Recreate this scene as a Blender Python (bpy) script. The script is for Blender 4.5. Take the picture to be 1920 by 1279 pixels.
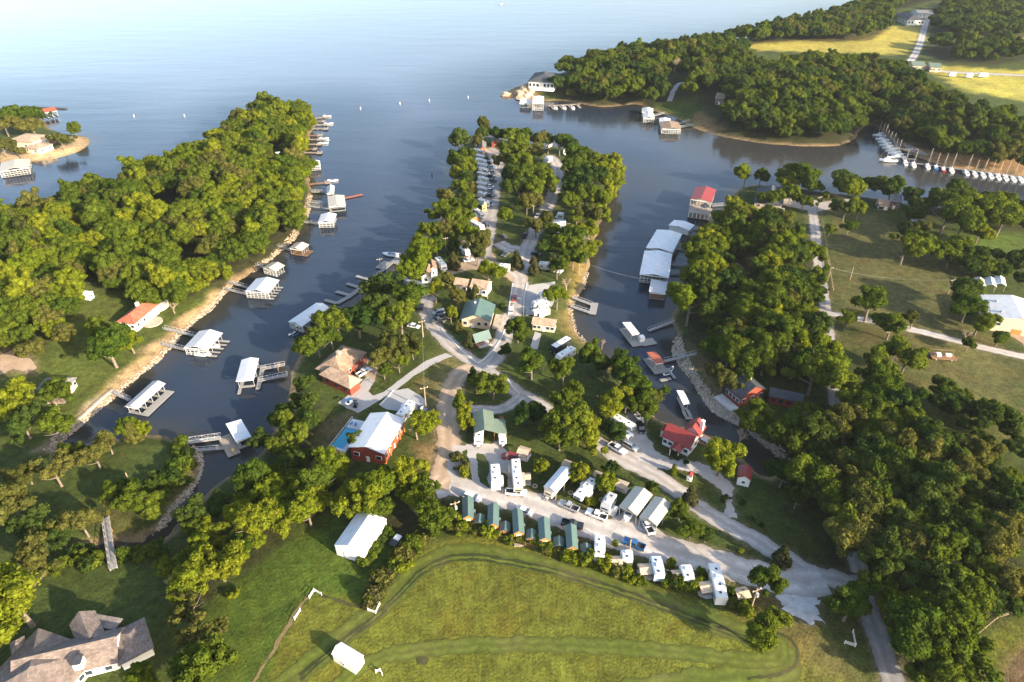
import bpy, bmesh, math, random
import numpy as np
from mathutils import Vector, Matrix
from mathutils.geometry import delaunay_2d_cdt

for o in list(bpy.data.objects):
    bpy.data.objects.remove(o)
random.seed(11)
rng = np.random.default_rng(11)
scene = bpy.context.scene
COL = scene.collection

# ------------------------------------------------------------------ camera
PITCH = math.radians(34.5)      # below the horizon
CAMH = 142.0                    # metres above the lake
FPX = 1280.0                    # focal length in pixels of a 1920 px wide picture
cam_data = bpy.data.cameras.new('camera')
cam_data.lens = 24.0
cam_data.sensor_width = 36.0
cam_data.clip_start = 1.0
cam_data.clip_end = 30000.0
cam = bpy.data.objects.new('camera', cam_data)
cam.location = (0, 0, CAMH)
cam.rotation_euler = (math.pi / 2 - PITCH, 0, 0)
COL.objects.link(cam)
scene.camera = cam

# ------------------------------------------------------------------ light
HAZE = 0.000045                  # density of the air
SUN_EL = math.radians(19.0)
SUN_AZ = Vector((0.80, -0.60))           # ground direction towards the sun
world = bpy.data.worlds.new('World')
scene.world = world
world.use_nodes = True
wn = world.node_tree.nodes
bg = wn['Background']
sky = wn.new('ShaderNodeTexSky')
sky.sky_type = 'NISHITA'
sky.sun_disc = False
sky.sun_elevation = SUN_EL
sky.sun_rotation = math.atan2(SUN_AZ.x, SUN_AZ.y)
sky.altitude = 200
sky.air_density = 1.0
sky.dust_density = 2.2
sky.ozone_density = 1.0
world.node_tree.links.new(sky.outputs[0], bg.inputs[0])
bg.inputs[1].default_value = 0.15

sd = bpy.data.lights.new('sun', 'SUN')
sd.energy = 5.0
sd.angle = math.radians(0.6)
sd.color = (1.0, 0.85, 0.64)
sun = bpy.data.objects.new('sun', sd)
sun.rotation_euler = Vector((-SUN_AZ.x * math.cos(SUN_EL), -SUN_AZ.y * math.cos(SUN_EL), -math.sin(SUN_EL))).to_track_quat('-Z', 'Y').to_euler()
sun.location = (300, -200, 300)
COL.objects.link(sun)

vs = scene.view_settings
vs.view_transform = 'Standard'
vs.look = 'None'
vs.exposure = 1.62
vs.gamma = 1.0
vs.use_curve_mapping = False
scene.render.engine = 'CYCLES'
cy = scene.cycles
cy.max_bounces = 6; cy.diffuse_bounces = 3; cy.glossy_bounces = 3; cy.transmission_bounces = 3; cy.volume_bounces = 0; cy.transparent_max_bounces = 4
cy.caustics_reflective = False; cy.caustics_refractive = False

# ------------------------------------------------------------------ pixel of the 1920 px photograph -> place on the plane z
SP, CP = math.sin(PITCH), math.cos(PITCH)
def g(px, py, z=0.0):
    u = (px - 960.0) / FPX
    v = (py - 639.5) / FPX
    dz = -SP - v * CP
    t = (z - CAMH) / dz
    return (u * t, (CP - v * SP) * t)

def scale_at(py):                # pixels per metre across the picture, near the lake level
    return (py + 240.2) * CP / CAMH

# ------------------------------------------------------------------ materials
MATS = {}
def new_mat(name):
    m = bpy.data.materials.new(name)
    m.use_nodes = True
    nt = m.node_tree
    return m, nt, nt.nodes['Principled BSDF'], nt.links

def M(name, col, rough=0.7, var=0.15, scale=1.2, metal=0.0, bump=0.0, spec=0.4, ribs=0.0, rib_scale=1.0, dirt=0.0, coat=0.0):
    """plain surface with mottling, fine grain and optional ribs / dirt streaks"""
    if name in MATS:
        return MATS[name]
    m, nt, b, L = new_mat(name)
    N = nt.nodes
    tc = N.new('ShaderNodeTexCoord')
    nz = N.new('ShaderNodeTexNoise'); nz.inputs['Scale'].default_value = scale; nz.inputs['Detail'].default_value = 6
    nz.inputs['Roughness'].default_value = 0.62
    L.new(tc.outputs['Object'], nz.inputs['Vector'])
    mr = N.new('ShaderNodeMapRange')
    mr.inputs[1].default_value = 0.3; mr.inputs[2].default_value = 0.7
    mr.inputs[3].default_value = 1.0 - var; mr.inputs[4].default_value = 1.0 + var
    L.new(nz.outputs[0], mr.inputs[0])
    oi = N.new('ShaderNodeObjectInfo')
    mr2 = N.new('ShaderNodeMapRange'); mr2.inputs[3].default_value = 0.94; mr2.inputs[4].default_value = 1.06
    L.new(oi.outputs['Random'], mr2.inputs[0])
    mu = N.new('ShaderNodeMath'); mu.operation = 'MULTIPLY'
    L.new(mr.outputs[0], mu.inputs[0]); L.new(mr2.outputs[0], mu.inputs[1])
    vm = N.new('ShaderNodeVectorMath'); vm.operation = 'SCALE'
    vm.inputs[0].default_value = col[:3]
    L.new(mu.outputs[0], vm.inputs['Scale'])
    out = vm.outputs[0]
    if dirt:
        n2 = N.new('ShaderNodeTexNoise'); n2.inputs['Scale'].default_value = 0.45; n2.inputs['Detail'].default_value = 8; n2.inputs['Roughness'].default_value = 0.7
        L.new(tc.outputs['Object'], n2.inputs['Vector'])
        r2 = N.new('ShaderNodeMapRange'); r2.inputs[1].default_value = 0.5; r2.inputs[2].default_value = 0.72; r2.inputs[4].default_value = dirt
        L.new(n2.outputs[0], r2.inputs[0])
        mx = N.new('ShaderNodeMix'); mx.data_type = 'RGBA'
        L.new(r2.outputs[0], mx.inputs[0]); L.new(out, mx.inputs[6])
        mx.inputs[7].default_value = (0.16, 0.12, 0.08, 1)
        out = mx.outputs[2]
    L.new(out, b.inputs['Base Color'])
    b.inputs['Roughness'].default_value = rough
    b.inputs['Metallic'].default_value = metal
    b.inputs['Specular IOR Level'].default_value = spec
    if coat:
        b.inputs['Coat Weight'].default_value = coat
        b.inputs['Coat Roughness'].default_value = 0.08
    if bump or ribs:
        bp = N.new('ShaderNodeBump')
        bp.inputs['Strength'].default_value = 0.6
        if ribs:
            wv = N.new('ShaderNodeTexWave'); wv.wave_type = 'BANDS'; wv.bands_direction = 'X'
            wv.inputs['Scale'].default_value = rib_scale; wv.inputs['Distortion'].default_value = 0.0
            L.new(tc.outputs['Object'], wv.inputs['Vector'])
            pw = N.new('ShaderNodeMath'); pw.operation = 'POWER'; pw.inputs[1].default_value = 6
            L.new(wv.outputs['Fac'], pw.inputs[0]); L.new(pw.outputs[0], bp.inputs['Height'])
            bp.inputs['Distance'].default_value = ribs
        else:
            L.new(nz.outputs[0], bp.inputs['Height'])
            bp.inputs['Distance'].default_value = bump
        L.new(bp.outputs[0], b.inputs['Normal'])
    MATS[name] = m
    return m

def shingle(name, col, var=0.25):
    if name in MATS:
        return MATS[name]
    m, nt, b, L = new_mat(name); N = nt.nodes
    tc = N.new('ShaderNodeTexCoord')
    bk = N.new('ShaderNodeTexBrick')
    bk.inputs['Scale'].default_value = 1.0; bk.inputs['Mortar Size'].default_value = 0.02
    bk.inputs['Brick Width'].default_value = 0.6; bk.inputs['Row Height'].default_value = 0.3
    c = Vector(col[:3])
    bk.inputs['Color1'].default_value = (*(c * (1 + var)), 1); bk.inputs['Color2'].default_value = (*(c * (1 - var)), 1)
    bk.inputs['Mortar'].default_value = (*(c * 0.5), 1)
    L.new(tc.outputs['Object'], bk.inputs['Vector'])
    nz = N.new('ShaderNodeTexNoise'); nz.inputs['Scale'].default_value = 0.5; nz.inputs['Detail'].default_value = 7
    L.new(tc.outputs['Object'], nz.inputs['Vector'])
    mr = N.new('ShaderNodeMapRange'); mr.inputs[1].default_value = 0.3; mr.inputs[2].default_value = 0.7; mr.inputs[3].default_value = 0.75; mr.inputs[4].default_value = 1.25
    L.new(nz.outputs[0], mr.inputs[0])
    vm = N.new('ShaderNodeVectorMath'); vm.operation = 'SCALE'
    L.new(bk.outputs[0], vm.inputs[0]); L.new(mr.outputs[0], vm.inputs['Scale'])
    L.new(vm.outputs[0], b.inputs['Base Color'])
    b.inputs['Roughness'].default_value = 0.9
    MATS[name] = m
    return m

WHITE_METAL = M('white_metal', (0.60, 0.60, 0.60), 0.42, 0.05, 0.6, ribs=0.03, rib_scale=0.55, dirt=0.32)
GREY_METAL = M('grey_metal', (0.42, 0.42, 0.43), 0.45, 0.1, 0.6, ribs=0.03, rib_scale=0.55, dirt=0.2)
TAN_METAL = M('tan_metal', (0.42, 0.38, 0.31), 0.5, 0.08, 0.6, ribs=0.03, rib_scale=0.55, dirt=0.15)
GREEN_METAL = M('green_metal', (0.072, 0.118, 0.105), 0.42, 0.1, 0.5, ribs=0.03, rib_scale=0.55)
PALE_GREEN_METAL = M('pale_green_metal', (0.12, 0.155, 0.115), 0.5, 0.12, 0.5, ribs=0.03, rib_scale=0.55)
RED_METAL = M('red_metal', (0.23, 0.032, 0.026), 0.45, 0.12, 0.5, ribs=0.03, rib_scale=0.55)
RUST_METAL = M('rust_metal', (0.27, 0.075, 0.04), 0.6, 0.2, 0.7, ribs=0.03, rib_scale=0.55)
DARK_METAL = M('dark_metal', (0.05, 0.055, 0.06), 0.5, 0.2, 1)
SHINGLE_BROWN = shingle('shingle_brown', (0.24, 0.165, 0.11))
SHINGLE_GREY = shingle('shingle_grey', (0.17, 0.16, 0.155))
SHINGLE_DARK = shingle('shingle_dark', (0.045, 0.05, 0.06))
SHINGLE_RED = shingle('shingle_red', (0.33, 0.10, 0.055))
SHINGLE_TAN = shingle('shingle_tan', (0.36, 0.25, 0.17))
SHINGLE_PATIO = shingle('shingle_pale_brown', (0.21, 0.17, 0.15))
WALL_WHITE = M('wall_white', (0.72, 0.70, 0.66), 0.7, 0.06, 0.8, ribs=0.02, rib_scale=1.1)
WALL_CREAM = M('wall_cream', (0.58, 0.49, 0.36), 0.8, 0.1, 0.8)
WALL_TAN = M('wall_tan', (0.46, 0.35, 0.24), 0.85, 0.18, 1.2)
WALL_GREY = M('wall_grey', (0.33, 0.33, 0.33), 0.8, 0.1, 1)
WALL_RED = M('wall_red', (0.24, 0.045, 0.024), 0.75, 0.15, 1)
WALL_ORANGE = M('wall_orange_wood', (0.44, 0.17, 0.045), 0.6, 0.25, 2.5)
WALL_BROWN = M('wall_brown', (0.15, 0.09, 0.055), 0.85, 0.25, 1.5)
TRIM_WHITE = M('trim_white', (0.75, 0.74, 0.71), 0.6, 0.04, 2)
WOOD_DECK = M('wood_deck', (0.26, 0.215, 0.17), 0.85, 0.3, 2.2, bump=0.03)
WOOD_GREY = M('wood_weathered', (0.24, 0.23, 0.215), 0.85, 0.25, 2.2, bump=0.03)
WOOD_POLE = M('wood_pole', (0.30, 0.22, 0.14), 0.85, 0.25, 3)
WOOD_BROWN = M('wood_brown', (0.20, 0.11, 0.055), 0.8, 0.3, 2)
STEEL = M('galvanised_steel', (0.45, 0.45, 0.45), 0.45, 0.12, 2, metal=0.3)
CONCRETE = M('concrete', (0.46, 0.43, 0.40), 0.9, 0.15, 0.5, bump=0.02, dirt=0.25)
STONE = M('stone', (0.36, 0.30, 0.23), 0.9, 0.35, 0.9, bump=0.1)
GLASS = M('window_glass', (0.03, 0.04, 0.05), 0.08, 0.1, 1, spec=0.8)
BLACK = M('black_rubber', (0.02, 0.02, 0.02), 0.75, 0.2, 3)
RV_WHITE = M('rv_white', (0.66, 0.65, 0.62), 0.4, 0.05, 0.8, dirt=0.12)
RV_GREY = M('rv_grey', (0.40, 0.40, 0.41), 0.4, 0.1, 0.8)
RV_BLACK = M('rv_black', (0.02, 0.022, 0.028), 0.25, 0.1, 1, coat=0.5)
RV_BROWN = M('rv_stripe', (0.20, 0.15, 0.11), 0.4, 0.1, 1)
PLASTIC_BLUE = M('plastic_blue', (0.06, 0.20, 0.40), 0.5, 0.1, 2)
YELLOW = M('faded_yellow', (0.62, 0.44, 0.12), 0.6, 0.1, 2)
ORANGE = M('orange_canvas', (0.60, 0.20, 0.05), 0.7, 0.1, 2)
POOL_BLUE = None

PAINT = {
    'white': M('paint_white', (0.74, 0.74, 0.74), 0.3, 0.03, 1, coat=0.6),
    'silver': M('paint_silver', (0.40, 0.41, 0.42), 0.3, 0.04, 1, metal=0.3, coat=0.6),
    'black': M('paint_black', (0.012, 0.013, 0.016), 0.25, 0.1, 1, coat=0.7),
    'dark grey': M('paint_dark_grey', (0.07, 0.075, 0.08), 0.3, 0.08, 1, coat=0.7),
    'red': M('paint_red', (0.20, 0.018, 0.016), 0.3, 0.08, 1, coat=0.7),
    'blue': M('paint_blue', (0.02, 0.10, 0.24), 0.3, 0.08, 1, coat=0.7),
    'tan': M('paint_tan', (0.34, 0.28, 0.20), 0.3, 0.08, 1, coat=0.7),
}

# ------------------------------------------------------------------ mesh helpers
class MB:
    """collects shapes; build() links them as one mesh object"""
    def __init__(s):
        s.v = []; s.f = []
    def add(s, vs_, fs_):
        n = len(s.v)
        s.v += [tuple(v) for v in vs_]
        s.f += [tuple(i + n for i in f) for f in fs_]
        return s
    def box(s, cx, cy, z0, sx, sy, sz, rot=0.0):
        hx, hy = sx / 2, sy / 2
        c, n = math.cos(rot), math.sin(rot)
        p = [(-hx, -hy), (hx, -hy), (hx, hy), (-hx, hy)]
        q = [(cx + x * c - y * n, cy + x * n + y * c) for x, y in p]
        return s.add([(x, y, z0) for x, y in q] + [(x, y, z0 + sz) for x, y in q],
                     [(3, 2, 1, 0), (4, 5, 6, 7), (0, 1, 5, 4), (1, 2, 6, 5), (2, 3, 7, 6), (3, 0, 4, 7)])
    def bar(s, a, b, w, h=None):
        """box beam between two points"""
        a, b = Vector(a), Vector(b); h = h or w
        d = (b - a); ln = d.length
        if ln < 1e-6: return s
        d /= ln
        up = Vector((0, 0, 1)) if abs(d.z) < 0.95 else Vector((1, 0, 0))
        r = d.cross(up).normalized() * (w / 2); u = r.cross(d).normalized() * (h / 2)
        vs_ = []
        for p in (a, b):
            vs_ += [p - r - u, p + r - u, p + r + u, p - r + u]
        return s.add(vs_, [(3, 2, 1, 0), (4, 5, 6, 7), (0, 1, 5, 4), (1, 2, 6, 5), (2, 3, 7, 6), (3, 0, 4, 7)])
    def tube(s, pts, rad, n=7, cap=True):
        pts = [Vector(p) for p in pts]
        rings = []
        for i, p in enumerate(pts):
            d = (pts[min(i + 1, len(pts) - 1)] - pts[max(i - 1, 0)]).normalized()
            up = Vector((0, 0, 1)) if abs(d.z) < 0.9 else Vector((1, 0, 0))
            a = d.cross(up).normalized(); b = d.cross(a).normalized()
            r = rad[i] if isinstance(rad, (list, tuple)) else rad
            rings.append([p + (a * math.cos(2 * math.pi * k / n) + b * math.sin(2 * math.pi * k / n)) * r for k in range(n)])
        vs_ = [v for r in rings for v in r]; fs_ = []
        for i in range(len(rings) - 1):
            for k in range(n):
                fs_.append((i * n + k, i * n + (k + 1) % n, (i + 1) * n + (k + 1) % n, (i + 1) * n + k))
        if cap:
            fs_.append(tuple(range(n - 1, -1, -1))); m = (len(rings) - 1) * n
            fs_.append(tuple(m + k for k in range(n)))
        return s.add(vs_, fs_)
    def prism(s, prof, y0, y1):
        """profile of (x, z) swept along y"""
        n = len(prof)
        vs_ = [(x, y0, z) for x, z in prof] + [(x, y1, z) for x, z in prof]
        fs_ = [tuple(range(n)), tuple(range(2 * n - 1, n - 1, -1))]
        for k in range(n):
            fs_.append((k, k + n, (k + 1) % n + n, (k + 1) % n))
        return s.add(vs_, fs_)
    def prism_x(s, prof, x0, x1):
        """profile of (y, z) swept along x"""
        n = len(prof)
        vs_ = [(x0, y, z) for y, z in prof] + [(x1, y, z) for y, z in prof]
        fs_ = [tuple(range(n)), tuple(range(2 * n - 1, n - 1, -1))]
        for k in range(n):
            fs_.append((k, k + n, (k + 1) % n + n, (k + 1) % n))
        return s.add(vs_, fs_)
    def mesh(s, name):
        me = bpy.data.meshes.new(name)
        me.from_pydata(s.v, [], s.f)
        bm = bmesh.new(); bm.from_mesh(me)
        bmesh.ops.recalc_face_normals(bm, faces=bm.faces)
        bm.to_mesh(me); bm.free()
        return me
    def build(s, name, mat, parent=None, bevel=0.0, smooth=False):
        me = s.mesh(name)
        if bevel:
            bm = bmesh.new(); bm.from_mesh(me)
            bmesh.ops.bevel(bm, geom=list(bm.edges), offset=bevel, segments=2, affect='EDGES', profile=0.6)
            bm.to_mesh(me); bm.free()
        me.materials.append(mat)
        if smooth:
            for p in me.polygons: p.use_smooth = True
        o = bpy.data.objects.new(name, me)
        COL.objects.link(o)
        if parent is not None: o.parent = parent
        return o

def box(parent, name, mat, cx, cy, z0, sx, sy, sz, rot=0.0, bevel=0.0):
    return MB().box(cx, cy, z0, sx, sy, sz, rot).build(name, mat, parent, bevel)

def tag(o, label, cat, group=None):
    o['label'] = label; o['category'] = cat
    if group: o['group'] = group
    return o

def thing(name, label, cat, loc, rot=0.0, group=None):
    o = bpy.data.objects.new(name, None)
    o.empty_display_size = 0.5
    o.location = loc; o.rotation_euler = (0, 0, rot)
    COL.objects.link(o)
    return tag(o, label, cat, group)

def shared(name, me, parent, loc=(0, 0, 0), rot=(0, 0, 0), sc=(1, 1, 1)):
    o = bpy.data.objects.new(name, me)
    o.location = loc; o.rotation_euler = rot; o.scale = sc
    COL.objects.link(o)
    if parent is not None: o.parent = parent
    return o

def copy_tree(o, parent=None):
    c = o.copy(); COL.objects.link(c)
    if parent is not None: c.parent = parent
    for ch in o.children: copy_tree(ch, c)
    return c

# ================================================================== SHORELINES (pixels of the photograph at lake level)
MAIN_PX = [(-900,640),(-350,470),(-50,408),(60,403),(140,380),(210,354),(238,347),(285,324),(330,308),(385,300),(402,278),(436,265),
 (450,236),(480,218),(530,210),(575,211),(597,222),(592,240),(577,262),(571,290),(569,312),(580,335),(585,365),(580,395),(571,420),
 (550,450),(529,470),(506,489),(479,508),(441,530),(421,551),(400,575),(371,600),(345,625),(311,660),(290,685),(256,711),(216,741),
 (194,760),(158,795),(132,818),(105,838),(118,850),(150,850),(213,824),(288,814),(328,820),(363,839),(377,851),(384,871),(378,896),(355,926),
 (330,950),(311,975),(297,998),(282,1008),(250,1016),(214,1018),(160,1026),(130,1034),(160,1040),(214,1032),(268,1024),(300,1016),(322,1002),(347,968),(377,942),(402,912),(428,892),(455,882),(490,850),(512,806),(540,776),
 (547,742),(540,702),(558,672),(567,650),(590,627),(625,603),(655,574),(690,545),(716,523),(748,497),(775,470),(795,452),(817,422),(840,388),
 (852,352),(847,322),(851,292),(866,272),(890,261),(920,255),(960,265),(1010,271),(1060,278),(1110,288),(1148,302),(1158,330),(1150,365),(1136,395),
 (1126,425),(1114,450),(1101,480),(1104,510),(1096,540),(1082,558),(1071,580),(1075,605),(1086,625),(1102,641),(1122,657),(1142,682),(1166,706),(1192,737),
 (1214,767),(1243,792),(1272,797),(1312,808),(1348,824),(1383,852),(1408,880),(1440,897),(1460,893),(1464,872),(1452,850),(1426,826),(1396,803),(1370,790),
 (1341,775),(1321,750),(1301,722),(1285,700),(1270,672),(1260,657),(1263,640),(1266,617),(1255,601),(1266,577),(1286,546),(1291,512),(1288,480),(1291,452),
 (1321,422),(1346,402),(1366,380),(1374,365),(1392,350),(1420,347),(1450,348),(1500,353),(1560,362),(1640,372),(1720,385),(1850,398),(2000,420),(2300,468),
 (2900,560),(2900,1700),(-1300,1700)]
NE_PX = [(942,178),(960,184),(990,189),(1020,191),(1050,188),(1080,193),(1120,201),(1165,199),(1198,194),(1216,206),(1260,217),(1290,236),(1330,251),(1400,266),
 (1470,273),(1560,276),(1590,270),(1605,258),(1618,240),(1630,232),(1646,238),(1660,256),(1680,268),(1700,287),(1740,303),(1800,318),(1920,334),(2300,385),(2600,300),(2300,-60),
 (1900,-60),(1760,-22),(1690,2),(1640,12),(1590,25),(1530,42),(1480,58),(1400,72),(1330,83),(1280,96),(1200,104),(1100,124),(1020,146),(985,157),(955,169)]
ISLE_PX = [(-300,330),(0,305),(60,303),(110,298),(150,283),(172,268),(168,259),(150,254),(120,252),(97,243),(80,228),(70,208),(30,203),(-300,196)]

def to_world(px):
    return np.array([g(x, y, 0.0) for x, y in px])
def smooth_closed(P, step):
    """corner-cut once, then resample"""
    for _ in range(2):
        Q = []
        n = len(P)
        for i in range(n):
            a, b = P[i], P[(i + 1) % n]
            Q.append(a * 0.78 + b * 0.22); Q.append(a * 0.22 + b * 0.78)
        P = np.array(Q)
    return P
POLYS = [smooth_closed(to_world(p), 4) for p in (MAIN_PX, NE_PX, ISLE_PX)]

def poly_sdf(P, X, Y):
    """signed distance, positive inside; X, Y flat arrays"""
    d2 = np.full(X.shape, 1e18); ins = np.zeros(X.shape, bool)
    n = len(P)
    for i in range(n):
        ax, ay = P[i]; bx, by = P[(i + 1) % n]
        ex, ey = bx - ax, by - ay
        wx, wy = X - ax, Y - ay
        t = np.clip((wx * ex + wy * ey) / (ex * ex + ey * ey + 1e-12), 0, 1)
        dx, dy = wx - ex * t, wy - ey * t
        np.minimum(d2, dx * dx + dy * dy, out=d2)
        c = ((ay <= Y) & (by > Y)) | ((by <= Y) & (ay > Y))
        if c.any():
            xi = ax + (Y - ay) / (by - ay + 1e-12) * ex
            ins ^= c & (X < xi)
    return np.where(ins, 1, -1) * np.sqrt(d2)

def ss(t):
    t = np.clip(t, 0, 1)
    return t * t * (3 - 2 * t)

# signed distance to the shore on a regular grid, looked up bilinearly
GX0, GX1, GY0, GY1, GS = -760.0, 1150.0, 30.0, 1400.0, 3.5
_gx = np.arange(GX0, GX1, GS); _gy = np.arange(GY0, GY1, GS)
_X, _Y = np.meshgrid(_gx, _gy)
_S = [poly_sdf(P, _X.ravel(), _Y.ravel()).reshape(_X.shape) for P in POLYS]
def _wob(X, Y):
    return (np.sin(X * .21 + 1.3 * np.sin(Y * .17)) + np.sin(Y * .26 + 1.1 * np.sin(X * .19 + 2)) + .6 * np.sin(X * .55 + Y * .43)) * .33
_D = np.maximum(np.maximum(_S[0], _S[1]), _S[2]) + _wob(_X, _Y)
# height of the ground behind each bank
_HILL = np.where(_S[1] > -8, 9.0, np.where(_S[2] > -8, 2.0, 2.2))
_LX = ss((-_X - 20) / 60) * ss((_Y - 190) / 60)          # the left peninsula is a little higher
_HILL = np.where((_S[0] > -8) & (_S[1] <= -8), 2.2 + 2.5 * _LX, _HILL)
_H = np.where(_D > 0, 1.7 * ss(_D / 6.5) + _HILL * ss((_D - 3) / 55.0), -3.0 * ss(-_D / 7.0))
_H = _H + np.where(_D > 3, ss((_D - 3) / 10), 0) * (0.18 * np.sin(_X * .06 + np.sin(_Y * .05)) + 0.15 * np.sin(_Y * .075 + 1.7 * np.sin(_X * .045)))

def bil(A, x, y):
    fx = np.clip((np.asarray(x) - GX0) / GS, 0, A.shape[1] - 1.001); fy = np.clip((np.asarray(y) - GY0) / GS, 0, A.shape[0] - 1.001)
    ix = fx.astype(int); iy = fy.astype(int); u = fx - ix; v = fy - iy
    return (A[iy, ix] * (1 - u) + A[iy, ix + 1] * u) * (1 - v) + (A[iy + 1, ix] * (1 - u) + A[iy + 1, ix + 1] * u) * v
def H(x, y):
    return float(bil(_H, x, y))
def shore(x, y):
    return float(bil(_D, x, y))
def land(px, py, dz=0.0):
    """ground point seen at that pixel"""
    z = 3.0
    for _ in range(8):
        x, y = g(px, py, z + dz)
        z = max(H(x, y), 0.0)
    return (x, y, z)

# ================================================================== GROUND SHEET
rows = [58.0]
while rows[-1] < 1380:
    rows.append(rows[-1] + max(0.9, rows[-1] * 0.0062))
rows = np.array(rows)
us = np.linspace(-1.30, 1.42, 620)
RX = us[None, :] * (rows[:, None] + 85.0)
RY = np.repeat(rows[:, None], len(us), 1)
NR, NC = RX.shape
fx, fy = RX.ravel(), RY.ravel()
fz = bil(_H, fx, fy)
fd = bil(_D, fx, fy)
# outside the lookup grid: deep under water far left, land far right
GRASS = np.array((0.044, 0.060, 0.012)); MEADOW = np.array((0.090, 0.097, 0.013)); FIELD = np.array((0.30, 0.255, 0.05))
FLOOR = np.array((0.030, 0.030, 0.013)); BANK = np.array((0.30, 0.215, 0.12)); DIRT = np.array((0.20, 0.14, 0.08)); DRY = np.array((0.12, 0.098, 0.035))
LAWN = np.array((0.050, 0.076, 0.009)); ROCK = np.array((0.25, 0.22, 0.18))
C = np.tile(GRASS, (len(fx), 1))
def zone(px, col, feather=4.0, amt=1.0, z=3.0):
    P = np.array([g(x, y, z) for x, y in px])
    lo, hi = P.min(0) - feather * 2, P.max(0) + feather * 2
    sel = (fx > lo[0]) & (fx < hi[0]) & (fy > lo[1]) & (fy < hi[1])
    idx = np.nonzero(sel)[0]
    if len(idx) == 0: return
    d = poly_sdf(P, fx[idx], fy[idx])
    wob = np.sin(fx[idx] * .35 + 2 * np.sin(fy[idx] * .21)) + np.sin(fy[idx] * .41 + 2 * np.sin(fx[idx] * .27))
    w = (ss((d + wob * feather * .35) / (2 * feather) + .5) * amt)[:, None]
    C[idx] = C[idx] * (1 - w) + np.array(col) * w
W_LEFT = [(-300,440),(0,396),(60,386),(130,362),(210,346),(290,302),(390,282),(410,252),(450,212),(510,198),(570,206),(592,232),(572,300),(584,340),(576,385),(545,425),(522,462),(480,500),(440,522),(400,530),(350,548),(290,565),(250,545),(200,545),(150,560),(130,620),(60,660),(0,655),(-300,700)]
W_NE = [(1035,150),(1050,125),(1180,100),(1280,92),(1385,98),(1385,140),(1400,155),(1430,148),(1520,130),(1640,134),(1690,150),(1722,185),(1800,226),(1930,258),(1930,312),(1850,300),(1760,290),(1690,268),(1650,235),(1620,232),(1600,258),(1550,268),(1440,262),(1350,240),(1330,215),(1310,180),(1270,175),(1190,188),(1120,190),(1060,180)]
W_NE_RIDGE = [(1330,78),(1400,60),(1540,22),(1620,5),(1740,-12),(1760,0),(1680,22),(1668,60),(1625,82),(1560,85),(1500,82),(1400,90)]
W_NE_FAR = [(1765,22),(1930,0),(1930,76),(1850,78),(1790,78),(1745,62)]
W_NE_HEDGE = [(1725,100),(1790,84),(1810,92),(1930,90),(1930,120),(1850,128),(1760,125)]
W_COVE_RIGHT = [(1350,398),(1420,388),(1470,425),(1525,452),(1530,530),(1552,620),(1548,700),(1500,700),(1440,680),(1400,690),(1330,630),(1285,612),(1275,570),(1300,530),(1302,470),(1330,425)]
W_RIGHT = [(1400,765),(1500,790),(1560,760),(1600,715),(1690,760),(1745,820),(1800,850),(1930,880),(1930,1125),(1820,1155),(1790,1300),(1715,1300),(1665,1180),(1625,1080),(1570,1060),(1550,960),(1490,905),(1490,860),(1430,815)]
W_NORTH_RIGHT = [(1460,335),(1560,340),(1700,345),(1820,350),(1930,362),(1930,415),(1850,400),(1770,395),(1700,362),(1600,356),(1480,352)]
W_STRIP = [(295,1085),(330,1020),(420,940),(480,885),(540,860),(600,852),(655,895),(640,928),(560,965),(480,1015),(400,1085),(330,1115)]
W_EAST_BANK = [(488,800),(520,745),(540,690),(565,700),(592,760),(596,800),(560,850),(500,880),(440,910),(390,960),(350,990),(330,1000),(400,915),(460,880),(500,845)]
W_MID = [(645,935),(690,905),(722,880),(760,866),(808,862),(826,900),(815,945),(838,985),(800,998),(745,978),(690,955)]
zone([(620,1290),(560,1290),(700,1130),(790,1020),(840,1012),(1000,1020),(1150,1080),(1350,1150),(1480,1200),(1620,1290),(1650,1500),(500,1500)], MEADOW, 2.0)
zone([(380,1130),(480,1030),(560,980),(650,935),(720,960),(790,985),(740,1050),(690,1130),(560,1290),(440,1500),(300,1500)], LAWN, 2.0)
zone([(560,1150),(600,1110),(700,1140),(640,1210),(560,1300),(470,1320)], MEADOW * .92, 1.5)
zone([(1790,1300),(1840,1190),(1930,1140),(2100,1120),(2100,1400),(1790,1400)], MEADOW * .95, 2)
zone([(1880,1290),(1895,1230),(1940,1205),(2000,1300)], (0.12,0.075,0.045), 2)
zone([(1380,98),(1560,85),(1660,62),(1740,40),(1725,95),(1690,120),(1520,115),(1420,112)], FIELD, 6)
zone([(1660,62),(1680,30),(1745,25),(1735,65)], GRASS * 1.5, 8)
zone([(1720,140),(1940,152),(2200,170),(2200,300),(1930,215),(1800,190)], FIELD * (1.05,1.1,1.0), 5)
zone([(1800,80),(2000,78),(2000,98),(1850,102)], FIELD, 5)
zone([(1390,120),(1425,118),(1410,150),(1388,145)], GRASS * 1.2, 4)
zone([(1540,390),(1640,400),(1760,460),(1790,520),(1840,600),(1930,690),(1930,830),(1800,760),(1700,720),(1600,690),(1570,600),(1545,520)], DRY * (.75,.82,.8), 10, .75)
zone([(1740,445),(1930,430),(1930,490),(1830,480)], GRASS * (1.35,1.5,1.1), 6)
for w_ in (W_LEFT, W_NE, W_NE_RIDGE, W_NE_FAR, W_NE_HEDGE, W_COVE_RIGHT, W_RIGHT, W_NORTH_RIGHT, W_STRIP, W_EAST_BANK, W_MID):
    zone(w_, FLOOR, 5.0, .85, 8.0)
zone([(130,550),(240,545),(330,560),(420,530),(500,495),(430,540),(330,640),(240,710),(150,780),(100,820),(0,830),(0,660),(80,650)], GRASS * (1.45,1.35,1.25), 5)
zone([(0,640),(60,660),(60,700),(0,710)], DIRT, 3, .6)
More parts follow.
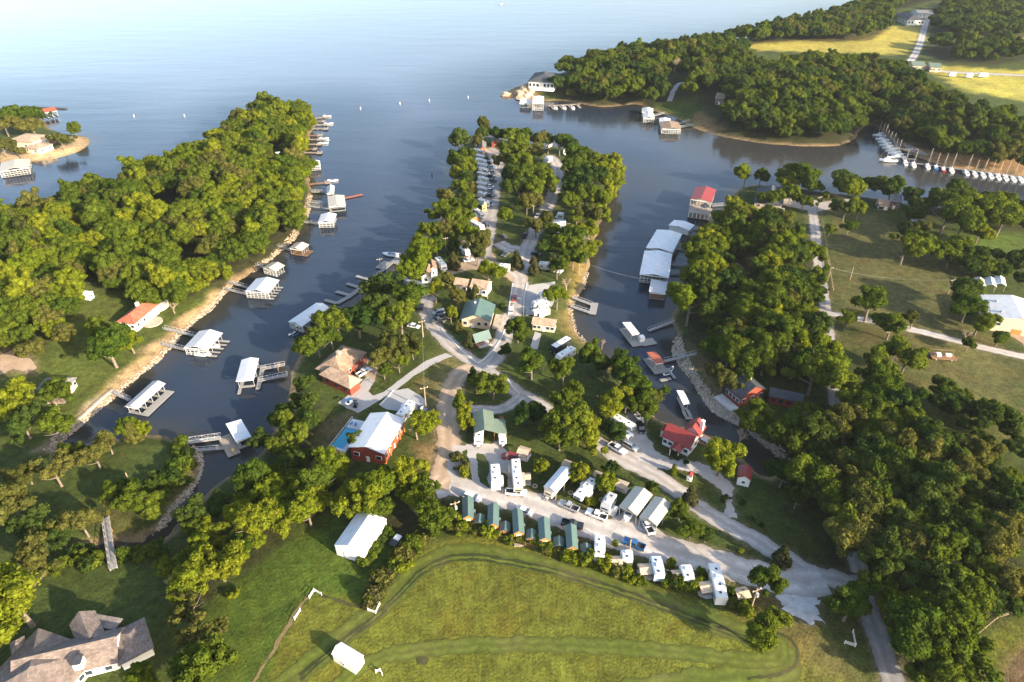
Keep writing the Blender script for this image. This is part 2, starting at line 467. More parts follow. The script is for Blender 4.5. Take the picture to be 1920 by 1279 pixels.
# wide stony bank along the left cove, sandy spit on the far left
zone([(440,518),(500,494),(530,472),(560,430),(575,400),(600,400),(560,450),(500,500),(440,540),(380,600),(310,668),(220,745),(188,742),(236,690),(300,636),(350,592),(390,560)], BANK * (1.05,1.0,.95), 2.5, .95, 1.0)
zone([(188,742),(222,738),(160,800),(110,845),(60,850),(90,830),(130,795)], ROCK * (1.15,1.05,.9), 2, .9, 1)
zone([(0,310),(0,288),(60,290),(110,283),(135,270),(140,258),(175,255),(180,275),(120,305)], BANK * 1.25, 3, .95, .5)
zone([(940,182),(945,168),(990,160),(1005,170),(1010,190),(980,190)], BANK * (1.0,.85,.7), 4, .9, .5)
zone([(1085,480),(1108,485),(1108,520),(1098,545),(1082,562),(1070,585),(1076,610),(1100,640),(1060,620),(1060,575),(1075,535),(1068,500)], DRY * (2.0,1.75,1.3), 2.5, .9, 1.5)
zone([(1255,655),(1275,660),(1300,715),(1340,770),(1400,800),(1450,850),(1430,845),(1380,815),(1330,790),(1290,730),(1262,690)], ROCK * 1.2, 2, .9, 1)
zone([(1280,640),(1320,660),(1380,770),(1440,800),(1400,800),(1340,772),(1300,720)], DIRT * .8, 3, .6, 2)
zone([(1660,250),(1700,270),(1760,292),(1930,312),(1930,330),(1800,312),(1720,298),(1690,285)], BANK * (.9,.75,.6), 4, .9, 1)
zone([(1310,215),(1360,245),(1330,250),(1290,232)], BANK * (.75,.62,.5), 4, .7, 1)
zone([(830,660),(900,700),(850,760),(830,800),(800,800),(780,740),(800,690)], DRY, 4, .8)
zone([(800,790),(830,790),(835,870),(812,915),(790,890)], DIRT * (1.05,.95,.75), 4, .75)
zone([(620,790),(660,770),(640,850),(600,870),(560,860),(590,820)], DIRT * .8, 4, .6)
zone([(330,860),(300,880),(230,940),(200,960),(180,970),(210,990),(300,940),(360,880)], DRY * .9, 5, .6)
zone([(1085,490),(1062,540),(1050,580),(1075,610),(1110,650),(1090,640),(1040,600),(1050,540)], DRY, 3, .6)
zone([(1380,1100),(1470,1090),(1540,1170),(1600,1210),(1620,1290),(1540,1290),(1480,1200),(1400,1150)], DRY * .9, 5, .7)
# narrow strip of stones and mud everywhere along the water
wb = (1 - ss((fd - .8) / 2.2))[:, None] * .8
C = C * (1 - wb) + (BANK * (.75,.75,.75)) * wb
# mowing lines on the two lawns and the rows of the hayfield
strp = np.sin((fx * .62 - fy * .78) * 2.1)
C *= (1 + .05 * strp * ((fx < -20) & (fx > -110) & (fy < 170)))[:, None]

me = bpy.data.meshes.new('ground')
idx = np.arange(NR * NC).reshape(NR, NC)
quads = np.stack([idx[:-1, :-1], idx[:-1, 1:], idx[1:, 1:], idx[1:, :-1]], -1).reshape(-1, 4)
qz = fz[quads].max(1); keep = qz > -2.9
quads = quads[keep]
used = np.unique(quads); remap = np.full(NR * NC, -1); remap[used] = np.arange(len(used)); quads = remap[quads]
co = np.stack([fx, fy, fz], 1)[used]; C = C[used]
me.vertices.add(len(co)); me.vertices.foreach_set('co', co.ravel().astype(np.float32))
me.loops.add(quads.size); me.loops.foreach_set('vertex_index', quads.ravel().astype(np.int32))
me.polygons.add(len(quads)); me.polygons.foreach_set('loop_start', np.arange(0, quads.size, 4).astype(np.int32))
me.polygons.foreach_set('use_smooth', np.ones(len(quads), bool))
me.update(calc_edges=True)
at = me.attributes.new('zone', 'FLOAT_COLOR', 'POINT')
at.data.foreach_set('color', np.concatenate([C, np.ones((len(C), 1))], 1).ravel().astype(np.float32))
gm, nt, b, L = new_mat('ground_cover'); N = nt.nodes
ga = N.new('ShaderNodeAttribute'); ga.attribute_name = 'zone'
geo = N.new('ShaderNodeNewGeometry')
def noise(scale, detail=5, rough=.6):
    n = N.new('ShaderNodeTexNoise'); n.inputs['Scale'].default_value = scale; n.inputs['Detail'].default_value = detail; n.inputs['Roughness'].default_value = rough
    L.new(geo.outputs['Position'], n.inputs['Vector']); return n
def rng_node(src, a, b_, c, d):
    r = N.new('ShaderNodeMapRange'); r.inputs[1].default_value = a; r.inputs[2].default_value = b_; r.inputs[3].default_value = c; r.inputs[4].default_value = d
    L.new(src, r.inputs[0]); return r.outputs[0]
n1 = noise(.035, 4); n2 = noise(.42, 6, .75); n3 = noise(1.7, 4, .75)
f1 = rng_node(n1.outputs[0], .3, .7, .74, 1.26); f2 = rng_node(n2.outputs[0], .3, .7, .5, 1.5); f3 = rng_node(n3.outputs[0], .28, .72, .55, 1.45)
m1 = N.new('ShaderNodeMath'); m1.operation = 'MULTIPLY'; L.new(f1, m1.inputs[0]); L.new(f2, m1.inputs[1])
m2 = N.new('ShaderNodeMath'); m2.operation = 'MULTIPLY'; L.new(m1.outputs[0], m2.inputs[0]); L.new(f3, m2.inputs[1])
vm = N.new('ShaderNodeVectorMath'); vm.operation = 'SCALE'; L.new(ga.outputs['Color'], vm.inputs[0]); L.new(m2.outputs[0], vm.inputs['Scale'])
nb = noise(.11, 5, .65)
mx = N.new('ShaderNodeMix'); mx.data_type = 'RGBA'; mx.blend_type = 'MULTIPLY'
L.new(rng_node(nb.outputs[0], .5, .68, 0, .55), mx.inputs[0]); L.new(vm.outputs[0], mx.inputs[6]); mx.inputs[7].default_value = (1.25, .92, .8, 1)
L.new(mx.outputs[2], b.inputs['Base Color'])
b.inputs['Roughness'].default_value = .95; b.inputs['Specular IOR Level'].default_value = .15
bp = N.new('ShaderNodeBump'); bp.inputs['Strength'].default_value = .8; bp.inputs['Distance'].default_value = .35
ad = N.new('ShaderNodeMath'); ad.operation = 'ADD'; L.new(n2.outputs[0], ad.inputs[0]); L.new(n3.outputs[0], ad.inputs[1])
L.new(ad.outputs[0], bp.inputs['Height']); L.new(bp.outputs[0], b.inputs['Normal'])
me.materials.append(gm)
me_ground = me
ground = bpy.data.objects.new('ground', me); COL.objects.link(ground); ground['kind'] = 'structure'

# ================================================================== LAKE
wm, nt, b, L = new_mat('lake_water'); N = nt.nodes
geo = N.new('ShaderNodeNewGeometry')
b.inputs['IOR'].default_value = 1.33
b.inputs['Specular IOR Level'].default_value = .5
mp = N.new('ShaderNodeMapping'); mp.inputs['Scale'].default_value = (.30, 1.0, 1.0); mp.inputs['Rotation'].default_value = (0, 0, .22)
L.new(geo.outputs['Position'], mp.inputs['Vector'])
def wnoise(scale, detail, rough, vec):
    n = N.new('ShaderNodeTexNoise'); n.inputs['Scale'].default_value = scale; n.inputs['Detail'].default_value = detail; n.inputs['Roughness'].default_value = rough
    L.new(vec, n.inputs['Vector']); return n
r1 = wnoise(.42, 5, .62, mp.outputs[0]); r2 = wnoise(.06, 3, .5, mp.outputs[0]); wind = wnoise(.0065, 4, .6, geo.outputs['Position']); mud = wnoise(.012, 3, .5, geo.outputs['Position'])
mm = N.new('ShaderNodeMath'); mm.operation = 'MULTIPLY_ADD'; mm.inputs[1].default_value = 3.0
L.new(r2.outputs[0], mm.inputs[0]); L.new(r1.outputs[0], mm.inputs[2])
bp = N.new('ShaderNodeBump'); bp.inputs['Distance'].default_value = .16
wr = N.new('ShaderNodeMapRange'); wr.inputs[1].default_value = .38; wr.inputs[2].default_value = .62; wr.inputs[3].default_value = .32; wr.inputs[4].default_value = .5
L.new(wind.outputs[0], wr.inputs[0]); L.new(wr.outputs[0], bp.inputs['Strength'])
L.new(mm.outputs[0], bp.inputs['Height']); L.new(bp.outputs[0], b.inputs['Normal'])
wr2 = N.new('ShaderNodeMapRange'); wr2.inputs[1].default_value = .38; wr2.inputs[2].default_value = .62; wr2.inputs[3].default_value = .08; wr2.inputs[4].default_value = .12
L.new(wind.outputs[0], wr2.inputs[0]); L.new(wr2.outputs[0], b.inputs['Roughness'])
ds = N.new('ShaderNodeAttribute'); ds.attribute_name = 'silt_reflection'
cr = N.new('ShaderNodeMix'); cr.data_type = 'RGBA'
cr.inputs[6].default_value = (.016, .024, .040, 1); cr.inputs[7].default_value = (.021, .029, .042, 1)
mr = N.new('ShaderNodeMapRange'); mr.inputs[1].default_value = .4; mr.inputs[2].default_value = .62; L.new(mud.outputs[0], mr.inputs[0]); L.new(mr.outputs[0], cr.inputs[0])
op = N.new('ShaderNodeAttribute'); op.attribute_name = 'open_lake_sheen'
co_ = N.new('ShaderNodeMix'); co_.data_type = 'RGBA'; L.new(op.outputs['Fac'], co_.inputs[0]); L.new(cr.outputs[2], co_.inputs[6]); co_.inputs[7].default_value = (.095, .110, .148, 1)  # pale sky reflection painted into the base colour, growing away from the shore
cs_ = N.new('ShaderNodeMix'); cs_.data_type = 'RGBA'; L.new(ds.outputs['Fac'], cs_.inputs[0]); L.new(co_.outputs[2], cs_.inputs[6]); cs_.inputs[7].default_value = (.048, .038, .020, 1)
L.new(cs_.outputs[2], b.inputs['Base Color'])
lx_ = np.arange(GX0 + 4, GX1 - 8, 6.0); ly_ = np.arange(GY0 + 4, GY1 - 8, 6.0)
LXg, LYg = np.meshgrid(lx_, ly_); nlx, nly = len(lx_), len(ly_)
ld = bil(_D, LXg.ravel(), LYg.ravel())
silt_reflection = (1 - ss((-ld - .5) / 9.0)) * .75
# mud and painted brown reflection in the right-hand channel and both cove heads
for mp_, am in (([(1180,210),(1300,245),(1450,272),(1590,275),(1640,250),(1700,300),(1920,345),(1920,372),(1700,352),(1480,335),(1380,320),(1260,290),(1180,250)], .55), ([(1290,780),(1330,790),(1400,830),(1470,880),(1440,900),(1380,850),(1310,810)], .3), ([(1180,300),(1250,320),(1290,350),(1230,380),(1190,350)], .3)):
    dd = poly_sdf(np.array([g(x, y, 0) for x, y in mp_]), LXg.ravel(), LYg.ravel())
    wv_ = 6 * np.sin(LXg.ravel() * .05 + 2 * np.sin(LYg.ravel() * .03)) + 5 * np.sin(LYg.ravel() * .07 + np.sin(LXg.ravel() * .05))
    silt_reflection = np.maximum(silt_reflection, am * ss((dd + wv_ + 14) / 34.0))
V_ = [(float(x), float(y), 0.0) for x, y in zip(LXg.ravel(), LYg.ravel())]
ii = np.arange(nlx * nly).reshape(nly, nlx)
Q_ = np.stack([ii[:-1, :-1], ii[:-1, 1:], ii[1:, 1:], ii[1:, :-1]], -1).reshape(-1, 4).tolist()
x0_, x1_, y0_, y1_ = float(lx_[0]), float(lx_[-1]), float(ly_[0]), float(ly_[-1]); n0 = len(V_)
V_ += [(-9000, -600, 0), (9000, -600, 0), (9000, 14000, 0), (-9000, 14000, 0), (x0_, y0_, 0), (x1_, y0_, 0), (x1_, y1_, 0), (x0_, y1_, 0)]
Q_ += [(n0, n0 + 1, n0 + 5, n0 + 4), (n0 + 1, n0 + 2, n0 + 6, n0 + 5), (n0 + 2, n0 + 3, n0 + 7, n0 + 6), (n0 + 3, n0, n0 + 4, n0 + 7)]
lme = bpy.data.meshes.new('lake_water'); lme.from_pydata(V_, [], [tuple(q) for q in Q_])
la = lme.attributes.new('silt_reflection', 'FLOAT', 'POINT'); la.data.foreach_set('value', np.concatenate([silt_reflection, np.zeros(8)]).astype(np.float32))
lo_ = lme.attributes.new('open_lake_sheen', 'FLOAT', 'POINT'); lo_.data.foreach_set('value', np.concatenate([ss((-ld - 8) / 120.0), np.ones(8)]).astype(np.float32))
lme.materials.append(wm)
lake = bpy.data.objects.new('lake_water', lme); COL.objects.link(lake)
lake['kind'] = 'structure'

# ================================================================== ROADS, YARDS, TRACKS
def stone_mat(name, col, var=.2, tracks=0.0, dirt=.35, sc=.25):
    m, nt, b, L = new_mat(name); N = nt.nodes
    geo = N.new('ShaderNodeNewGeometry')
    def nz(s, d, r):
        n = N.new('ShaderNodeTexNoise'); n.inputs['Scale'].default_value = s; n.inputs['Detail'].default_value = d; n.inputs['Roughness'].default_value = r
        L.new(geo.outputs['Position'], n.inputs['Vector']); return n.outputs[0]
    def rg(src, a, b_, c, d):
        r = N.new('ShaderNodeMapRange'); r.inputs[1].default_value = a; r.inputs[2].default_value = b_; r.inputs[3].default_value = c; r.inputs[4].default_value = d
        L.new(src, r.inputs[0]); return r.outputs[0]
    a = nz(sc, 7, .68); c2 = nz(3.5, 4, .7); e = nz(.07, 4, .6)
    m1 = N.new('ShaderNodeMath'); m1.operation = 'MULTIPLY'
    L.new(rg(a, .28, .72, 1 - var, 1 + var), m1.inputs[0]); L.new(rg(c2, .25, .75, .82, 1.18), m1.inputs[1])
    vm = N.new('ShaderNodeVectorMath'); vm.operation = 'SCALE'; vm.inputs[0].default_value = col; L.new(m1.outputs[0], vm.inputs['Scale'])
    mx = N.new('ShaderNodeMix'); mx.data_type = 'RGBA'; L.new(rg(e, .48, .66, 0, dirt), mx.inputs[0]); L.new(vm.outputs[0], mx.inputs[6])
    mx.inputs[7].default_value = (.26, .18, .10, 1)
    wa = N.new('ShaderNodeAttribute'); wa.attribute_name = 'wear'
    wn_ = N.new('ShaderNodeMath'); wn_.operation = 'MULTIPLY'; L.new(wa.outputs['Fac'], wn_.inputs[0]); L.new(rg(nz(.5, 5, .7), .3, .7, .2, 1.3), wn_.inputs[1])
    m9 = N.new('ShaderNodeMath'); m9.operation = 'MULTIPLY_ADD'; m9.inputs[1].default_value = .3; m9.inputs[2].default_value = 1.0; L.new(wn_.outputs[0], m9.inputs[0])
    v9 = N.new('ShaderNodeVectorMath'); v9.operation = 'SCALE'; L.new(mx.outputs[2], v9.inputs[0]); L.new(m9.outputs[0], v9.inputs['Scale'])
    L.new(v9.outputs[0], b.inputs['Base Color']); b.inputs['Roughness'].default_value = .95; b.inputs['Specular IOR Level'].default_value = .2
    bp = N.new('ShaderNodeBump'); bp.inputs['Strength'].default_value = .5; bp.inputs['Distance'].default_value = .06; L.new(c2, bp.inputs['Height']); L.new(bp.outputs[0], b.inputs['Normal'])
    return m
GRAVEL = stone_mat('gravel', (.36, .33, .305), .22, dirt=.2)
CHIPSEAL = stone_mat('chip_seal', (.31, .28, .255), .16, dirt=.15)
WHITE_GRAVEL = stone_mat('white_crushed_stone', (.40, .39, .38), .25, dirt=.15, sc=.6)
DIRT_ROAD = stone_mat('dirt_road', (.34, .25, .175), .22, dirt=.4)
CONC_PAD = stone_mat('concrete_pad', (.35, .335, .325), .08, dirt=.12)
ASPHALT = stone_mat('asphalt', (.10, .10, .105), .2, dirt=.15)
TRACK = stone_mat('mown_track', (.026, .034, .008), .35, dirt=.2, sc=.5)
PALE_TRACK = stone_mat('pale_track', (.13, .10, .045), .35, dirt=.4, sc=.5)
EDGE_GRASS = stone_mat('mown_edge', (.068, .084, .012), .3, dirt=.1, sc=.5)
ROAD_LINES = []; ROAD_AREAS = []
_off = [0]
def next_off():
    _off[0] += 1                        # neighbours in the list never share a level
    return 0.03 + 0.0045 * (_off[0] % 9)
def edge_noise(x, y):
    return .45 * math.sin(x * .9 + 1.7 * math.sin(y * .6)) + .4 * math.sin(y * 1.1 + 1.4 * math.sin(x * .7)) + .35 * math.sin(x * 2.7 + y * 1.9) + .3 * math.sin(y * 4.1 - x * 3.3)
def area(name, px, mat, jit=.5, kind='structure', off=None, step=.8):
    P = [land(x, y)[:2] for x, y in px]
    Q = []
    n = len(P)
    for i in range(n):
        a, b_ = P[i], P[(i + 1) % n]
        ln = math.hypot(b_[0] - a[0], b_[1] - a[1]); k = max(1, int(ln / step))
        for j in range(k):
            t = j / k; x = a[0] + (b_[0] - a[0]) * t; y = a[1] + (b_[1] - a[1]) * t
            e = edge_noise(x, y) * jit
            Q.append(Vector((x + e, y + edge_noise(y + 9, x) * jit)))
    n = len(Q)
    edges = [(i, (i + 1) % n) for i in range(n)]
    xs = [q.x for q in Q]; ys = [q.y for q in Q]
    A = np.array([(q.x, q.y) for q in Q])
    if mat in (GRAVEL, DIRT_ROAD, CHIPSEAL, WHITE_GRAVEL): ROAD_AREAS.append(A[::3])
    GXs, GYs = np.meshgrid(np.arange(min(xs), max(xs), 3.0), np.arange(min(ys), max(ys), 3.0))
    d = poly_sdf(A, GXs.ravel(), GYs.ravel())
    inner = [Vector((float(x), float(y))) for x, y, k in zip(GXs.ravel(), GYs.ravel(), d) if k > .8]
    r = delaunay_2d_cdt(Q + inner, edges, [tuple(range(n))], 2, 1e-4)
    o_ = next_off() if off is None else off
    mb = MB().add([(v.x, v.y, H(v.x, v.y) + o_) for v in r[0]], r[2])
    o = mb.build(name, mat); o['kind'] = kind
    return o
def curve_pts(px, step=.8, dens=True):
    P = [Vector(land(x, y)[:2]) for x, y in px]
    out = []
    for i in range(len(P) - 1):
        p0 = P[max(i - 1, 0)]; p1 = P[i]; p2 = P[i + 1]; p3 = P[min(i + 2, len(P) - 1)]
        k = max(2, int((p2 - p1).length / step))
        for j in range(k):
            t = j / k
            out.append(.5 * ((2 * p1) + (-p0 + p2) * t + (2 * p0 - 5 * p1 + 4 * p2 - p3) * t * t + (-p0 + 3 * p1 - 3 * p2 + p3) * t ** 3))
    out.append(P[-1]); return out
def ribbon(name, px, width, mat, jit=.3, kind='structure', hgt=0.0):
    pts = curve_pts(px); o_ = next_off() + hgt
    nacross = 11; V = []; F = []; wear = []
    for i, p in enumerate(pts):
        d = (pts[min(i + 1, len(pts) - 1)] - pts[max(i - 1, 0)]).normalized(); nrm = Vector((-d.y, d.x))
        w = width if not isinstance(width, (list, tuple)) else width[0] + (width[1] - width[0]) * i / (len(pts) - 1)
        l_ = -w / 2 + edge_noise(p.x, p.y) * jit; r_ = w / 2 + edge_noise(p.y + 5, p.x) * jit
        for k in range(nacross):
            q = p + nrm * (l_ + (r_ - l_) * k / (nacross - 1))
            V.append((q.x, q.y, H(q.x, q.y) + o_))
            ln_ = abs(k / (nacross - 1) * 2 - 1)
            wear.append(math.exp(-((ln_ - .45) / .2) ** 2) - .9 * max(0, ln_ - .75) / .25 - .35 * math.exp(-(ln_ / .18) ** 2))
    ROAD_LINES.append((np.array([tuple(p) for p in pts]), width if not isinstance(width, (list, tuple)) else max(width), name))
    for i in range(len(pts) - 1):
        for k in range(nacross - 1):
            a = i * nacross + k
            F.append((a, a + 1, a + nacross + 1, a + nacross))
    o = MB().add(V, F).build(name, mat); o['kind'] = kind
    wa_ = o.data.attributes.new('wear', 'FLOAT', 'POINT'); wa_.data.foreach_set('value', np.array(wear, np.float32))
    return o

GRASS_STRIP = stone_mat('verge_grass', (.038, .054, .011), .4, dirt=.15, sc=.8)
# village roads
ribbon('farm_road', [(1521,388),(1527,420),(1532,470),(1541,535),(1550,600),(1556,660),(1566,740),(1573,830),(1580,920),(1596,1010),(1614,1076)], 4.4, CHIPSEAL)
COUNTY = stone_mat('county_asphalt', (.17, .17, .175), .18, dirt=.12)
ribbon('county_road', [(1700,1345),(1676,1280),(1657,1225),(1642,1180),(1630,1148),(1622,1120),(1612,1080)], 4.8, COUNTY, .3)
ribbon('lake_road', [(1622,1118),(1586,1092),(1545,1082),(1500,1062),(1450,1033),(1400,1004),(1330,963),(1262,915),(1210,882),(1150,851),(1100,817),(1050,787),(1012,758),(972,737),(938,712),(905,688),(872,668),(846,648),(822,622),(806,598),(798,575),(806,556)], 5.6, CHIPSEAL, .45)
ribbon('point_road', [(905,688),(925,676),(936,655),(946,628),(958,600),(968,576),(974,545),(976,525),(968,512),(945,502),(915,495),(900,482),(906,462),(915,440)], 6.5, CHIPSEAL)
ribbon('camp_road', [(815,914),(850,908),(890,914),(940,930),(1000,947),(1080,976),(1160,1005),(1240,1028),(1340,1053),(1430,1080),(1500,1090),(1545,1088)], 8.6, GRAVEL, .5)
ribbon('dirt_road', [(890,692),(872,697),(852,716),(843,745),(840,790),(842,830),(838,865),(826,900),(818,916)], 7.0, DIRT_ROAD, .6)
area('gravel_yard', [(845,905),(838,870),(850,838),(886,833),(938,828),(952,850),(962,872),(965,905),(985,925),(1000,945),(940,935),(900,918)], GRAVEL, .6)
area('house_driveway', [(836,662),(848,668),(812,684),(775,706),(745,730),(722,744),(706,755),(690,764),(672,774),(651,766),(633,756),(645,746),(668,730),(682,712),(690,705),(702,715),(690,735),(700,742),(720,735),(742,718),(770,697),(800,676)], CONC_PAD, .15)
area('driveway_apron', [(672,690),(682,668),(690,672),(708,690),(703,716),(688,708)], DIRT_ROAD, .2)
area('concrete_court', [(737,733),(765,728),(788,742),(797,750),(796,768),(780,776),(762,772),(725,768),(712,760)], CONC_PAD, .1)
area('red_house_yard', [(1178,770),(1205,795),(1216,820),(1228,845),(1255,862),(1285,862),(1330,872),(1360,895),(1378,915),(1372,935),(1380,972),(1362,966),(1356,930),(1340,905),(1300,884),(1250,880),(1215,880),(1185,862),(1160,848),(1150,828)], GRAVEL, .5)
area('white_gravel_patch', [(1459,1089),(1463,1105),(1458,1118),(1470,1130),(1466,1146),(1482,1150),(1492,1162),(1508,1160),(1522,1172),(1536,1165),(1548,1169),(1540,1150),(1529,1140),(1534,1126),(1524,1116),(1540,1108),(1520,1095),(1500,1085)], WHITE_GRAVEL, .9, step=.4)
area('carport_apron', [(1150,972),(1165,950),(1195,968),(1225,985),(1250,1005),(1240,1020),(1180,1000)], GRAVEL, .5)
ribbon('upper_drive', [(870,765),(900,768),(935,768),(960,757),(978,742)], 4.0, GRAVEL)
ribbon('garage_lane', [(880,855),(882,880),(890,905)], 5.5, CONC_PAD, .2)
ribbon('left_camp_lane', [(900,486),(908,455),(914,425),(918,395),(922,365),(927,335),(931,310),(928,290),(915,278)], 8.5, CHIPSEAL, .5)
ribbon('right_camp_lane', [(975,512),(985,490),(990,465),(1000,440),(1015,412),(1028,385),(1040,355),(1046,330),(1042,305),(1030,292)], 6.5, CHIPSEAL, .5)
ribbon('cross_lane', [(935,455),(950,464),(970,468),(990,470)], 7, CHIPSEAL, .4)
area('west_camp_yard', [(860,500),(875,475),(900,460),(930,480),(925,500),(950,512),(985,512),(985,525),(960,528),(930,510),(880,505),(850,515),(835,510)], DIRT_ROAD, .5)
area('trailer_pads', [(990,535),(1040,528),(1045,545),(1035,575),(1010,588),(986,592),(984,560)], CONC_PAD, .2)
area('parking_strip', [(963,532),(974,532),(966,592),(954,600),(952,580)], ASPHALT, .1)
area('concrete_slab', [(1003,622),(1015,626),(1008,655),(993,655)], CONC_PAD, .05)
area('house_turnaround', [(1440,375),(1500,372),(1545,378),(1600,372),(1605,382),(1530,398),(1480,388)], CHIPSEAL, .4)
ribbon('barn_drive', [(1552,588),(1580,592),(1612,598),(1660,607),(1705,617),(1760,630),(1810,643),(1860,656),(1935,672)], 4.0, GRAVEL)
area('barn_yard', [(1845,605),(1870,612),(1935,618),(1935,660),(1900,632),(1870,625)], DIRT_ROAD, .5)
ribbon('ridge_road', [(1705,118),(1718,98),(1728,72),(1735,45),(1740,35)], 6, GRAVEL)
ribbon('ridge_lane', [(1705,122),(1760,133),(1840,138),(1930,142),(2050,148)], 7, CHIPSEAL)
ribbon('field_lane', [(1380,170),(1388,150),(1385,125),(1400,118),(1430,120)], 5, GRAVEL)
ribbon('cove_path', [(1255,190),(1262,172),(1272,158),(1285,155)], 4, GRAVEL)
area('pool_house_path', [(0,668),(30,655),(55,672),(70,690),(52,700),(30,690),(0,705)], DIRT_ROAD, .6)
area('marina_bank_yard', [(1690,268),(1715,276),(1745,292),(1725,290),(1700,282)], CHIPSEAL, .6)

for gp in ([(867,846),(875,843),(880,870),(884,900),(876,900),(868,880)], [(893,850),(908,852),(917,866),(915,905),(918,916),(898,905),(897,880)], [(941,884),(950,886),(953,905),(952,917),(943,912)], [(1010,905),(1040,930),(1060,940),(1075,930),(1058,915),(1030,895)], [(1112,950),(1128,958),(1140,945),(1128,930)], [(1150,955),(1158,965),(1170,960),(1162,945)]):
    area('grass_verge', gp, GRASS_STRIP, .35, off=.085)

# mown strips round the hayfield: a bright cut band with thin wheel tracks
OUT = [(560,1262),(640,1197),(700,1152),(746,1107),(786,1067),(831,1043),(880,1036),(950,1045),(1040,1064),(1140,1094),(1260,1137),(1380,1183),(1440,1208)]
ribbon('mown_edge', [(470,1330)] + OUT + [(1474,1235),(1462,1262),(1400,1268),(1280,1280),(1150,1305),(1000,1340)], 5.2, EDGE_GRASS, .6)
ribbon('mown_track', [(x + 1, y + 4) for x, y in OUT], .8, TRACK, .25)
ribbon('mown_track', [(x + 1, y + 13) for x, y in OUT], .6, TRACK, .25)
INN = [(600,1310),(680,1250),(740,1226),(850,1212),(960,1208),(1080,1210),(1200,1216),(1320,1229),(1400,1239),(1440,1240),(1462,1226),(1462,1208),(1440,1194)]
ribbon('mown_edge', INN, 3.6, EDGE_GRASS, .5)
ribbon('mown_track', INN, .75, TRACK, .25)
ribbon('pale_wheel_track', [(700,1244),(745,1229),(850,1216),(960,1212),(1080,1214),(1200,1220)], .6, PALE_TRACK, .2)
ribbon('pale_wheel_track', [(1050,1072),(1100,1085),(1140,1096),(1200,1114),(1300,1150),(1380,1182)], .9, PALE_TRACK, .3)
ribbon('ditch_track', [(690,1140),(715,1110),(745,1075),(770,1045),(790,1015),(803,1000)], 1.5, TRACK, .4)
ribbon('fence_line_path', [(440,1330),(500,1240),(545,1165),(575,1120)], .9, PALE_TRACK, .3)
ribbon('fence_line_path', [(600,1116),(640,1128),(690,1142)], .7, TRACK, .3)
ribbon('mown_track', [(1400,1272),(1470,1262),(1496,1236),(1486,1204),(1458,1188)], .7, TRACK, .3)
area('mown_ring', [(822,1208),(826,1199),(838,1199),(843,1207),(836,1213),(827,1213)], TRACK, .3)
area('mown_ring', [(780,1232),(784,1225),(796,1226),(803,1238),(796,1246),(784,1244)], TRACK, .3)

# worn verges: stones and dry dust spill over the road edges into the grass
gcx, gcy = co[:, 0], co[:, 1]
wsum = np.zeros(len(co))
vn = .5 + .5 * np.sin(gcx * 1.3 + 2 * np.sin(gcy * .9)) * np.sin(gcy * 1.1 + 2 * np.sin(gcx * .8))
for P_, w_, nm_ in ROAD_LINES:
    if 'track' in nm_ or 'mown' in nm_ or 'path' in nm_: continue
    P_ = P_[::4]; lo, hi = P_.min(0) - 8, P_.max(0) + 8
    ix = np.nonzero((gcx > lo[0]) & (gcx < hi[0]) & (gcy > lo[1]) & (gcy < hi[1]))[0]
    if len(ix) == 0: continue
    dm = np.full(len(ix), 1e9)
    for p_ in P_: np.minimum(dm, (gcx[ix] - p_[0]) ** 2 + (gcy[ix] - p_[1]) ** 2, out=dm)
    wsum[ix] = np.maximum(wsum[ix], 1 - ss((np.sqrt(dm) - w_ / 2 - .2) / (.7 + 1.6 * vn[ix])))
for A_ in ROAD_AREAS:
    lo, hi = A_.min(0) - 6, A_.max(0) + 6
    ix = np.nonzero((gcx > lo[0]) & (gcx < hi[0]) & (gcy > lo[1]) & (gcy < hi[1]))[0]
    if len(ix) == 0: continue
    dm = -poly_sdf(A_, gcx[ix], gcy[ix]); wsum[ix] = np.maximum(wsum[ix], 1 - ss(dm / (.7 + 1.6 * vn[ix])))
wsum = (wsum * .5)[:, None]
C = C * (1 - wsum) + np.array((.15, .125, .08)) * wsum
at = me_ground.attributes['zone']; at.data.foreach_set('color', np.concatenate([C, np.ones((len(C), 1))], 1).ravel().astype(np.float32))

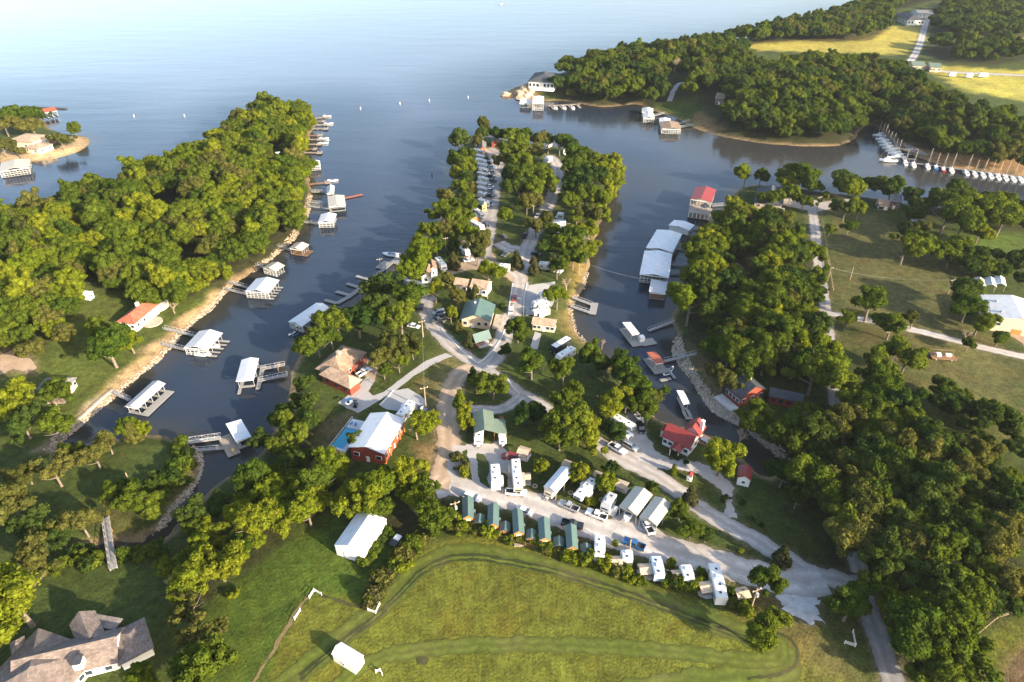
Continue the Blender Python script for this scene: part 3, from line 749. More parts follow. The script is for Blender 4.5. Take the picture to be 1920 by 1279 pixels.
# ================================================================== TREES
def leaf_mat(name, c1, c2, trans=.38):
    m, nt, b, L = new_mat(name); N = nt.nodes
    N.remove(b)
    out = N['Material Output']
    oi = N.new('ShaderNodeObjectInfo'); geo = N.new('ShaderNodeNewGeometry'); tc = N.new('ShaderNodeTexCoord')
    nz = N.new('ShaderNodeTexNoise'); nz.inputs['Scale'].default_value = .55; nz.inputs['Detail'].default_value = 3
    L.new(tc.outputs['Object'], nz.inputs['Vector'])
    a = N.new('ShaderNodeMath'); a.operation = 'MULTIPLY_ADD'; a.inputs[1].default_value = .6; L.new(nz.outputs[0], a.inputs[0])
    r = N.new('ShaderNodeMath'); r.operation = 'MULTIPLY_ADD'; r.inputs[1].default_value = .75; r.inputs[2].default_value = -.18
    L.new(oi.outputs['Random'], r.inputs[0]); L.new(r.outputs[0], a.inputs[2])
    mx = N.new('ShaderNodeMix'); mx.data_type = 'RGBA'; mx.clamp_factor = True
    mx.inputs[6].default_value = (*c1, 1); mx.inputs[7].default_value = (*c2, 1)
    L.new(a.outputs[0], mx.inputs[0])
    ri = N.new('ShaderNodeMapRange'); ri.inputs[3].default_value = .7; ri.inputs[4].default_value = 1.3; L.new(geo.outputs['Random Per Island'], ri.inputs[0])
    vm = N.new('ShaderNodeVectorMath'); vm.operation = 'SCALE'; L.new(mx.outputs[2], vm.inputs[0]); L.new(ri.outputs[0], vm.inputs['Scale'])
    d = N.new('ShaderNodeBsdfDiffuse'); t = N.new('ShaderNodeBsdfTranslucent'); ms = N.new('ShaderNodeMixShader'); ms.inputs[0].default_value = trans
    L.new(vm.outputs[0], d.inputs[0])
    tv = N.new('ShaderNodeVectorMath'); tv.operation = 'MULTIPLY'; tv.inputs[1].default_value = (1.35, 1.3, .5); L.new(vm.outputs[0], tv.inputs[0]); L.new(tv.outputs[0], t.inputs[0])
    L.new(d.outputs[0], ms.inputs[1]); L.new(t.outputs[0], ms.inputs[2]); L.new(ms.outputs[0], out.inputs['Surface'])
    return m
LEAF = leaf_mat('leaves', (.038, .070, .010), (.120, .146, .015))
LEAF_DARK = leaf_mat('dark_leaves', (.027, .054, .012), (.070, .096, .018))
LEAF_YELLOW = leaf_mat('yellow_green_leaves', (.092, .132, .010), (.172, .184, .015))
LEAF_OLIVE = leaf_mat('olive_leaves', (.055, .068, .016), (.130, .124, .030))
LEAF_CEDAR = leaf_mat('cedar_leaves', (.034, .045, .016), (.075, .065, .024), .1)
BARK = M('bark', (.16, .125, .095), .95, .35, 2.0, bump=.06)
TWIG = M('bare_twigs', (.34, .25, .19), .95, .25, 2.0)
LEAVES = {'n': LEAF, 'd': LEAF_DARK, 'y': LEAF_YELLOW, 'o': LEAF_OLIVE, 'c': LEAF_CEDAR}

_ico = bmesh.new(); bmesh.ops.create_icosphere(_ico, subdivisions=2, radius=1.0)
ICO_V = np.array([v.co for v in _ico.verts]); ICO_F = np.array([[v.index for v in f.verts] for f in _ico.faces]); _ico.free()

def crown_mesh(name, R, sx, sz, nl, seed, leaf=.42, per=150, kind='round', rl=(.26, .42)):
    """crown of leaf clumps: lobes spread through an uneven ellipsoid of radius R, each lobe a dark core wrapped in small leaf faces"""
    r = np.random.default_rng(seed)
    cs, rs = [], []
    ns = 1 if kind in ('cone', 'ball') else int(r.integers(3, 6))
    sub = [(np.array([r.normal() * .36, r.normal() * .36, r.uniform(-.22, .26)]) if ns > 1 else np.zeros(3), r.uniform(.5, .72) if ns > 1 else 1.0) for _ in range(ns)]
    while len(cs) < nl:
        d = r.normal(size=3); d /= np.linalg.norm(d)
        if kind == 'cone':
            so = 0; h = r.random() ** .8
            rad = (1 - h) * .75 + .1
            a = r.random() * 6.283
            c = np.array([math.cos(a) * rad * .75 * R, math.sin(a) * rad * .75 * R, (h * 2.0 - .85) * R * sz]); q = R * (.22 * (1 - h) + .10) * r.uniform(.8, 1.2)
        else:
            k = r.uniform(.15, 1.0) ** .4
            u = 1 + .24 * math.sin(3.1 * math.atan2(d[1], d[0]) + seed) * (1 - abs(d[2]))
            so, sr = sub[int(r.integers(ns))]
            c = (d * k * sr * .86 + so) * R * np.array([sx * u, sx * u, sz]); q = R * r.uniform(*rl)
            if c[2] < -R * sz * .55: continue
        cs.append(c); rs.append(q)
    cs = np.array(cs); rs = np.array(rs)
    V, F, n = [], [], 0
    for i in range(nl):
        core = ICO_V * rs[i] * .78
        core = core * (1 + .18 * np.sin(core @ r.normal(size=3) * 3.2 / rs[i] + seed))[:, None] * (1, 1, .85) + cs[i]
        V.append(core); F.append(np.concatenate([ICO_F, ICO_F[:, 2:3]], 1) + n); n += len(core)
    LV = []
    for i in range(nl):
        d = r.normal(size=(per, 3)); d /= np.linalg.norm(d, axis=1)[:, None]
        d[:, 2] += .22; d /= np.linalg.norm(d, axis=1)[:, None]
        p = cs[i] + d * rs[i] * r.uniform(.72, 1.12, (per, 1)) * (1, 1, .9)
        ok = np.ones(per, bool)
        for j in range(nl):
            if j != i:
                ok &= np.linalg.norm((p - cs[j]) / (1, 1, .9), axis=1) > rs[j] * .72
        p = p[ok]; d = d[ok]; m = len(p)
        nr = d * 1.0 + r.normal(size=(m, 3)) * .55; nr /= np.linalg.norm(nr, axis=1)[:, None]
        t = np.cross(nr, r.normal(size=(m, 3))); t /= np.linalg.norm(t, axis=1)[:, None] + 1e-9
        s = np.cross(nr, t)
        a = leaf * r.uniform(.6, 1.35, (m, 1)); bq = a * r.uniform(.5, .8, (m, 1))
        q = np.stack([p - t * a, p - s * bq + nr * .06, p + t * a - nr * .1, p + s * bq + nr * .06], 1)
        LV.append(q.reshape(-1, 3))
    LV = np.concatenate(LV); m = len(LV) // 4
    LF = np.arange(m * 4).reshape(m, 4) + n
    V.append(LV)
    V = np.concatenate(V); FC = np.concatenate(F)
    me = bpy.data.meshes.new(name)
    nt_, nq = len(FC), len(LF)
    me.vertices.add(len(V)); me.vertices.foreach_set('co', V.ravel().astype(np.float32))
    li = np.concatenate([FC[:, :3].ravel(), LF.ravel()])
    me.loops.add(len(li)); me.loops.foreach_set('vertex_index', li.astype(np.int32))
    ls = np.concatenate([np.arange(nt_) * 3, nt_ * 3 + np.arange(nq) * 4])
    me.polygons.add(nt_ + nq); me.polygons.foreach_set('loop_start', ls.astype(np.int32))
    me.update(calc_edges=True)
    return me

def trunk_mesh(name, h, seed, spread=.55, limbs=6, r0=.30):
    r = random.Random(seed); mb = MB()
    top = (r.uniform(-.3, .3), r.uniform(-.3, .3), h)
    mb.tube([(0, 0, -.6), (0, 0, .3), (top[0] * .4, top[1] * .4, h * .5), top], [r0 * 1.35, r0, r0 * .75, r0 * .35], 7)
    for k in range(limbs):
        a = k * 6.283 / limbs + r.uniform(-.4, .4); z = h * r.uniform(.4, .85); l = h * spread * r.uniform(.6, 1)
        p = (top[0] * .4, top[1] * .4, z)
        mb.tube([p, (p[0] + math.cos(a) * l * .5, p[1] + math.sin(a) * l * .5, z + l * .28), (p[0] + math.cos(a) * l, p[1] + math.sin(a) * l, z + l * .75)], [r0 * .5, r0 * .3, r0 * .1], 5)
    me = mb.mesh(name); me.materials.append(BARK); return me

def bare_mesh(name, h, seed):
    r = random.Random(seed); mb = MB()
    def br(p, d, l, rad, lev):
        q = p + d * l
        mb.tube([p, p + d * l * .5 + Vector((r.uniform(-.1, .1), r.uniform(-.1, .1), 0)) * l, q], [rad, rad * .75, rad * .5], 4, False)
        if lev:
            for _ in range(4 if lev > 1 else 5):
                nd = (d + Vector((r.uniform(-.9, .9), r.uniform(-.9, .9), r.uniform(-.1, .6)))).normalized()
                br(p + d * l * r.uniform(.45, 1), nd, l * r.uniform(.5, .75), rad * .5, lev - 1)
    br(Vector((0, 0, -.3)), Vector((0, 0, 1)), h * .42, h * .028, 4)
    me = mb.mesh(name); me.materials.append(TWIG); return me

# crowns, all made at about 5 m radius; (mesh, height of crown centre / radius)
REF = 5.0
CROWNS = {}
spec = {
 'round': dict(sx=1.0, sz=.74, nl=58, n=7), 'oval': dict(sx=.84, sz=1.05, nl=60, n=5), 'wide': dict(sx=1.1, sz=.66, nl=60, n=4),
 'cone': dict(sx=1, sz=1.05, nl=60, n=2, kind='cone'), 'ball': dict(sx=.95, sz=.92, nl=80, n=2, rl=(.14, .2)), 'open': dict(sx=1.05, sz=.85, nl=40, n=3, rl=(.12, .22)),
}
for k, s in spec.items():
    CROWNS[k] = []
    for i in range(s['n']):
        CROWNS[k].append(crown_mesh('crown_' + k, REF, s['sx'], s['sz'], s['nl'], 31 * i + len(k) * 7 + 3, kind=s.get('kind', k), rl=s.get('rl', (.15, .29)), per=135, leaf=.285))
BUSHES = [crown_mesh('bush_crown', 1.6, 1.05, .72, 12, 90 + i, leaf=.26, per=70, rl=(.3, .5)) for i in range(4)]
TRUNKS = [trunk_mesh('tree_trunk', 6.5, i) for i in range(4)]
BARE = [bare_mesh('bare_crown', 9.0, 4 + i) for i in range(3)]
_leafed = {}
def with_leaf(me, key):
    """same mesh data carrying another leaf material"""
    k = (me.name, key)
    if k not in _leafed:
        c = me.copy(); c.materials.clear(); c.materials.append(LEAVES[key]); _leafed[k] = c
    return _leafed[k]

CROWN_K = {'round': 1.55, 'oval': 1.65, 'wide': 1.35, 'cone': 1.05, 'ball': 1.35, 'open': 1.7}     # centre height over crown radius
tree_count = [0]
def tree_at(x, y, R, kind, leaf, label, group=None, cat='tree', hk=1.0, name=None, z=None):
    z = H(x, y) if z is None else z
    if z < -.4: return None
    ch = CROWN_K[kind] * R * hk
    nm = name or {'cone': 'cedar_tree', 'round': 'oak_tree', 'wide': 'oak_tree', 'oval': 'leafy_tree', 'ball': 'maple_tree', 'open': 'leafy_tree'}[kind]
    t = thing(nm, label, cat, (x, y, z), random.uniform(0, 6.28), group)
    s = R / REF
    v = CROWNS[kind]
    shared('crown', with_leaf(v[random.randrange(len(v))], leaf), t, (0, 0, ch), (random.uniform(-.08, .08), random.uniform(-.08, .08), random.uniform(0, 6.28)), (s * random.uniform(.94, 1.06), s * random.uniform(.94, 1.06), s * random.uniform(.92, 1.1)))
    shared('trunk', TRUNKS[random.randrange(4)], t, (0, 0, 0), (0, 0, 0), (s * 1.15, s * 1.15, ch / 6.5 * (.98 if kind != 'cone' else .8)))
    tree_count[0] += 1
    return t
def crown_px(cx, cy, rpx, kind, hk=1.0):
    """crown centre and radius in the photograph -> place on the ground and radius in metres"""
    z = 4.0; R = 5.0
    for _ in range(10):
        zc = z + CROWN_K[kind] * R * hk
        x, y = g(cx, cy, zc)
        R = rpx / scale_at(cy) * (CAMH - zc) / CAMH
        z = H(x, y)
    return x, y, z, R
def T(cx, cy, rpx, kind, leaf, label, group=None, hk=1.0, cat='tree', name=None):
    x, y, z, R = crown_px(cx, cy, rpx, kind, hk)
    if shore(x, y) < .5:                       # roots stay on the bank
        for _ in range(40):
            gx = shore(x + 1, y) - shore(x - 1, y); gy = shore(x, y + 1) - shore(x, y - 1); n = math.hypot(gx, gy) + 1e-6
            x += gx / n * .5; y += gy / n * .5
            if shore(x, y) > .8: break
        z = max(H(x, y), .2)
    return tree_at(x, y, R, kind, leaf, label, group, cat, hk, name, z)

def shrub(px, py, rm, leaf, label, group, name='shrub', flat=1.0):
    x, y, z = land(px, py)
    t = thing(name, label, 'shrub', (x, y, z), random.uniform(0, 6.28), group)
    s = rm / 1.6
    shared('foliage', with_leaf(BUSHES[random.randrange(4)], leaf), t, (0, 0, rm * .55 * flat), (0, 0, random.uniform(0, 6)), (s, s, s * flat * random.uniform(.8, 1.1)))
    return t
def bare_tree(px, py, h, label, name='bare_tree'):
    x, y, z = land(px, py)
    t = thing(name, label, 'tree', (x, y, z), random.uniform(0, 6))
    s = h / 9.0
    shared('branches', BARE[random.randrange(3)], t, (0, 0, 0), (0, 0, 0), (s, s, s))
    return t

# ---- trees that can be told apart, crown centre / crown radius in the photograph
# round the pool house and its driveway
for a in [
 (630,599,30,'round','n','broad oak on the cove bank right of the white roofed dock',None),
 (669,596,29,'round','d','rounded oak between the cove bank and the village road bend',None),
 (594,640,27,'wide','n','low spreading tree on the bank just above the brown hipped house',None),
 (620,630,20,'round','n','smaller tree touching the spreading tree above the brown hipped house',None),
 (706,568,28,'round','d','dark oak behind the floating finger pier',None),
 (753,550,30,'round','n','tall oak at the upper end of the finger pier walkway',None),
 (750,594,31,'round','n','large oak left of the utility pole on the village road',None),
 (690,541,20,'round','d','dark tree overhanging the floating finger pier',None),
 (721,527,22,'oval','d','dark tree beside the grey roofed sheds near the pier',None),
 (765,503,22,'oval','y','bright tree above the grey roofed sheds at the pier head',None),
 (747,641,32,'wide','o','olive spreading tree on the shaded lawn above the curved driveway',None),
 (716,655,26,'round','o','olive tree behind the brown hipped house',None),
 (773,656,14,'oval','n','slim tree at the tip of the driveway lawn',None),
 (747,680,14,'oval','n','upper of two small trees on the driveway lawn',None),
 (719,693,14,'oval','n','lower of two small trees on the driveway lawn',None),
 (816,545,16,'oval','y','bright oval tree beside the village road above the green roofed hall',None),
 (845,586,14,'oval','y','bright young tree at the left end of the green roofed hall',None),
 (859,612,11,'cone','o','small cedar at the front corner of the green roofed hall',None),
 (880,637,14,'cone','c','brown tinged cedar left of the small green roofed shelter',None),
 (859,555,17,'oval','o','olive tree behind the green roofed hall',None),
 (892,549,12,'cone','o','cedar in front of the tan house behind the green hall',None),
 (841,524,13,'oval','o','olive tree between the grey sheds and the tan house',None),
 (917,508,19,'oval','y','bright tree above the tan house behind the green hall',None),
 (971,612,22,'oval','n','big oval tree beside the lane left of the small tan cottage',None),
 (948,657,13,'round','d','small dark tree in the fork of the two village roads',None),
 (997,678,27,'round','n','spreading tree on the lawn left of the black motor coach',None),
 (893,714,20,'round','n','left tree of the round clump below the road junction',None),
 (925,723,22,'round','n','right tree of the round clump below the road junction',None),
 (886,703,13,'cone','d','small cedar at the back of the clump below the road junction',None),
 (862,748,14,'cone','y','upper tree of the bright row left of the green garage',None),
 (866,766,15,'oval','y','middle tree of the bright row left of the green garage',None),
 (873,788,16,'oval','y','lower tree of the bright row left of the green garage',None),
 (982,771,25,'wide','d','dark spreading tree right of the green garage',None),
 (779,795,25,'round','y','bright tree at the back of the white roofed pavilion',None),
 (672,822,17,'open','n','slender tree standing at the edge of the swimming pool',None),
 # clump left of the narrow right-hand cove
 (1096,661,22,'oval','n','tree behind the black motor coach at the cove edge',None),
 (1057,693,23,'round','n','rounded tree below the black motor coach',None),
 (1135,680,20,'oval','d','dark tree on the cove bank below the pink leafless shrub',None),
 (1187,680,27,'oval','n','tall tree on the cove bank left of the rust roofed dock',None),
 (1192,718,30,'round','n','full tree below the tall one left of the rust roofed dock',None),
 (1246,748,26,'round','o','olive tree above the red roofed house at the cove',None),
 (1216,762,28,'round','n','tree left of the open white boat shelter',None),
 (1140,750,30,'round','y','bright crowned tree in the middle of the central clump',None),
 (1078,740,28,'round','n','back tree of the central clump above the camp lawn',None),
 (1086,775,36,'round','n','largest tree of the central clump',None),
 (1050,812,32,'wide','n','front tree of the central clump facing the camp lawn',None),
 (1104,812,28,'round','y','front right tree of the central clump beside the road',None),
 (1156,806,22,'round','d','tree hiding the parked trailer beside the gravel yard',None),
 (1175,748,22,'round','d','shaded tree at the right of the central clump',None),
 # camp lawn
 (1014,874,15,'ball','y','small ball crowned maple right of the long white trailer',None),
 (1086,886,20,'ball','y','ball crowned maple between the carport and the fifth wheel trailer',None),
 (1136,905,20,'ball','y','ball crowned maple right of the fifth wheel trailer',None),
 (1147,878,15,'oval','d','dark tree behind the ball crowned maple near the road',None),
 (1222,909,14,'oval','n','small tree at the back corner of the two beige carports',None),
 (1264,881,9,'cone','y','small pointed tree at the edge of the gravel yard',None),
 (1354,852,34,'oval','y','large bright tree right of the red roofed house',None),
 (1294,930,17,'cone','c','brownish cedar beside the road above the beige carports',None),
 (1276,956,18,'oval','n','leafy tree at the right end of the beige carports',None),
 (1297,988,20,'round','n','leafy tree on the road verge below the brownish cedar',None),
 (1324,1004,13,'round','d','small dark tree at the right of the road verge tree',None),
 (1432,1073,33,'open','n','open crowned tree at the end of the trailer row',None),
 (1468,1043,20,'cone','c','dark cedar between the camp road and the lake road',None),
 (1471,884,27,'round','d','dark tree at the head of the narrow cove',None),
 (1423,1176,37,'round','n','round tree at the corner of the hayfield',None),
 (1597,1130,37,'round','n','tree beside the paved road near the white crushed stone',None),
 (1497,930,20,'open','d','thin dark tree at the edge of the right hand wood',None),
 # far side of the narrow cove
 (1357,707,25,'round','o','olive tree in front of the dark roofed red house',None),
 (1530,690,42,'round','n','tall tree beside the farm road above the dark roofed red house',None),
 (1430,780,30,'wide','n','spreading tree below the dark roofed red house',None),
 (1500,775,28,'wide','n','tree below the long dark wing of the red house',None),
 # right hand farm
 (1397,322,19,'oval','y','left of the twin trees on the tip of the right shore',None),
 (1412,318,13,'oval','n','right of the twin trees on the tip of the right shore',None),
 (1440,366,16,'round','n','left of three trees in front of the dark gabled house',None),
 (1460,366,16,'round','n','middle of three trees in front of the dark gabled house',None),
 (1484,360,14,'oval','y','right of three trees in front of the dark gabled house',None),
 (1508,376,15,'round','n','tree beside the head of the farm road',None),
 (1547,366,8,'oval','y','slim bright tree left of the farm road pole',None),
 (1470,330,16,'oval','n','first tree of the shore row behind the dark gabled house',None),
 (1500,320,21,'round','n','largest tree of the shore row behind the dark gabled house',None),
 (1525,330,17,'round','n','third tree of the shore row behind the dark gabled house',None),
 (1557,428,10,'oval','n','small tree right of the farm road near the fence',None),
 (1592,424,14,'round','n','small round tree on the striped pasture',None),
 (1587,388,18,'round','d','left tree of the pair at the top of the pasture',None),
 (1613,386,18,'round','y','right tree of the pair at the top of the pasture',None),
 (1635,562,31,'round','n','big tree on the pasture above the barn drive',None),
 (1590,597,17,'round','n','small tree at the start of the barn drive',None),
 (1674,604,25,'round','n','round tree beside the barn drive',None),
 (1716,592,17,'open','o','pale tree beside the barn drive',None),
 (1665,690,32,'round','n','left tree of the cluster below the barn drive',None),
 (1703,668,30,'round','n','right tree of the cluster below the barn drive',None),
 (1700,462,25,'round','n','front tree of the pasture thicket',None),
 (1722,448,24,'round','n','back tree of the pasture thicket',None),
 (1735,425,19,'round','o','olive tree beside the white shed above the pasture thicket',None),
 (1697,432,15,'round','d','dark tree left of the white shed',None),
 (1812,540,27,'round','d','upper tree at the left of the big white metal building',None),
 (1818,570,26,'round','n','middle tree at the left of the big white metal building',None),
 (1840,600,22,'round','n','lower tree at the left of the big white metal building',None),
 (1876,630,15,'round','n','small tree in front of the big white metal building',None),
 (1818,642,13,'round','d','dark small tree beside the barn drive bend',None),
 (1787,470,24,'round','n','tree at the left end of the pasture hedge',None),
 (1800,455,22,'round','n','tree behind the pasture hedge',None),
 (1780,395,30,'round','n','left oak of the group on the right lawn',None),
 (1812,402,32,'round','n','second oak of the group on the right lawn',None),
 (1850,395,32,'round','n','third oak of the group on the right lawn',None),
 (1885,402,30,'round','n','right oak of the group on the right lawn',None),
 (1840,430,18,'round','y','small tree in front of the oaks on the right lawn',None),
 # left shore
 (200,643,37,'round','n','big tree on the lawn below the red roofed house',None),
 (240,632,24,'round','y','tree at the front corner of the red roofed house',None),
 (187,620,26,'round','n','tree left of the red roofed house front',None),
 (43,747,32,'round','y','left tree beside the brown hipped cottage',None),
 (95,737,26,'round','n','tree hiding the front of the brown hipped cottage',None),
 (40,790,28,'round','d','tree below the brown hipped cottage at the left',None),
 (97,790,31,'round','n','tree below the brown hipped cottage at the stone wall',None),
 (257,782,20,'round','n','tree on the lawn point nearest the grey roofed dock',None),
 (287,787,14,'oval','y','slim tree beside the tree nearest the grey roofed dock',None),
 (247,813,17,'cone','o','olive cedar on the back of the lawn point',None),
 (200,826,22,'round','o','olive tree on the back of the lawn point',None),
 (175,850,25,'round','o','spreading olive tree at the left of the lawn point',None),
 (138,847,21,'round','n','green tree where the lawn point meets the wood',None),
 (97,876,30,'open','o','tall thin tree on the left of the lawn point',None),
 (45,880,25,'round','o','olive tree at the left frame edge above the lawn point',None),
 (12,930,48,'round','o','large olive tree on the left frame edge beside the lawn point',None),
 (60,985,30,'round','d','shaded tree below the large olive tree',None),
 (150,975,30,'round','o','tree left of the wooden footbridge',None),
 (112,1002,26,'round','d','shaded tree left of the wooden footbridge',None),
 (62,1040,35,'round','o','olive tree below the footbridge at the creek',None),
 (25,1120,68,'wide','y','huge bright tree above the large brown roof at the corner',None),
 (345,1255,48,'round','n','round tree right of the large brown roof',None),
 (355,1128,30,'open','o','pale tree at the lower end of the tree strip',None),
 (350,1185,33,'open','o','pale tree below the pale tree of the strip',None),
 (410,1180,19,'open','o','thin pale tree on the mown lawn',None),
 (258,1275,26,'open','y','yellow tree at the front of the large brown roof',None),
 (138,240,12,'ball','n','single round tree on the far sandy spit',None),
 (112,260,14,'round','o','olive tree on the sandy spit next to the villa',None),
 (58,232,17,'round','o','olive tree above the villa on the far left shore',None),
 (22,212,20,'round','n','left tree of the far left shore',None),
 (45,210,18,'round','n','tree of the far left shore beside the red roofed dock',None),
 (70,215,12,'round','d','dark tree nearest the red roofed far dock',None),
 (5,228,18,'round','o','tree at the left frame edge above the villa',None),
 (35,285,10,'round','o','low tree below the villa on the far left shore',None),
 (5,275,16,'round','o','tree below the villa at the left frame edge',None),
 ]:
    cx, cy, r, k, lf, lab, grp = a
    T(cx, cy, r * 1.17, k, lf, lab, grp, hk=.86)

# trees of the camp on the point: crowns read one by one along both shores and on the island between the lanes
PENINSULA = [
 (860,260,16,'oval','d'),(855,290,18,'round','n'),(872,305,15,'oval','n'),(858,318,16,'round','y'),(880,330,14,'round','d'),(866,350,15,'round','n'),(888,352,12,'oval','o'),
 (848,372,17,'oval','o'),(868,378,16,'round','n'),(884,372,13,'round','n'),(832,395,17,'round','n'),(852,408,19,'round','n'),(872,402,14,'round','n'),(815,425,18,'round','n'),(838,428,17,'oval','o'),
 (800,455,19,'round','y'),(818,452,16,'round','n'),(772,482,24,'round','y'),(795,472,17,'round','n'),(880,430,17,'round','y'),
 (910,232,12,'oval','o'),(905,248,14,'round','d'),(930,250,13,'round','d'),(893,262,10,'oval','o'),(960,252,15,'round','n'),(985,252,14,'round','n'),(1005,258,15,'round','o'),(1028,262,14,'round','d'),(1050,266,14,'round','n'),(1072,270,14,'round','d'),
 (975,275,22,'round','n'),(970,300,20,'round','n'),(948,298,13,'round','o'),(950,322,17,'round','d'),(985,325,22,'round','n'),(1012,318,22,'round','n'),(975,348,22,'round','d'),(1002,348,22,'round','n'),(1020,342,18,'round','n'),(1000,372,18,'round','o'),(988,382,12,'round','n'),
 (1085,290,24,'round','n'),(1110,300,22,'round','n'),(1080,318,22,'round','n'),(1105,330,22,'round','d'),(1130,310,20,'round','y'),(1148,300,15,'oval','y'),(1155,325,17,'oval','y'),(1140,340,18,'round','y'),(1145,365,16,'oval','y'),(1075,345,20,'round','d'),(1098,358,22,'round','n'),(1125,372,18,'oval','y'),(1075,378,18,'round','n'),(1098,392,20,'round','o'),(1115,402,18,'round','y'),
 (1082,405,15,'round','n'),(1108,432,20,'round','y'),(1090,440,20,'round','n'),(1068,455,20,'round','n'),(1048,455,18,'round','d'),(1030,455,18,'round','d'),(1102,465,17,'round','y'),(1075,475,17,'round','n'),(1025,430,13,'round','n'),
 (908,452,20,'round','o'),(895,470,17,'round','o'),(850,458,14,'cone','d'),(851,490,12,'cone','c'),(969,490,13,'cone','c'),(1000,500,13,'cone','c'),(1045,495,16,'oval','n'),(943,398,13,'round','y'),(1020,405,13,'round','o'),(1005,422,15,'round','o'),(915,500,17,'oval','y'),(1045,550,19,'round','y'),(1010,285,12,'round','o'),
]
for cx, cy, r, k, lf in PENINSULA:
    if cy > 445: q = ('tree around the entrance of the camp point', 'trees at the camp entrance')
    elif cx < 892: q = ('tree of the left shore of the camp point', 'left shore trees of the camp point')
    elif lf == 'y' and cx > 1090: q = ('bright yellow green tree on the right shore of the camp point', 'yellow shore trees of the camp point')
    elif cx > 1058: q = ('tree right of the right camp lane', 'trees right of the right camp lane')
    elif cy < 272: q = ('tree at the outer tip of the camp point', 'trees at the tip of the camp point')
    else: q = ('tree of the grove between the two camp lanes', 'grove between the camp lanes')
    T(cx, cy, r * 1.3, k, lf, q[0], q[1], hk=.95)

# woods: crowns packed at their real spacing; the largest become trees of their own, the rest one wooded mass
wood_pts = []
def fill(poly, spacing, Rm, kinds, leaves, label, group, zc=9.0, holes=(), jitter=.42, inset=1.5):
    P = np.array([g(x, y, zc) for x, y in poly]); HP = [np.array([g(x, y, 5.0) for x, y in h]) for h in holes]
    lo, hi = P.min(0), P.max(0)
    out = []
    y = lo[1]; row = 0
    cand = []
    while y < hi[1]:
        x = lo[0] + (spacing * .5 if row % 2 else 0)
        while x < hi[0]:
            cand.append((x + random.uniform(-jitter, jitter) * spacing, y + random.uniform(-jitter, jitter) * spacing)); x += spacing
        y += spacing * .87; row += 1
    A = np.array(cand); d = poly_sdf(P, A[:, 0], A[:, 1])
    ok = d > inset
    for h in HP: ok &= poly_sdf(h, A[:, 0], A[:, 1]) < -2.0
    ok &= bil(_D, A[:, 0], A[:, 1]) > 1.2
    for x, y in A[ok]:
        R = random.uniform(*Rm) * random.choice((.72, .9, 1.0, 1.0, 1.15, 1.3)); R = min(R, 7.0)
        wood_pts.append((float(x), float(y), R, random.choice(kinds), random.choice(leaves), label, group))
K3 = ['round', 'round', 'oval', 'wide']
fill(W_LEFT, 6.7, (4.2, 6.6), K3, 'nnnyyo', 'leafy tree of the wood covering the left peninsula', 'wood on the left peninsula', inset=.6,
     holes=[[(300,385),(345,385),(345,435),(300,430)],[(340,480),(388,475),(388,515),(335,515)],[(190,340),(215,340),(215,360),(190,360)],[(505,270),(535,270),(535,302),(505,302)],[(541,226),(560,226),(560,240),(541,240)],[(140,535),(172,535),(172,565),(140,565)]])
fill([(455,225),(480,208),(530,199),(585,206),(592,225),(575,250),(540,262),(480,250)], 7.0, (4.2, 6.0), K3, 'nny', 'leafy tree at the tip of the left peninsula', 'trees at the tip of the left peninsula', inset=-1.0, holes=[[(541,226),(560,226),(560,240),(541,240)]])
fill(W_NE, 8.6, (5.0, 7.6), K3, 'nnddno', 'leafy tree of the wood on the far right shore', 'wood on the far right shore', inset=-2.5,
     holes=[[(985,125),(1045,125),(1050,165),(985,165)],[(1245,150),(1290,150),(1270,195),(1250,195)],[(1300,185),(1345,190),(1360,250),(1290,235)],[(1215,115),(1235,115),(1235,130),(1215,130)]])
fill(W_NE_RIDGE, 10.5, (5.5, 8.0), K3, 'ndno', 'tree of the distant ridge line along the lake', 'trees along the distant ridge')
fill(W_NE_FAR, 10.5, (5.5, 8.0), K3, 'ddn', 'tree of the dark wood in the far right corner', 'wood in the far right corner')
fill(W_NE_HEDGE, 11.0, (4.5, 7.0), K3, 'ddn', 'tree around the distant roadside houses', 'trees around the distant houses', holes=[[(1700,112),(1770,112),(1770,135),(1700,135)]])
fill(W_COVE_RIGHT, 6.8, (4.4, 6.6), K3, 'nnndyo', 'leafy tree of the wood between the right cove and the farm road', 'wood right of the narrow cove', inset=.3,
     holes=[[(1362,480),(1405,470),(1410,540),(1365,545)],[(1420,390),(1480,390),(1480,420),(1420,418)],[(1300,625),(1330,625),(1345,680),(1310,670)]])
fill(W_RIGHT, 6.6, (4.6, 6.8), K3, 'nnnddo', 'leafy tree of the dense wood in the lower right', 'dense wood in the lower right',
     holes=[[(1556,700),(1576,700),(1586,860),(1566,860)]])
fill([(1650,1085),(1700,1085),(1730,1180),(1775,1300),(1722,1300),(1697,1230),(1674,1160)], 4.6, (2.6, 3.9), K3, 'yyn', 'bright low tree along the paved road in the lower right', 'roadside trees in the lower right', inset=0, zc=6)
fill(W_RIGHT, 6.5, (2.4, 3.6), ['wide'], 'dn', 'undergrowth tree of the dense wood in the lower right', 'undergrowth of the lower right wood', zc=5, inset=3)
fill(W_NORTH_RIGHT, 8.2, (4.4, 6.4), K3, 'nndy', 'tree of the shore row facing the moored sailboats', 'shore trees facing the sailboats', inset=-0.5)
fill(W_STRIP, 4.7, (2.9, 4.3), K3, 'yyyn', 'bright tree of the strip between the creek and the mown lawn', 'tree strip along the creek', inset=-.3)
fill(W_EAST_BANK, 5.4, (2.8, 4.0), K3, 'ndd', 'shaded tree on the bank of the left cove beside the pool', 'trees on the pool bank', inset=-.4)
fill(W_MID, 5.6, (3.0, 4.8), K3, 'yynn', 'tree of the thicket between the pavilion and the white barn', 'thicket behind the white barn', inset=.8)
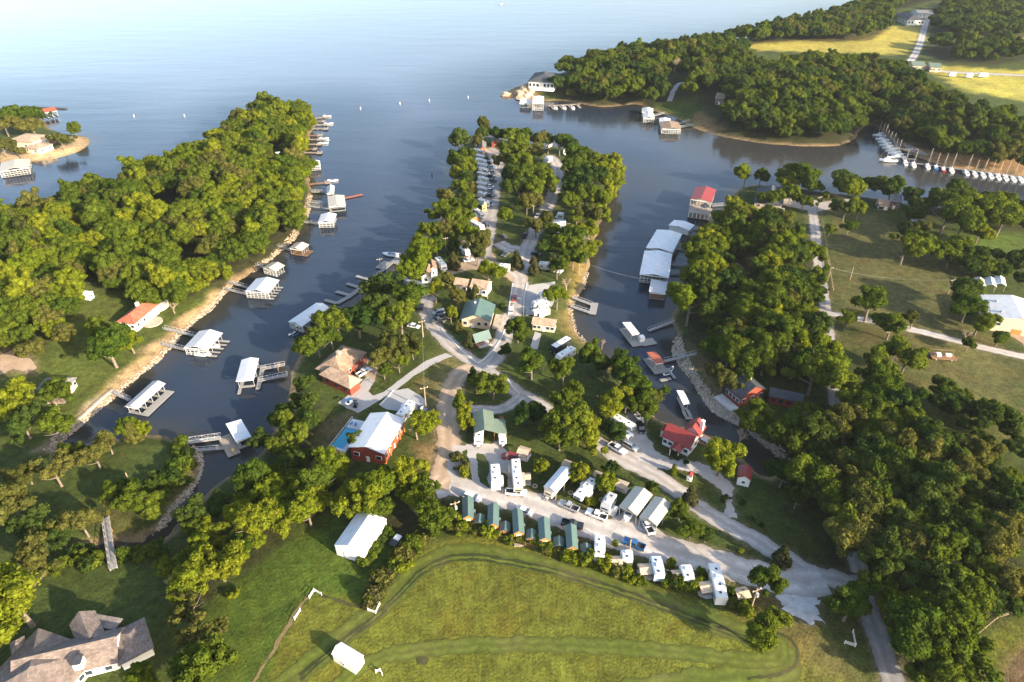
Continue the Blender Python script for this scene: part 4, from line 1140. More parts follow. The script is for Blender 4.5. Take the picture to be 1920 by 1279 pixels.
fill([(1690,735),(1760,730),(1850,770),(1930,800),(1930,880),(1850,845),(1780,800)], 7.0, (3.2, 4.8), ['round','wide'], 'ndd', 'low tree of the hedge along the right pasture', 'hedge along the right pasture', zc=6, inset=0)
fill([(1760,480),(1830,480),(1930,490),(1930,530),(1850,525),(1790,510)], 6.5, (3.0, 4.4), ['round','wide'], 'ndd', 'low tree of the hedge behind the open sheds', 'hedge behind the open sheds', zc=6, inset=0)
fill([(1640,350),(1700,350),(1740,380),(1730,420),(1660,385)], 8.5, (4.0, 5.6), K3, 'nd', 'tree around the brown lake house on the right shore', 'trees around the brown lake house', holes=[[(1640,360),(1692,360),(1692,400),(1640,400)]])
fill([(215,905),(300,890),(330,930),(290,985),(225,1010)], 5.2, (2.6, 3.8), ['round','wide'], 'dn', 'bushy tree on the creek bank beside the footbridge', 'bushy trees beside the footbridge', zc=5, inset=0)

wood_pts.sort(key=lambda p: (p[1] ** 2 + p[0] ** 2 + CAMH ** 2) ** .5 / p[2])     # those that show largest first
budget = max(0, 296 - tree_count[0])
# spread the individual trees over what shows largest
single = wood_pts[:budget]; rest = wood_pts[budget:]
for x, y, R, k, lf, lab, grp in single:
    tree_at(x, y, R, k, lf, lab, grp, hk=.9)
print('trees', tree_count[0], 'in the far wood', len(rest))

def forest(name, pts, label):
    """the far wood: crowns set on points by geometry nodes"""
    me = bpy.data.meshes.new(name)
    co = np.array([(x, y, H(x, y) + CROWN_K[k] * R * .9) for x, y, R, k, lf, a, b_ in pts], np.float32)
    me.vertices.add(len(co)); me.vertices.foreach_set('co', co.ravel())
    protos = []
    keys = {}
    ids = []
    for x, y, R, k, lf, a, b_ in pts:
        kk = (k, random.randrange(2), lf)
        if kk not in keys:
            keys[kk] = len(protos)
            protos.append(with_leaf(CROWNS[k][kk[1] % len(CROWNS[k])], lf))
        ids.append(keys[kk])
    sc = np.array([(R / REF * random.uniform(.95, 1.08), R / REF * random.uniform(.95, 1.08), R / REF * random.uniform(.9, 1.12)) for x, y, R, *_ in pts], np.float32)
    ro = np.array([(0, 0, random.uniform(0, 6.28)) for _ in pts], np.float32)
    for nm, ty, arr, key in (('sc', 'FLOAT_VECTOR', sc, 'vector'), ('ro', 'FLOAT_VECTOR', ro, 'vector'), ('pick', 'INT', np.array(ids, np.int32), 'value')):
        a = me.attributes.new(nm, ty, 'POINT'); a.data.foreach_set(key, arr.ravel())
    o = bpy.data.objects.new(name, me); COL.objects.link(o)
    pc = bpy.data.collections.new('crown_library')
    for i, pm in enumerate(protos):
        po = bpy.data.objects.new('%03d_crown' % i, pm); pc.objects.link(po)
    ng = bpy.data.node_groups.new('forest', 'GeometryNodeTree')
    ng.interface.new_socket('Geometry', in_out='INPUT', socket_type='NodeSocketGeometry'); ng.interface.new_socket('Geometry', in_out='OUTPUT', socket_type='NodeSocketGeometry')
    n = ng.nodes; l = ng.links
    gi = n.new('NodeGroupInput'); go = n.new('NodeGroupOutput'); ci = n.new('GeometryNodeCollectionInfo'); ip = n.new('GeometryNodeInstanceOnPoints')
    ci.inputs['Collection'].default_value = pc; ci.inputs['Separate Children'].default_value = True; ci.inputs['Reset Children'].default_value = True
    def na(nm, ty):
        q = n.new('GeometryNodeInputNamedAttribute'); q.data_type = ty; q.inputs['Name'].default_value = nm; return q.outputs[0]
    e2r = n.new('FunctionNodeEulerToRotation')
    l.new(na('ro', 'FLOAT_VECTOR'), e2r.inputs[0])
    l.new(gi.outputs[0], ip.inputs['Points']); l.new(ci.outputs[0], ip.inputs['Instance']); ip.inputs['Pick Instance'].default_value = True
    l.new(na('pick', 'INT'), ip.inputs['Instance Index']); l.new(e2r.outputs[0], ip.inputs['Rotation']); l.new(na('sc', 'FLOAT_VECTOR'), ip.inputs['Scale'])
    l.new(ip.outputs[0], go.inputs[0])
    md = o.modifiers.new('forest', 'NODES'); md.node_group = ng
    o['kind'] = 'stuff'; o['label'] = label; o['category'] = 'woodland'
    return o
forest('woodland', rest, 'mass of leafy woodland on the far shores and wood interiors')

# ================================================================== BUILDINGS
def frame(A, B, C, z):
    """rectangle from three roof corners seen in the photograph at height z: centre, length A-B, width B-C, direction"""
    a = Vector(g(*A, z)); b = Vector(g(*B, z)); c = Vector(g(*C, z))
    d = b - a; Ln = d.length; d = d / Ln; n = Vector((-d.y, d.x)); w = (c - b).dot(n)
    ctr = a + d * Ln / 2 + n * w / 2
    return ctr.x, ctr.y, math.atan2(d.y, d.x), Ln, abs(w)
def ground_under(A, B, C, h):
    z = 3.0
    for _ in range(6):
        x, y, r, l, w = frame(A, B, C, z + h); z = max(H(x, y), .2)
    return z
def gable_roof(L, W, e, rise, t=.16, y0=0.0):
    s = rise / (W / 2)
    pr = [(-W / 2, e), (0, e + rise), (W / 2, e), (W / 2, e + t), (0, e + rise + t), (-W / 2, e + t)]
    mb = MB()
    n = 6
    P = [(y, z) for y, z in pr]
    V = [(-L / 2, y + y0, z) for y, z in P] + [(L / 2, y + y0, z) for y, z in P]
    F = [(0, 1, 4, 5), (1, 2, 3, 4), (11, 10, 7, 6), (10, 9, 8, 7)]
    for k in range(n): F.append((k, k + n, (k + 1) % n + n, (k + 1) % n))
    return mb.add(V, F)
def hip_roof(L, W, e, rise, t=.14):
    if L >= W: r = (L - W) / 2 + .01; R = [(-r, 0), (r, 0)]
    else: r = (W - L) / 2; R = [(0, -r), (0, r)]
    h, k = L / 2, W / 2
    V = [(-h, -k, e), (h, -k, e), (h, k, e), (-h, k, e), (-h, -k, e + t), (h, -k, e + t), (h, k, e + t), (-h, k, e + t), (*R[0], e + rise), (*R[1], e + rise)]
    F = [(3, 2, 1, 0), (0, 1, 5, 4), (1, 2, 6, 5), (2, 3, 7, 6), (3, 0, 4, 7)]
    if L >= W: F += [(4, 5, 9, 8), (5, 6, 9), (6, 7, 8, 9), (7, 4, 8)]
    else: F += [(4, 5, 8), (5, 6, 9, 8), (6, 7, 9), (7, 4, 8, 9)]
    return MB().add(V, F)
def window(parent, x, y, z, w, h, along, name='window', out=1):
    """along: 'x' the window lies in a wall running along x"""
    f = MB(); p = MB()
    if along == 'x':
        f.box(x, y, z, w + .2, .10, h + .2); p.box(x, y + out * .03, z + .1, w, .10, h)
    else:
        f.box(x, y, z, .10, w + .2, h + .2); p.box(x + out * .03, y, z + .1, .10, w, h)
    o = f.build(name, TRIM_WHITE, parent); p.build('pane', GLASS, o); return o
def door(parent, x, y, z, w, h, along, mat=None, out=1, name='door'):
    m = MB()
    if along == 'x': m.box(x, y, z, w, .12, h)
    else: m.box(x, y, z, .12, w, h)
    o = m.build(name, mat or TRIM_WHITE, parent)
    k = MB()
    if along == 'x': k.box(x + w * .35, y + out * .08, z + h * .45, .12, .08, .12)
    else: k.box(x + out * .08, y + w * .35, z + h * .45, .08, .12, .12)
    k.build('handle', STEEL, o); return o
def building(name, label, cat, cor, eave, rise, roof, wall, rmat, over=.45, win=(3, 1), wsz=(1.2, 1.1), doors=('-y',), group=None, open_sides=False, post=None, base=None, dmat=None, wz=None, dw=1.0):
    zg = ground_under(*cor, eave) if base is None else base
    x, y, r, L, W = frame(*cor, zg + eave)
    t = thing(name, label, cat, (x, y, zg), r, group)
    t['L'] = L; t['W'] = W
    l, w = L - 2 * over, W - 2 * over
    if roof == 'gable': gable_roof(L, W, eave, rise).build('roof', rmat, t)
    elif roof == 'hip': hip_roof(L, W, eave, rise).build('roof', rmat, t)
    elif roof == 'flat': MB().box(0, 0, eave, L, W, .25).build('roof', rmat, t)
    elif roof == 'shed':
        MB().prism_x([(-W / 2, eave), (W / 2, eave + rise), (W / 2, eave + rise + .15), (-W / 2, eave + .15)], -L / 2, L / 2).build('roof', rmat, t)
    if not open_sides:
        if roof == 'gable':
            rs = rise * w / W
            MB().prism_x([(-w / 2, -.5), (w / 2, -.5), (w / 2, eave + .12), (0, eave + rise - .04), (-w / 2, eave + .12)], -l / 2, l / 2).build('wall', wall, t)
        else:
            MB().box(0, 0, -.5, l, w, eave + .48).build('wall', wall, t)
        zz = wz if wz is not None else max(.7, eave * .36)
        for s in (-1, 1):
            for k in range(win[0]):
                px = -l / 2 + l * (k + .5) / win[0]
                if ('-y' if s < 0 else '+y') in doors and k == win[0] // 2:
                    door(t, px, s * (w / 2 + .05), -.05, dw, 2.1, 'x', dmat, s)
                else:
                    window(t, px, s * (w / 2 + .05), zz, *wsz, 'x', out=s)
            for k in range(win[1]):
                py = -w / 2 + w * (k + .5) / win[1]
                if ('-x' if s < 0 else '+x') in doors and k == win[1] // 2:
                    door(t, s * (l / 2 + .05), py, -.05, dw, 2.1, 'y', dmat, s)
                else:
                    window(t, s * (l / 2 + .05), py, zz, *wsz, 'y', out=s)
    else:
        n = max(2, int(l / 4) + 1)
        for s in (-1, 1):
            for k in range(n):
                box(t, 'post', post or STEEL, -l / 2 + l * k / (n - 1), s * w / 2, -.3, .14, .14, eave + .3)
    return t
def loc(root, x, y, z):
    """world point in the frame of a thing"""
    dx, dy = x - root.location.x, y - root.location.y; c, s = math.cos(root.rotation_euler.z), math.sin(root.rotation_euler.z)
    return (dx * c + dy * s, -dx * s + dy * c, z - root.location.z)

# ---- left shore
h = building('lake_house', 'white lake house with red roof on the left shore lawn', 'house', ((217,604),(265,566),(294,574)), 3.4, 2.2, 'hip', WALL_WHITE, SHINGLE_RED, .6, (4, 3))
L, W = h['L'], h['W']
cyl = MB(); cyl.tube([(L / 2 - 1, -W / 2 + .5, 2.6), (L / 2 - 1, -W / 2 + .5, 2.9)], 4.2, 20); cyl.build('balcony', TRIM_WHITE, h)
rail = MB()
for k in range(14):
    a = -1.8 + k * .2; rail.box(L / 2 - 1 + 4.1 * math.cos(a), -W / 2 + .5 + 4.1 * math.sin(a), 2.9, .1, .1, 1.0)
rail.build('railing', TRIM_WHITE, h)
MB().tube([(0, -W / 2 - 1, -.3), (0, -W / 2 - 1, .15)], 3.6, 20).build('patio', STONE, h)
box(h, 'chimney', TRIM_WHITE, 2, 1, 4, 1.0, 1.0, 2.6)
h = building('cottage', 'brown hipped cottage with porch above the stone wall at the left', 'house', ((66,732),(86,709),(148,704)), 3.0, 2.2, 'hip', WALL_TAN, SHINGLE_GREY, .6, (3, 3))
L, W = h['L'], h['W']
s_ = -1
box(h, 'porch_deck', WOOD_DECK, -L / 2 - 1.6, s_ * W * .2, 0, 3.4, W * .55, .3)
for k in range(4): box(h, 'porch_post', WOOD_BROWN, -L / 2 - 3.1, s_ * W * .2 - W * .24 + k * W * .16, 0, .16, .16, 2.6)
MB().prism_x([(s_ * W * .2 - W * .3, 2.6), (s_ * W * .2, 4.2), (s_ * W * .2 + W * .3, 2.6)], -L / 2 - 3.4, -L / 2 + 1.5).build('porch_roof', SHINGLE_GREY, h)
building('lake_house', 'small white two storey house hidden in the left peninsula wood', 'house', ((309,412),(336,414),(338,402)), 5.2, 1.6, 'gable', WALL_WHITE, SHINGLE_GREY, .4, (3, 2), wz=3.4)
building('lake_house', 'brown roofed house under trees near the left cove', 'house', ((344,505),(362,488),(384,492)), 3.0, 1.8, 'gable', WALL_BROWN, SHINGLE_BROWN, .4, (3, 2))
building('garden_shed', 'small white shed on the left lawn edge', 'shed', ((149,552),(165,554),(168,546)), 2.3, .8, 'gable', WALL_WHITE, WHITE_METAL, .2, (1, 1), (.7, .7))
building('lake_house', 'white gabled house near the tip of the left peninsula', 'house', ((541,240),(560,242),(563,232)), 4, 2, 'gable', WALL_WHITE, SHINGLE_GREY, .4, (3, 2))
building('lake_house', 'long white roofed house halfway along the left peninsula', 'house', ((501,297),(528,293),(526,285)), 4, 1.4, 'gable', WALL_WHITE, WHITE_METAL, .4, (3, 2))
building('lake_house', 'tan villa with orange tiled roof on the far left shore', 'house', ((12,264),(60,268),(74,252)), 4.5, 2.2, 'hip', WALL_CREAM, SHINGLE_TAN, .6, (5, 2))
building('lake_house', 'lower cream wing of the far left villa', 'house', ((44,277),(70,281),(79,267)), 3.2, 1.6, 'hip', WALL_CREAM, SHINGLE_TAN, .5, (3, 2))
building('boat_house', 'dark boat shelter beside the far left villa', 'shed', ((80,262),(96,263),(98,256)), 2.6, .8, 'gable', WALL_BROWN, SHINGLE_DARK, .3, (1, 1))

HOUSE_ROOF = shingle('shingle_grey_brown', (.175, .135, .115))
# ---- large brown house in the lower left corner
h = building('large_house', 'large house with many brown roof planes in the lower left corner', 'house', ((-70,1325),(72,1178),(208,1200)), 3.2, 3.4, 'hip', WALL_CREAM, HOUSE_ROOF, .6, (5, 3))
zg = h.location.z
def add_wing(root, cor, eave, rise, kind, rmat, wall, over=.5, win=2):
    x, y, r, L, W = frame(*cor, root.location.z + eave); lx, ly, _ = loc(root, x, y, 0); rr = r - root.rotation_euler.z
    mw = MB(); l, w = L - 2 * over, W - 2 * over
    if kind == 'gable': mw.prism_x([(-w / 2, -.5), (w / 2, -.5), (w / 2, eave + .1), (0, eave + rise - .05), (-w / 2, eave + .1)], -l / 2, l / 2)
    else: mw.box(0, 0, -.5, l, w, eave + .45)
    o = mw.build('wing', wall, root); o.location = (lx, ly, 0); o.rotation_euler = (0, 0, rr)
    (gable_roof(L, W, eave, rise) if kind == 'gable' else hip_roof(L, W, eave, rise)).build('wing_roof', rmat, o)
    for s in (-1, 1):
        for k in range(win):
            px = -l / 2 + l * (k + .5) / win
            MB().box(px, s * (w / 2 + .04), 1.0, 1.3, .1, 1.2).build('wing_window', GLASS, o)
    return o, L, W
add_wing(h, ((20,1292),(222,1243),(199,1184)), 3.15, 3.0, 'gable', HOUSE_ROOF, WALL_WHITE, .5, 5)
add_wing(h, ((222,1250),(206,1190),(278,1180)), 3.0, 1.5, 'hip', HOUSE_ROOF, WALL_WHITE)
add_wing(h, ((150,1222),(130,1172),(196,1184)), 3.25, 2.2, 'gable', HOUSE_ROOF, WALL_CREAM)
add_wing(h, ((22,1228),(18,1206),(48,1203)), 2.8, 1.4, 'hip', HOUSE_ROOF, WALL_CREAM, win=1)
dx, dy = g(146, 1240, zg + 6); lx, ly, _ = loc(h, dx, dy, 0)
o = box(h, 'dormer', TRIM_WHITE, lx, ly, 4.4, 2.0, 1.6, 2.0, .5); MB().box(lx, ly, 6.4, 2.3, 1.9, .18, .5).build('dormer_roof', SHINGLE_DARK, o)
building('patio_roof', 'flat grey patio roof behind the large brown house', 'shelter', ((151,1171),(167,1150),(230,1162)), 2.8, 0, 'flat', WALL_GREY, SHINGLE_PATIO, .3, open_sides=True, post=WOOD_BROWN)

# ---- village centre
h = building('hip_house', 'red walled house with brown hipped roofs beside the left cove', 'house', ((590,692),(641,647.5),(685.6,663.7)), 3.4, 3.6, 'hip', WALL_RED, SHINGLE_BROWN, .8, (4, 3))
add_wing(h, ((656,730),(597.5,702.5),(622,686)), 3.3, 2.6, 'hip', SHINGLE_TAN, WALL_RED, .7, 3)
L, W = h['L'], h['W']
box(h, 'chimney', STONE, -L * .05, 0, 5.2, 1.2, 1.2, 2.6)
for k in range(4): box(h, 'porch_post', WALL_RED, L / 2 - 2 - k * 2.2, -W / 2 - .6, -.2, .22, .22, 3.5)
box(h, 'porch_beam', WALL_RED, L / 2 - 5.2, -W / 2 - .6, 3.15, 7.4, .24, .24)

h = building('pavilion', 'long white metal roofed pavilion with red walls beside the pool', 'pavilion', ((652,839.5),(694.5,775),(754,796.3)), 4.6, 1.6, 'gable', WALL_RED, WHITE_METAL, .5, (5, 3), (1.6, 1.2), doors=('-y', '-x'))
L, W = h['L'], h['W']
for k in range(5): box(h, 'corner_post', WALL_ORANGE, -L / 2 + .8 + k * (L - 1.6) / 4, -W / 2 + .25, -.4, .3, .25, 4.9)
# pool deck and pool
zg = ground_under((607,854),(661,785),(690,790), 1.0); x, y, r, L, W = frame((607,854),(661,785),(690,790), zg + 1.0)
pd = thing('pool_deck', 'raised white pool deck beside the pavilion', 'deck', (x, y, zg), r)
x2, y2, r2, L2, W2 = frame((622,837.6),(647.6,801.3),(670,805), zg + .9); lx, ly, _ = loc(pd, x2, y2, 0)
# deck slab with an opening for the water
for nm, bx_ in (('deck_slab', (-L / 2, lx - L2 / 2, -W / 2, W / 2)), ('deck_slab', (lx + L2 / 2, L / 2, -W / 2, W / 2)), ('deck_slab', (lx - L2 / 2, lx + L2 / 2, ly + W2 / 2, W / 2)), ('deck_slab', (lx - L2 / 2, lx + L2 / 2, -W / 2, ly - W2 / 2))):
    a, b_, c_, d_ = bx_
    if b_ - a > .05 and d_ - c_ > .05: box(pd, nm, M('pool_deck', (.55, .54, .53), .8, .06, .8), (a + b_) / 2, (c_ + d_) / 2, -.4, b_ - a, d_ - c_, 1.4)
m, nt, b, LK = new_mat('pool_water'); b.inputs['Base Color'].default_value = (.035, .30, .42, 1); b.inputs['Roughness'].default_value = .06
nz = nt.nodes.new('ShaderNodeTexNoise'); nz.inputs['Scale'].default_value = 1.2; bpn = nt.nodes.new('ShaderNodeBump'); bpn.inputs['Strength'].default_value = .08; LK.new(nz.outputs[0], bpn.inputs['Height']); LK.new(bpn.outputs[0], b.inputs['Normal'])
box(pd, 'pool_water', m, lx, ly, -.3, L2, W2, 1.15)
rl = MB()
for k in range(12): rl.box(-L / 2 + .15, -W / 2 + .3 + k * (W - .6) / 11, 1.0, .08, .08, 1.0)
rl.box(-L / 2 + .15, 0, 1.95, .1, W, .08); rl.box(0, W / 2 - .12, 1.95, L, .1, .08)
for k in range(20): rl.box(-L / 2 + .2 + k * (L - .4) / 19, W / 2 - .12, 1.0, .08, .08, 1.0)
rl.build('railing', TRIM_WHITE, pd)
for k, (fx_, fy_) in enumerate(((L / 2 - 2.2, 1.6), (L / 2 - 2.2, 0.2), (-L / 2 + 2.4, 1.5), (-L / 2 + 2.6, -.4))):
    c = thing('lounge_chair', 'pool lounge chair on the deck %s' % ('near the driveway, left one', 'near the driveway, right one', 'at the lower end, left one', 'at the lower end, right one')[k], 'chair', (0, 0, 0))
    wx = x + fx_ * math.cos(r) - fy_ * math.sin(r); wy = y + fx_ * math.sin(r) + fy_ * math.cos(r); c.location = (wx, wy, zg + 1.0); c.rotation_euler = (0, 0, r + .4 * k)
    cm = PLASTIC_BLUE if k < 2 else WALL_RED
    box(c, 'seat', cm, 0, 0, .3, 1.3, .62, .08); o = box(c, 'backrest', cm, 0, 0, 0, .08, .62, .8); o.location = (-.65, 0, .3); o.rotation_euler = (0, -.6, 0)
    for sx in (-.5, .5):
        for sy in (-.26, .26): box(c, 'leg', TRIM_WHITE, sx, sy, 0, .06, .06, .3)

h = building('village_hall', 'tan hall with large green gabled roof in the village centre', 'hall', ((861.4,600.1),(872.4,568.2),(929,573.2)), 3.6, 2.6, 'gable', WALL_TAN, GREEN_METAL, .7, (4, 4), (1.3, 1.4), doors=('-x',))
L, W = h['L'], h['W']
box(h, 'side_terrace', STONE, 0, -W / 2 - 1.8, -.2, L * .8, 3.4, .5)
box(h, 'vent_pipe', TRIM_WHITE, L * .25, W * .12, 5.3, .5, .5, 1.1)
x, y, z = land(902, 645)
s = thing('picnic_shelter', 'small shelter with steep green roof in front of the hall', 'shelter', (x, y, z), .5)
gable_roof(6.4, 4.4, 2.6, 2.4).build('roof', GREEN_METAL, s)
for sx in (-2.6, 2.6):
    for sy in (-1.7, 1.7): box(s, 'post', WALL_RED, sx, sy, -.2, .25, .25, 2.85)
box(s, 'table', WALL_RED, 0, 0, .7, 2.4, 1.0, .1); box(s, 'bench', WALL_RED, 0, 1.0, .4, 2.4, .35, .08); box(s, 'bench', WALL_RED, 0, -1.0, .4, 2.4, .35, .08)
box(s, 'floor_slab', CONCRETE, 0, 0, -.2, 6.6, 4.8, .28)
building('tan_house', 'tan house with white gable end behind the village hall', 'house', ((880,538.8),(912.7,544.4),(921.4,528)), 3.2, 2.0, 'gable', WALL_WHITE, SHINGLE_TAN, .5, (4, 2))
building('tan_house', 'smaller tan roofed house left of the white gabled house', 'house', ((850,533.8),(876,537.5),(880,525)), 3.0, 1.8, 'gable', WALL_TAN, SHINGLE_TAN, .5, (3, 2))
building('cottage', 'small tan cottage on the lane beside the right cove', 'house', ((996.3,607.6),(1041.4,613.2),(1046,599.5)), 2.9, 1.5, 'gable', WALL_CREAM, SHINGLE_TAN, .4, (5, 2))
building('boat_store', 'long grey roofed boat store near the finger pier', 'shed', ((788,548),(755,521),(780,522)), 3.2, 1.0, 'gable', WALL_GREY, GREY_METAL, .3, (4, 1))
building('utility_shed', 'brown roofed shed beside the coach near the pier head', 'shed', ((789,520),(795,500),(812,504)), 3.0, 1.4, 'gable', WALL_WHITE, SHINGLE_BROWN, .3, (2, 1))
building('utility_shed', 'white fronted shed with brown roof above the pier sheds', 'shed', ((803,508),(800,492),(818,494)), 3.0, 1.4, 'gable', WALL_WHITE, SHINGLE_BROWN, .3, (2, 1))

h = building('garage', 'green roofed open garage with lean-to on the camp road', 'garage', ((888.8,813.2),(886.3,774.4),(925.7,780.6)), 3.6, 1.2, 'gable', WALL_CREAM, PALE_GREEN_METAL, .3, open_sides=True, post=WOOD_BROWN)
L, W = h['L'], h['W']
MB().prism_x([(-W / 2 + .1, 3.4), (-W / 2 - 3.4, 2.6), (-W / 2 - 3.4, 2.75), (-W / 2 + .1, 3.55)], -L / 2, L * .18).build('lean_to_roof', PALE_GREEN_METAL, h)
for k in range(3): box(h, 'lean_to_post', WOOD_BROWN, -L / 2 + .3 + k * L * .3, -W / 2 - 3.2, -.3, .14, .14, 2.95)
box(h, 'back_wall', WALL_CREAM, L / 2 - .6, 0, -.3, .15, W - .8, 3.85)
box(h, 'side_wall', WALL_CREAM, 0, W / 2 - .5, -.3, L - 1.4, .12, 3.85)
building('storage_tank_shed', 'small round roofed brown shed behind the green garage', 'shed', ((936,790),(937,781),(944,782)), 2.0, .5, 'hip', WALL_BROWN, RUST_METAL, .1, (1, 1), (.5, .5))

# red roofed house at the cove
h = building('red_house', 'white house with crossing red metal roofs at the cove', 'house', ((1239.4,818.3),(1293.3,844),(1312.5,819)), 3.3, 2.6, 'gable', WALL_WHITE, RED_METAL, .5, (5, 2))
add_wing(h, ((1312,819),(1324.5,801),(1296,786.5)), 3.35, 2.5, 'gable', RED_METAL, WALL_WHITE, .5, 2)
add_wing(h, ((1237,806),(1247,795),(1256,800)), 2.7, .9, 'hip', RED_METAL, WALL_WHITE, .3, 1)
x, y = g(1316, 800, h.location.z + 5); lx, ly, _ = loc(h, x, y, 0); box(h, 'chimney', TRIM_WHITE, lx, ly, 3, 1.0, 1.0, 4.4)
L, W = h['L'], h['W']
o = gable_roof(3.6, 3.2, 2.7, 1.1).build('porch_roof', RED_METAL, h); o.location = (L * .12, -W / 2 - 1.0, 0); o.rotation_euler = (0, 0, math.pi / 2)
for sx in (-1.3, 1.3): box(h, 'porch_post', TRIM_WHITE, L * .12 + sx, -W / 2 - 2.4, -.3, .2, .2, 3.0)
x, y = land(1325, 830)[:2]; lx, ly, _ = loc(h, x, y, 0); box(h, 'deck', WOOD_BROWN, lx, ly, -.4, 6, 4.2, .7); box(h, 'hot_tub', M('tub', (.10, .12, .16), .3, .1, 1), lx - .6, ly - .4, .3, 2, 2, .8)
building('red_cottage', 'small white shed with red roof and porch right of the red house', 'shed', ((1382,896),(1385,873),(1411,881)), 2.8, 1.2, 'gable', WALL_WHITE, RED_METAL, .3, (2, 1), (.8, .8))
building('well_house', 'tiny white well house with red roof on the drive lawn', 'shed', ((1287,893),(1290,886),(1301,888)), 1.8, 1.0, 'gable', WALL_WHITE, RED_METAL, .15, (1, 1), (.4, .4))

# dark roofed house on the far bank
h = building('dark_house', 'red house with dark gabled roof on the right bank', 'house', ((1388,750),(1357,724),(1409,707)), 3.4, 3.4, 'gable', WALL_RED, SHINGLE_DARK, .6, (4, 3), (1.3, 1.2))
add_wing(h, ((1441,743),(1506,757),(1511,740)), 3.0, 1.7, 'gable', SHINGLE_DARK, WALL_RED, .5, 4)
L, W = h['L'], h['W']; box(h, 'chimney', STONE, L * .1, -W * .1, 4.5, 1.3, 1.3, 3.2)
box(h, 'terrace', CONCRETE, 0, W / 2 + 1.6, -.4, L, 3.6, .6)
building('lake_house', 'grey roofed house hidden in the wood right of the marina', 'house', ((1370,528),(1366,500),(1392,494)), 3.2, 2.0, 'gable', WALL_GREY, SHINGLE_GREY, .4, (3, 2))
building('gabled_house', 'dark hip roofed house on the tip of the right shore', 'house', ((1413,379),(1420,352),(1474,349)), 3.4, 5.0, 'hip', WALL_TAN, SHINGLE_DARK, .6, (4, 3))
h = building('grey_house', 'grey gabled house with a round red gazebo on the right shore', 'house', ((1433,404),(1470,408),(1477,392)), 3.4, 2.4, 'gable', WALL_GREY, SHINGLE_GREY, .5, (4, 2))
x, y = g(1474, 402, h.location.z + 3); lx, ly, _ = loc(h, x, y, 0)
MB().tube([(lx, ly, 2.7), (lx, ly, 4.2)], [2.6, .2], 8).build('gazebo_roof', RUST_METAL, h)
for k in range(6): box(h, 'gazebo_post', WALL_ORANGE, lx + 2.2 * math.cos(k * 1.047), ly + 2.2 * math.sin(k * 1.047), -.3, .18, .18, 3.05)
building('garage', 'brown roofed garage with white doors on the right shore', 'garage', ((1648,384),(1669,386),(1672,376)), 2.8, 1.4, 'gable', WALL_TAN, SHINGLE_BROWN, .4, (2, 1), (2.2, 1.6), wz=.2)
building('lake_house', 'brown lake house facing the sailboats', 'house', ((1668,378),(1690,381),(1695,366)), 4.0, 2.0, 'gable', WALL_BROWN, SHINGLE_GREY, .5, (3, 2))
building('garden_shed', 'white roofed shed among trees on the right pasture', 'shed', ((1711,424),(1745,428),(1748,414)), 2.6, .8, 'gable', WALL_GREY, WHITE_METAL, .3, (2, 1))
h = building('metal_building', 'big white metal farm building at the right edge', 'barn', ((1856,597),(1838,553),(1942,556)), 5.0, 1.8, 'gable', WALL_CREAM, WHITE_METAL, .2, (5, 3), (1.4, 1.0), doors=('-x', '-y'), dmat=ORANGE, wz=2.6, dw=3.0)
L, W = h['L'], h['W']; box(h, 'roof_vent', STEEL, -L * .25, W * .28, 5.6, 1.1, .8, .9); box(h, 'roof_vent', STEEL, L * .2, W * .28, 5.6, 1.1, .8, .9)
for k, (a, lab) in enumerate((((1829,536), 'tan metal'), ((1849,535), 'blue grey'), ((1867,533), 'white'))):
    building('open_shed', '%s open fronted shed above the big white farm building' % lab, 'shed', (a, (a[0] - 3, a[1] - 15), (a[0] + 16, a[1] - 14)), 2.6, .8, 'gable', WALL_GREY, (TAN_METAL, GREY_METAL, WHITE_METAL)[k], .2, open_sides=True)

# white barn and shed on the hayfield
h = building('white_barn', 'plain white metal barn on the mown lawn', 'barn', ((626.5,1023),(672,958.5),(722,979)), 3.6, 1.6, 'gable', WHITE_METAL, WHITE_METAL, .12, (1, 1), (.05, .05), doors=('-x',), dmat=WALL_WHITE, dw=3.2)
building('white_shed', 'small white shed standing alone at the hayfield edge', 'shed', ((621.3,1227),(664,1253),(676.5,1226)), 2.6, .9, 'gable', WALL_WHITE, WHITE_METAL, .12, (1, 1), (.5, .5), doors=('+x',))

# ---- park cabins, their sheds, shelters
CABINS = [((866.8,973.2),(866.8,934),(888,935.4)), ((913.6,987.5),(914.7,947.7),(936,948.4)), ((962.3,1001.8),(959.7,957.6),(980.5,958.9)), ((1010.5,1014),(1008.6,973.2),(1030.7,974)), ((1062,1030),(1059.4,986.2),(1081,986.8))]
ordn = ['first', 'second', 'third', 'fourth', 'fifth']
for k, c in enumerate(CABINS):
    h = building('park_cabin', 'green roofed orange wood cabin on the camp road, %s from the utility pole' % ordn[k], 'cabin', c, 2.9, 1.0, 'gable', WALL_ORANGE, GREEN_METAL, .25, (3, 1), (.9, .8), doors=('-y',), group='park cabins along the camp road')
    L, W = h['L'], h['W']
    box(h, 'porch_deck', WOOD_DECK, -L / 2 - .7, 0, -.1, 1.6, W - .4, .45)
    box(h, 'gable_panel', WALL_CREAM, -L / 2 + .17, 0, 1.3, .08, 1.3, 1.4)
    box(h, 'air_conditioner', TRIM_WHITE, L * .1, -W / 2 - .1, .3, .8, .6, .7)
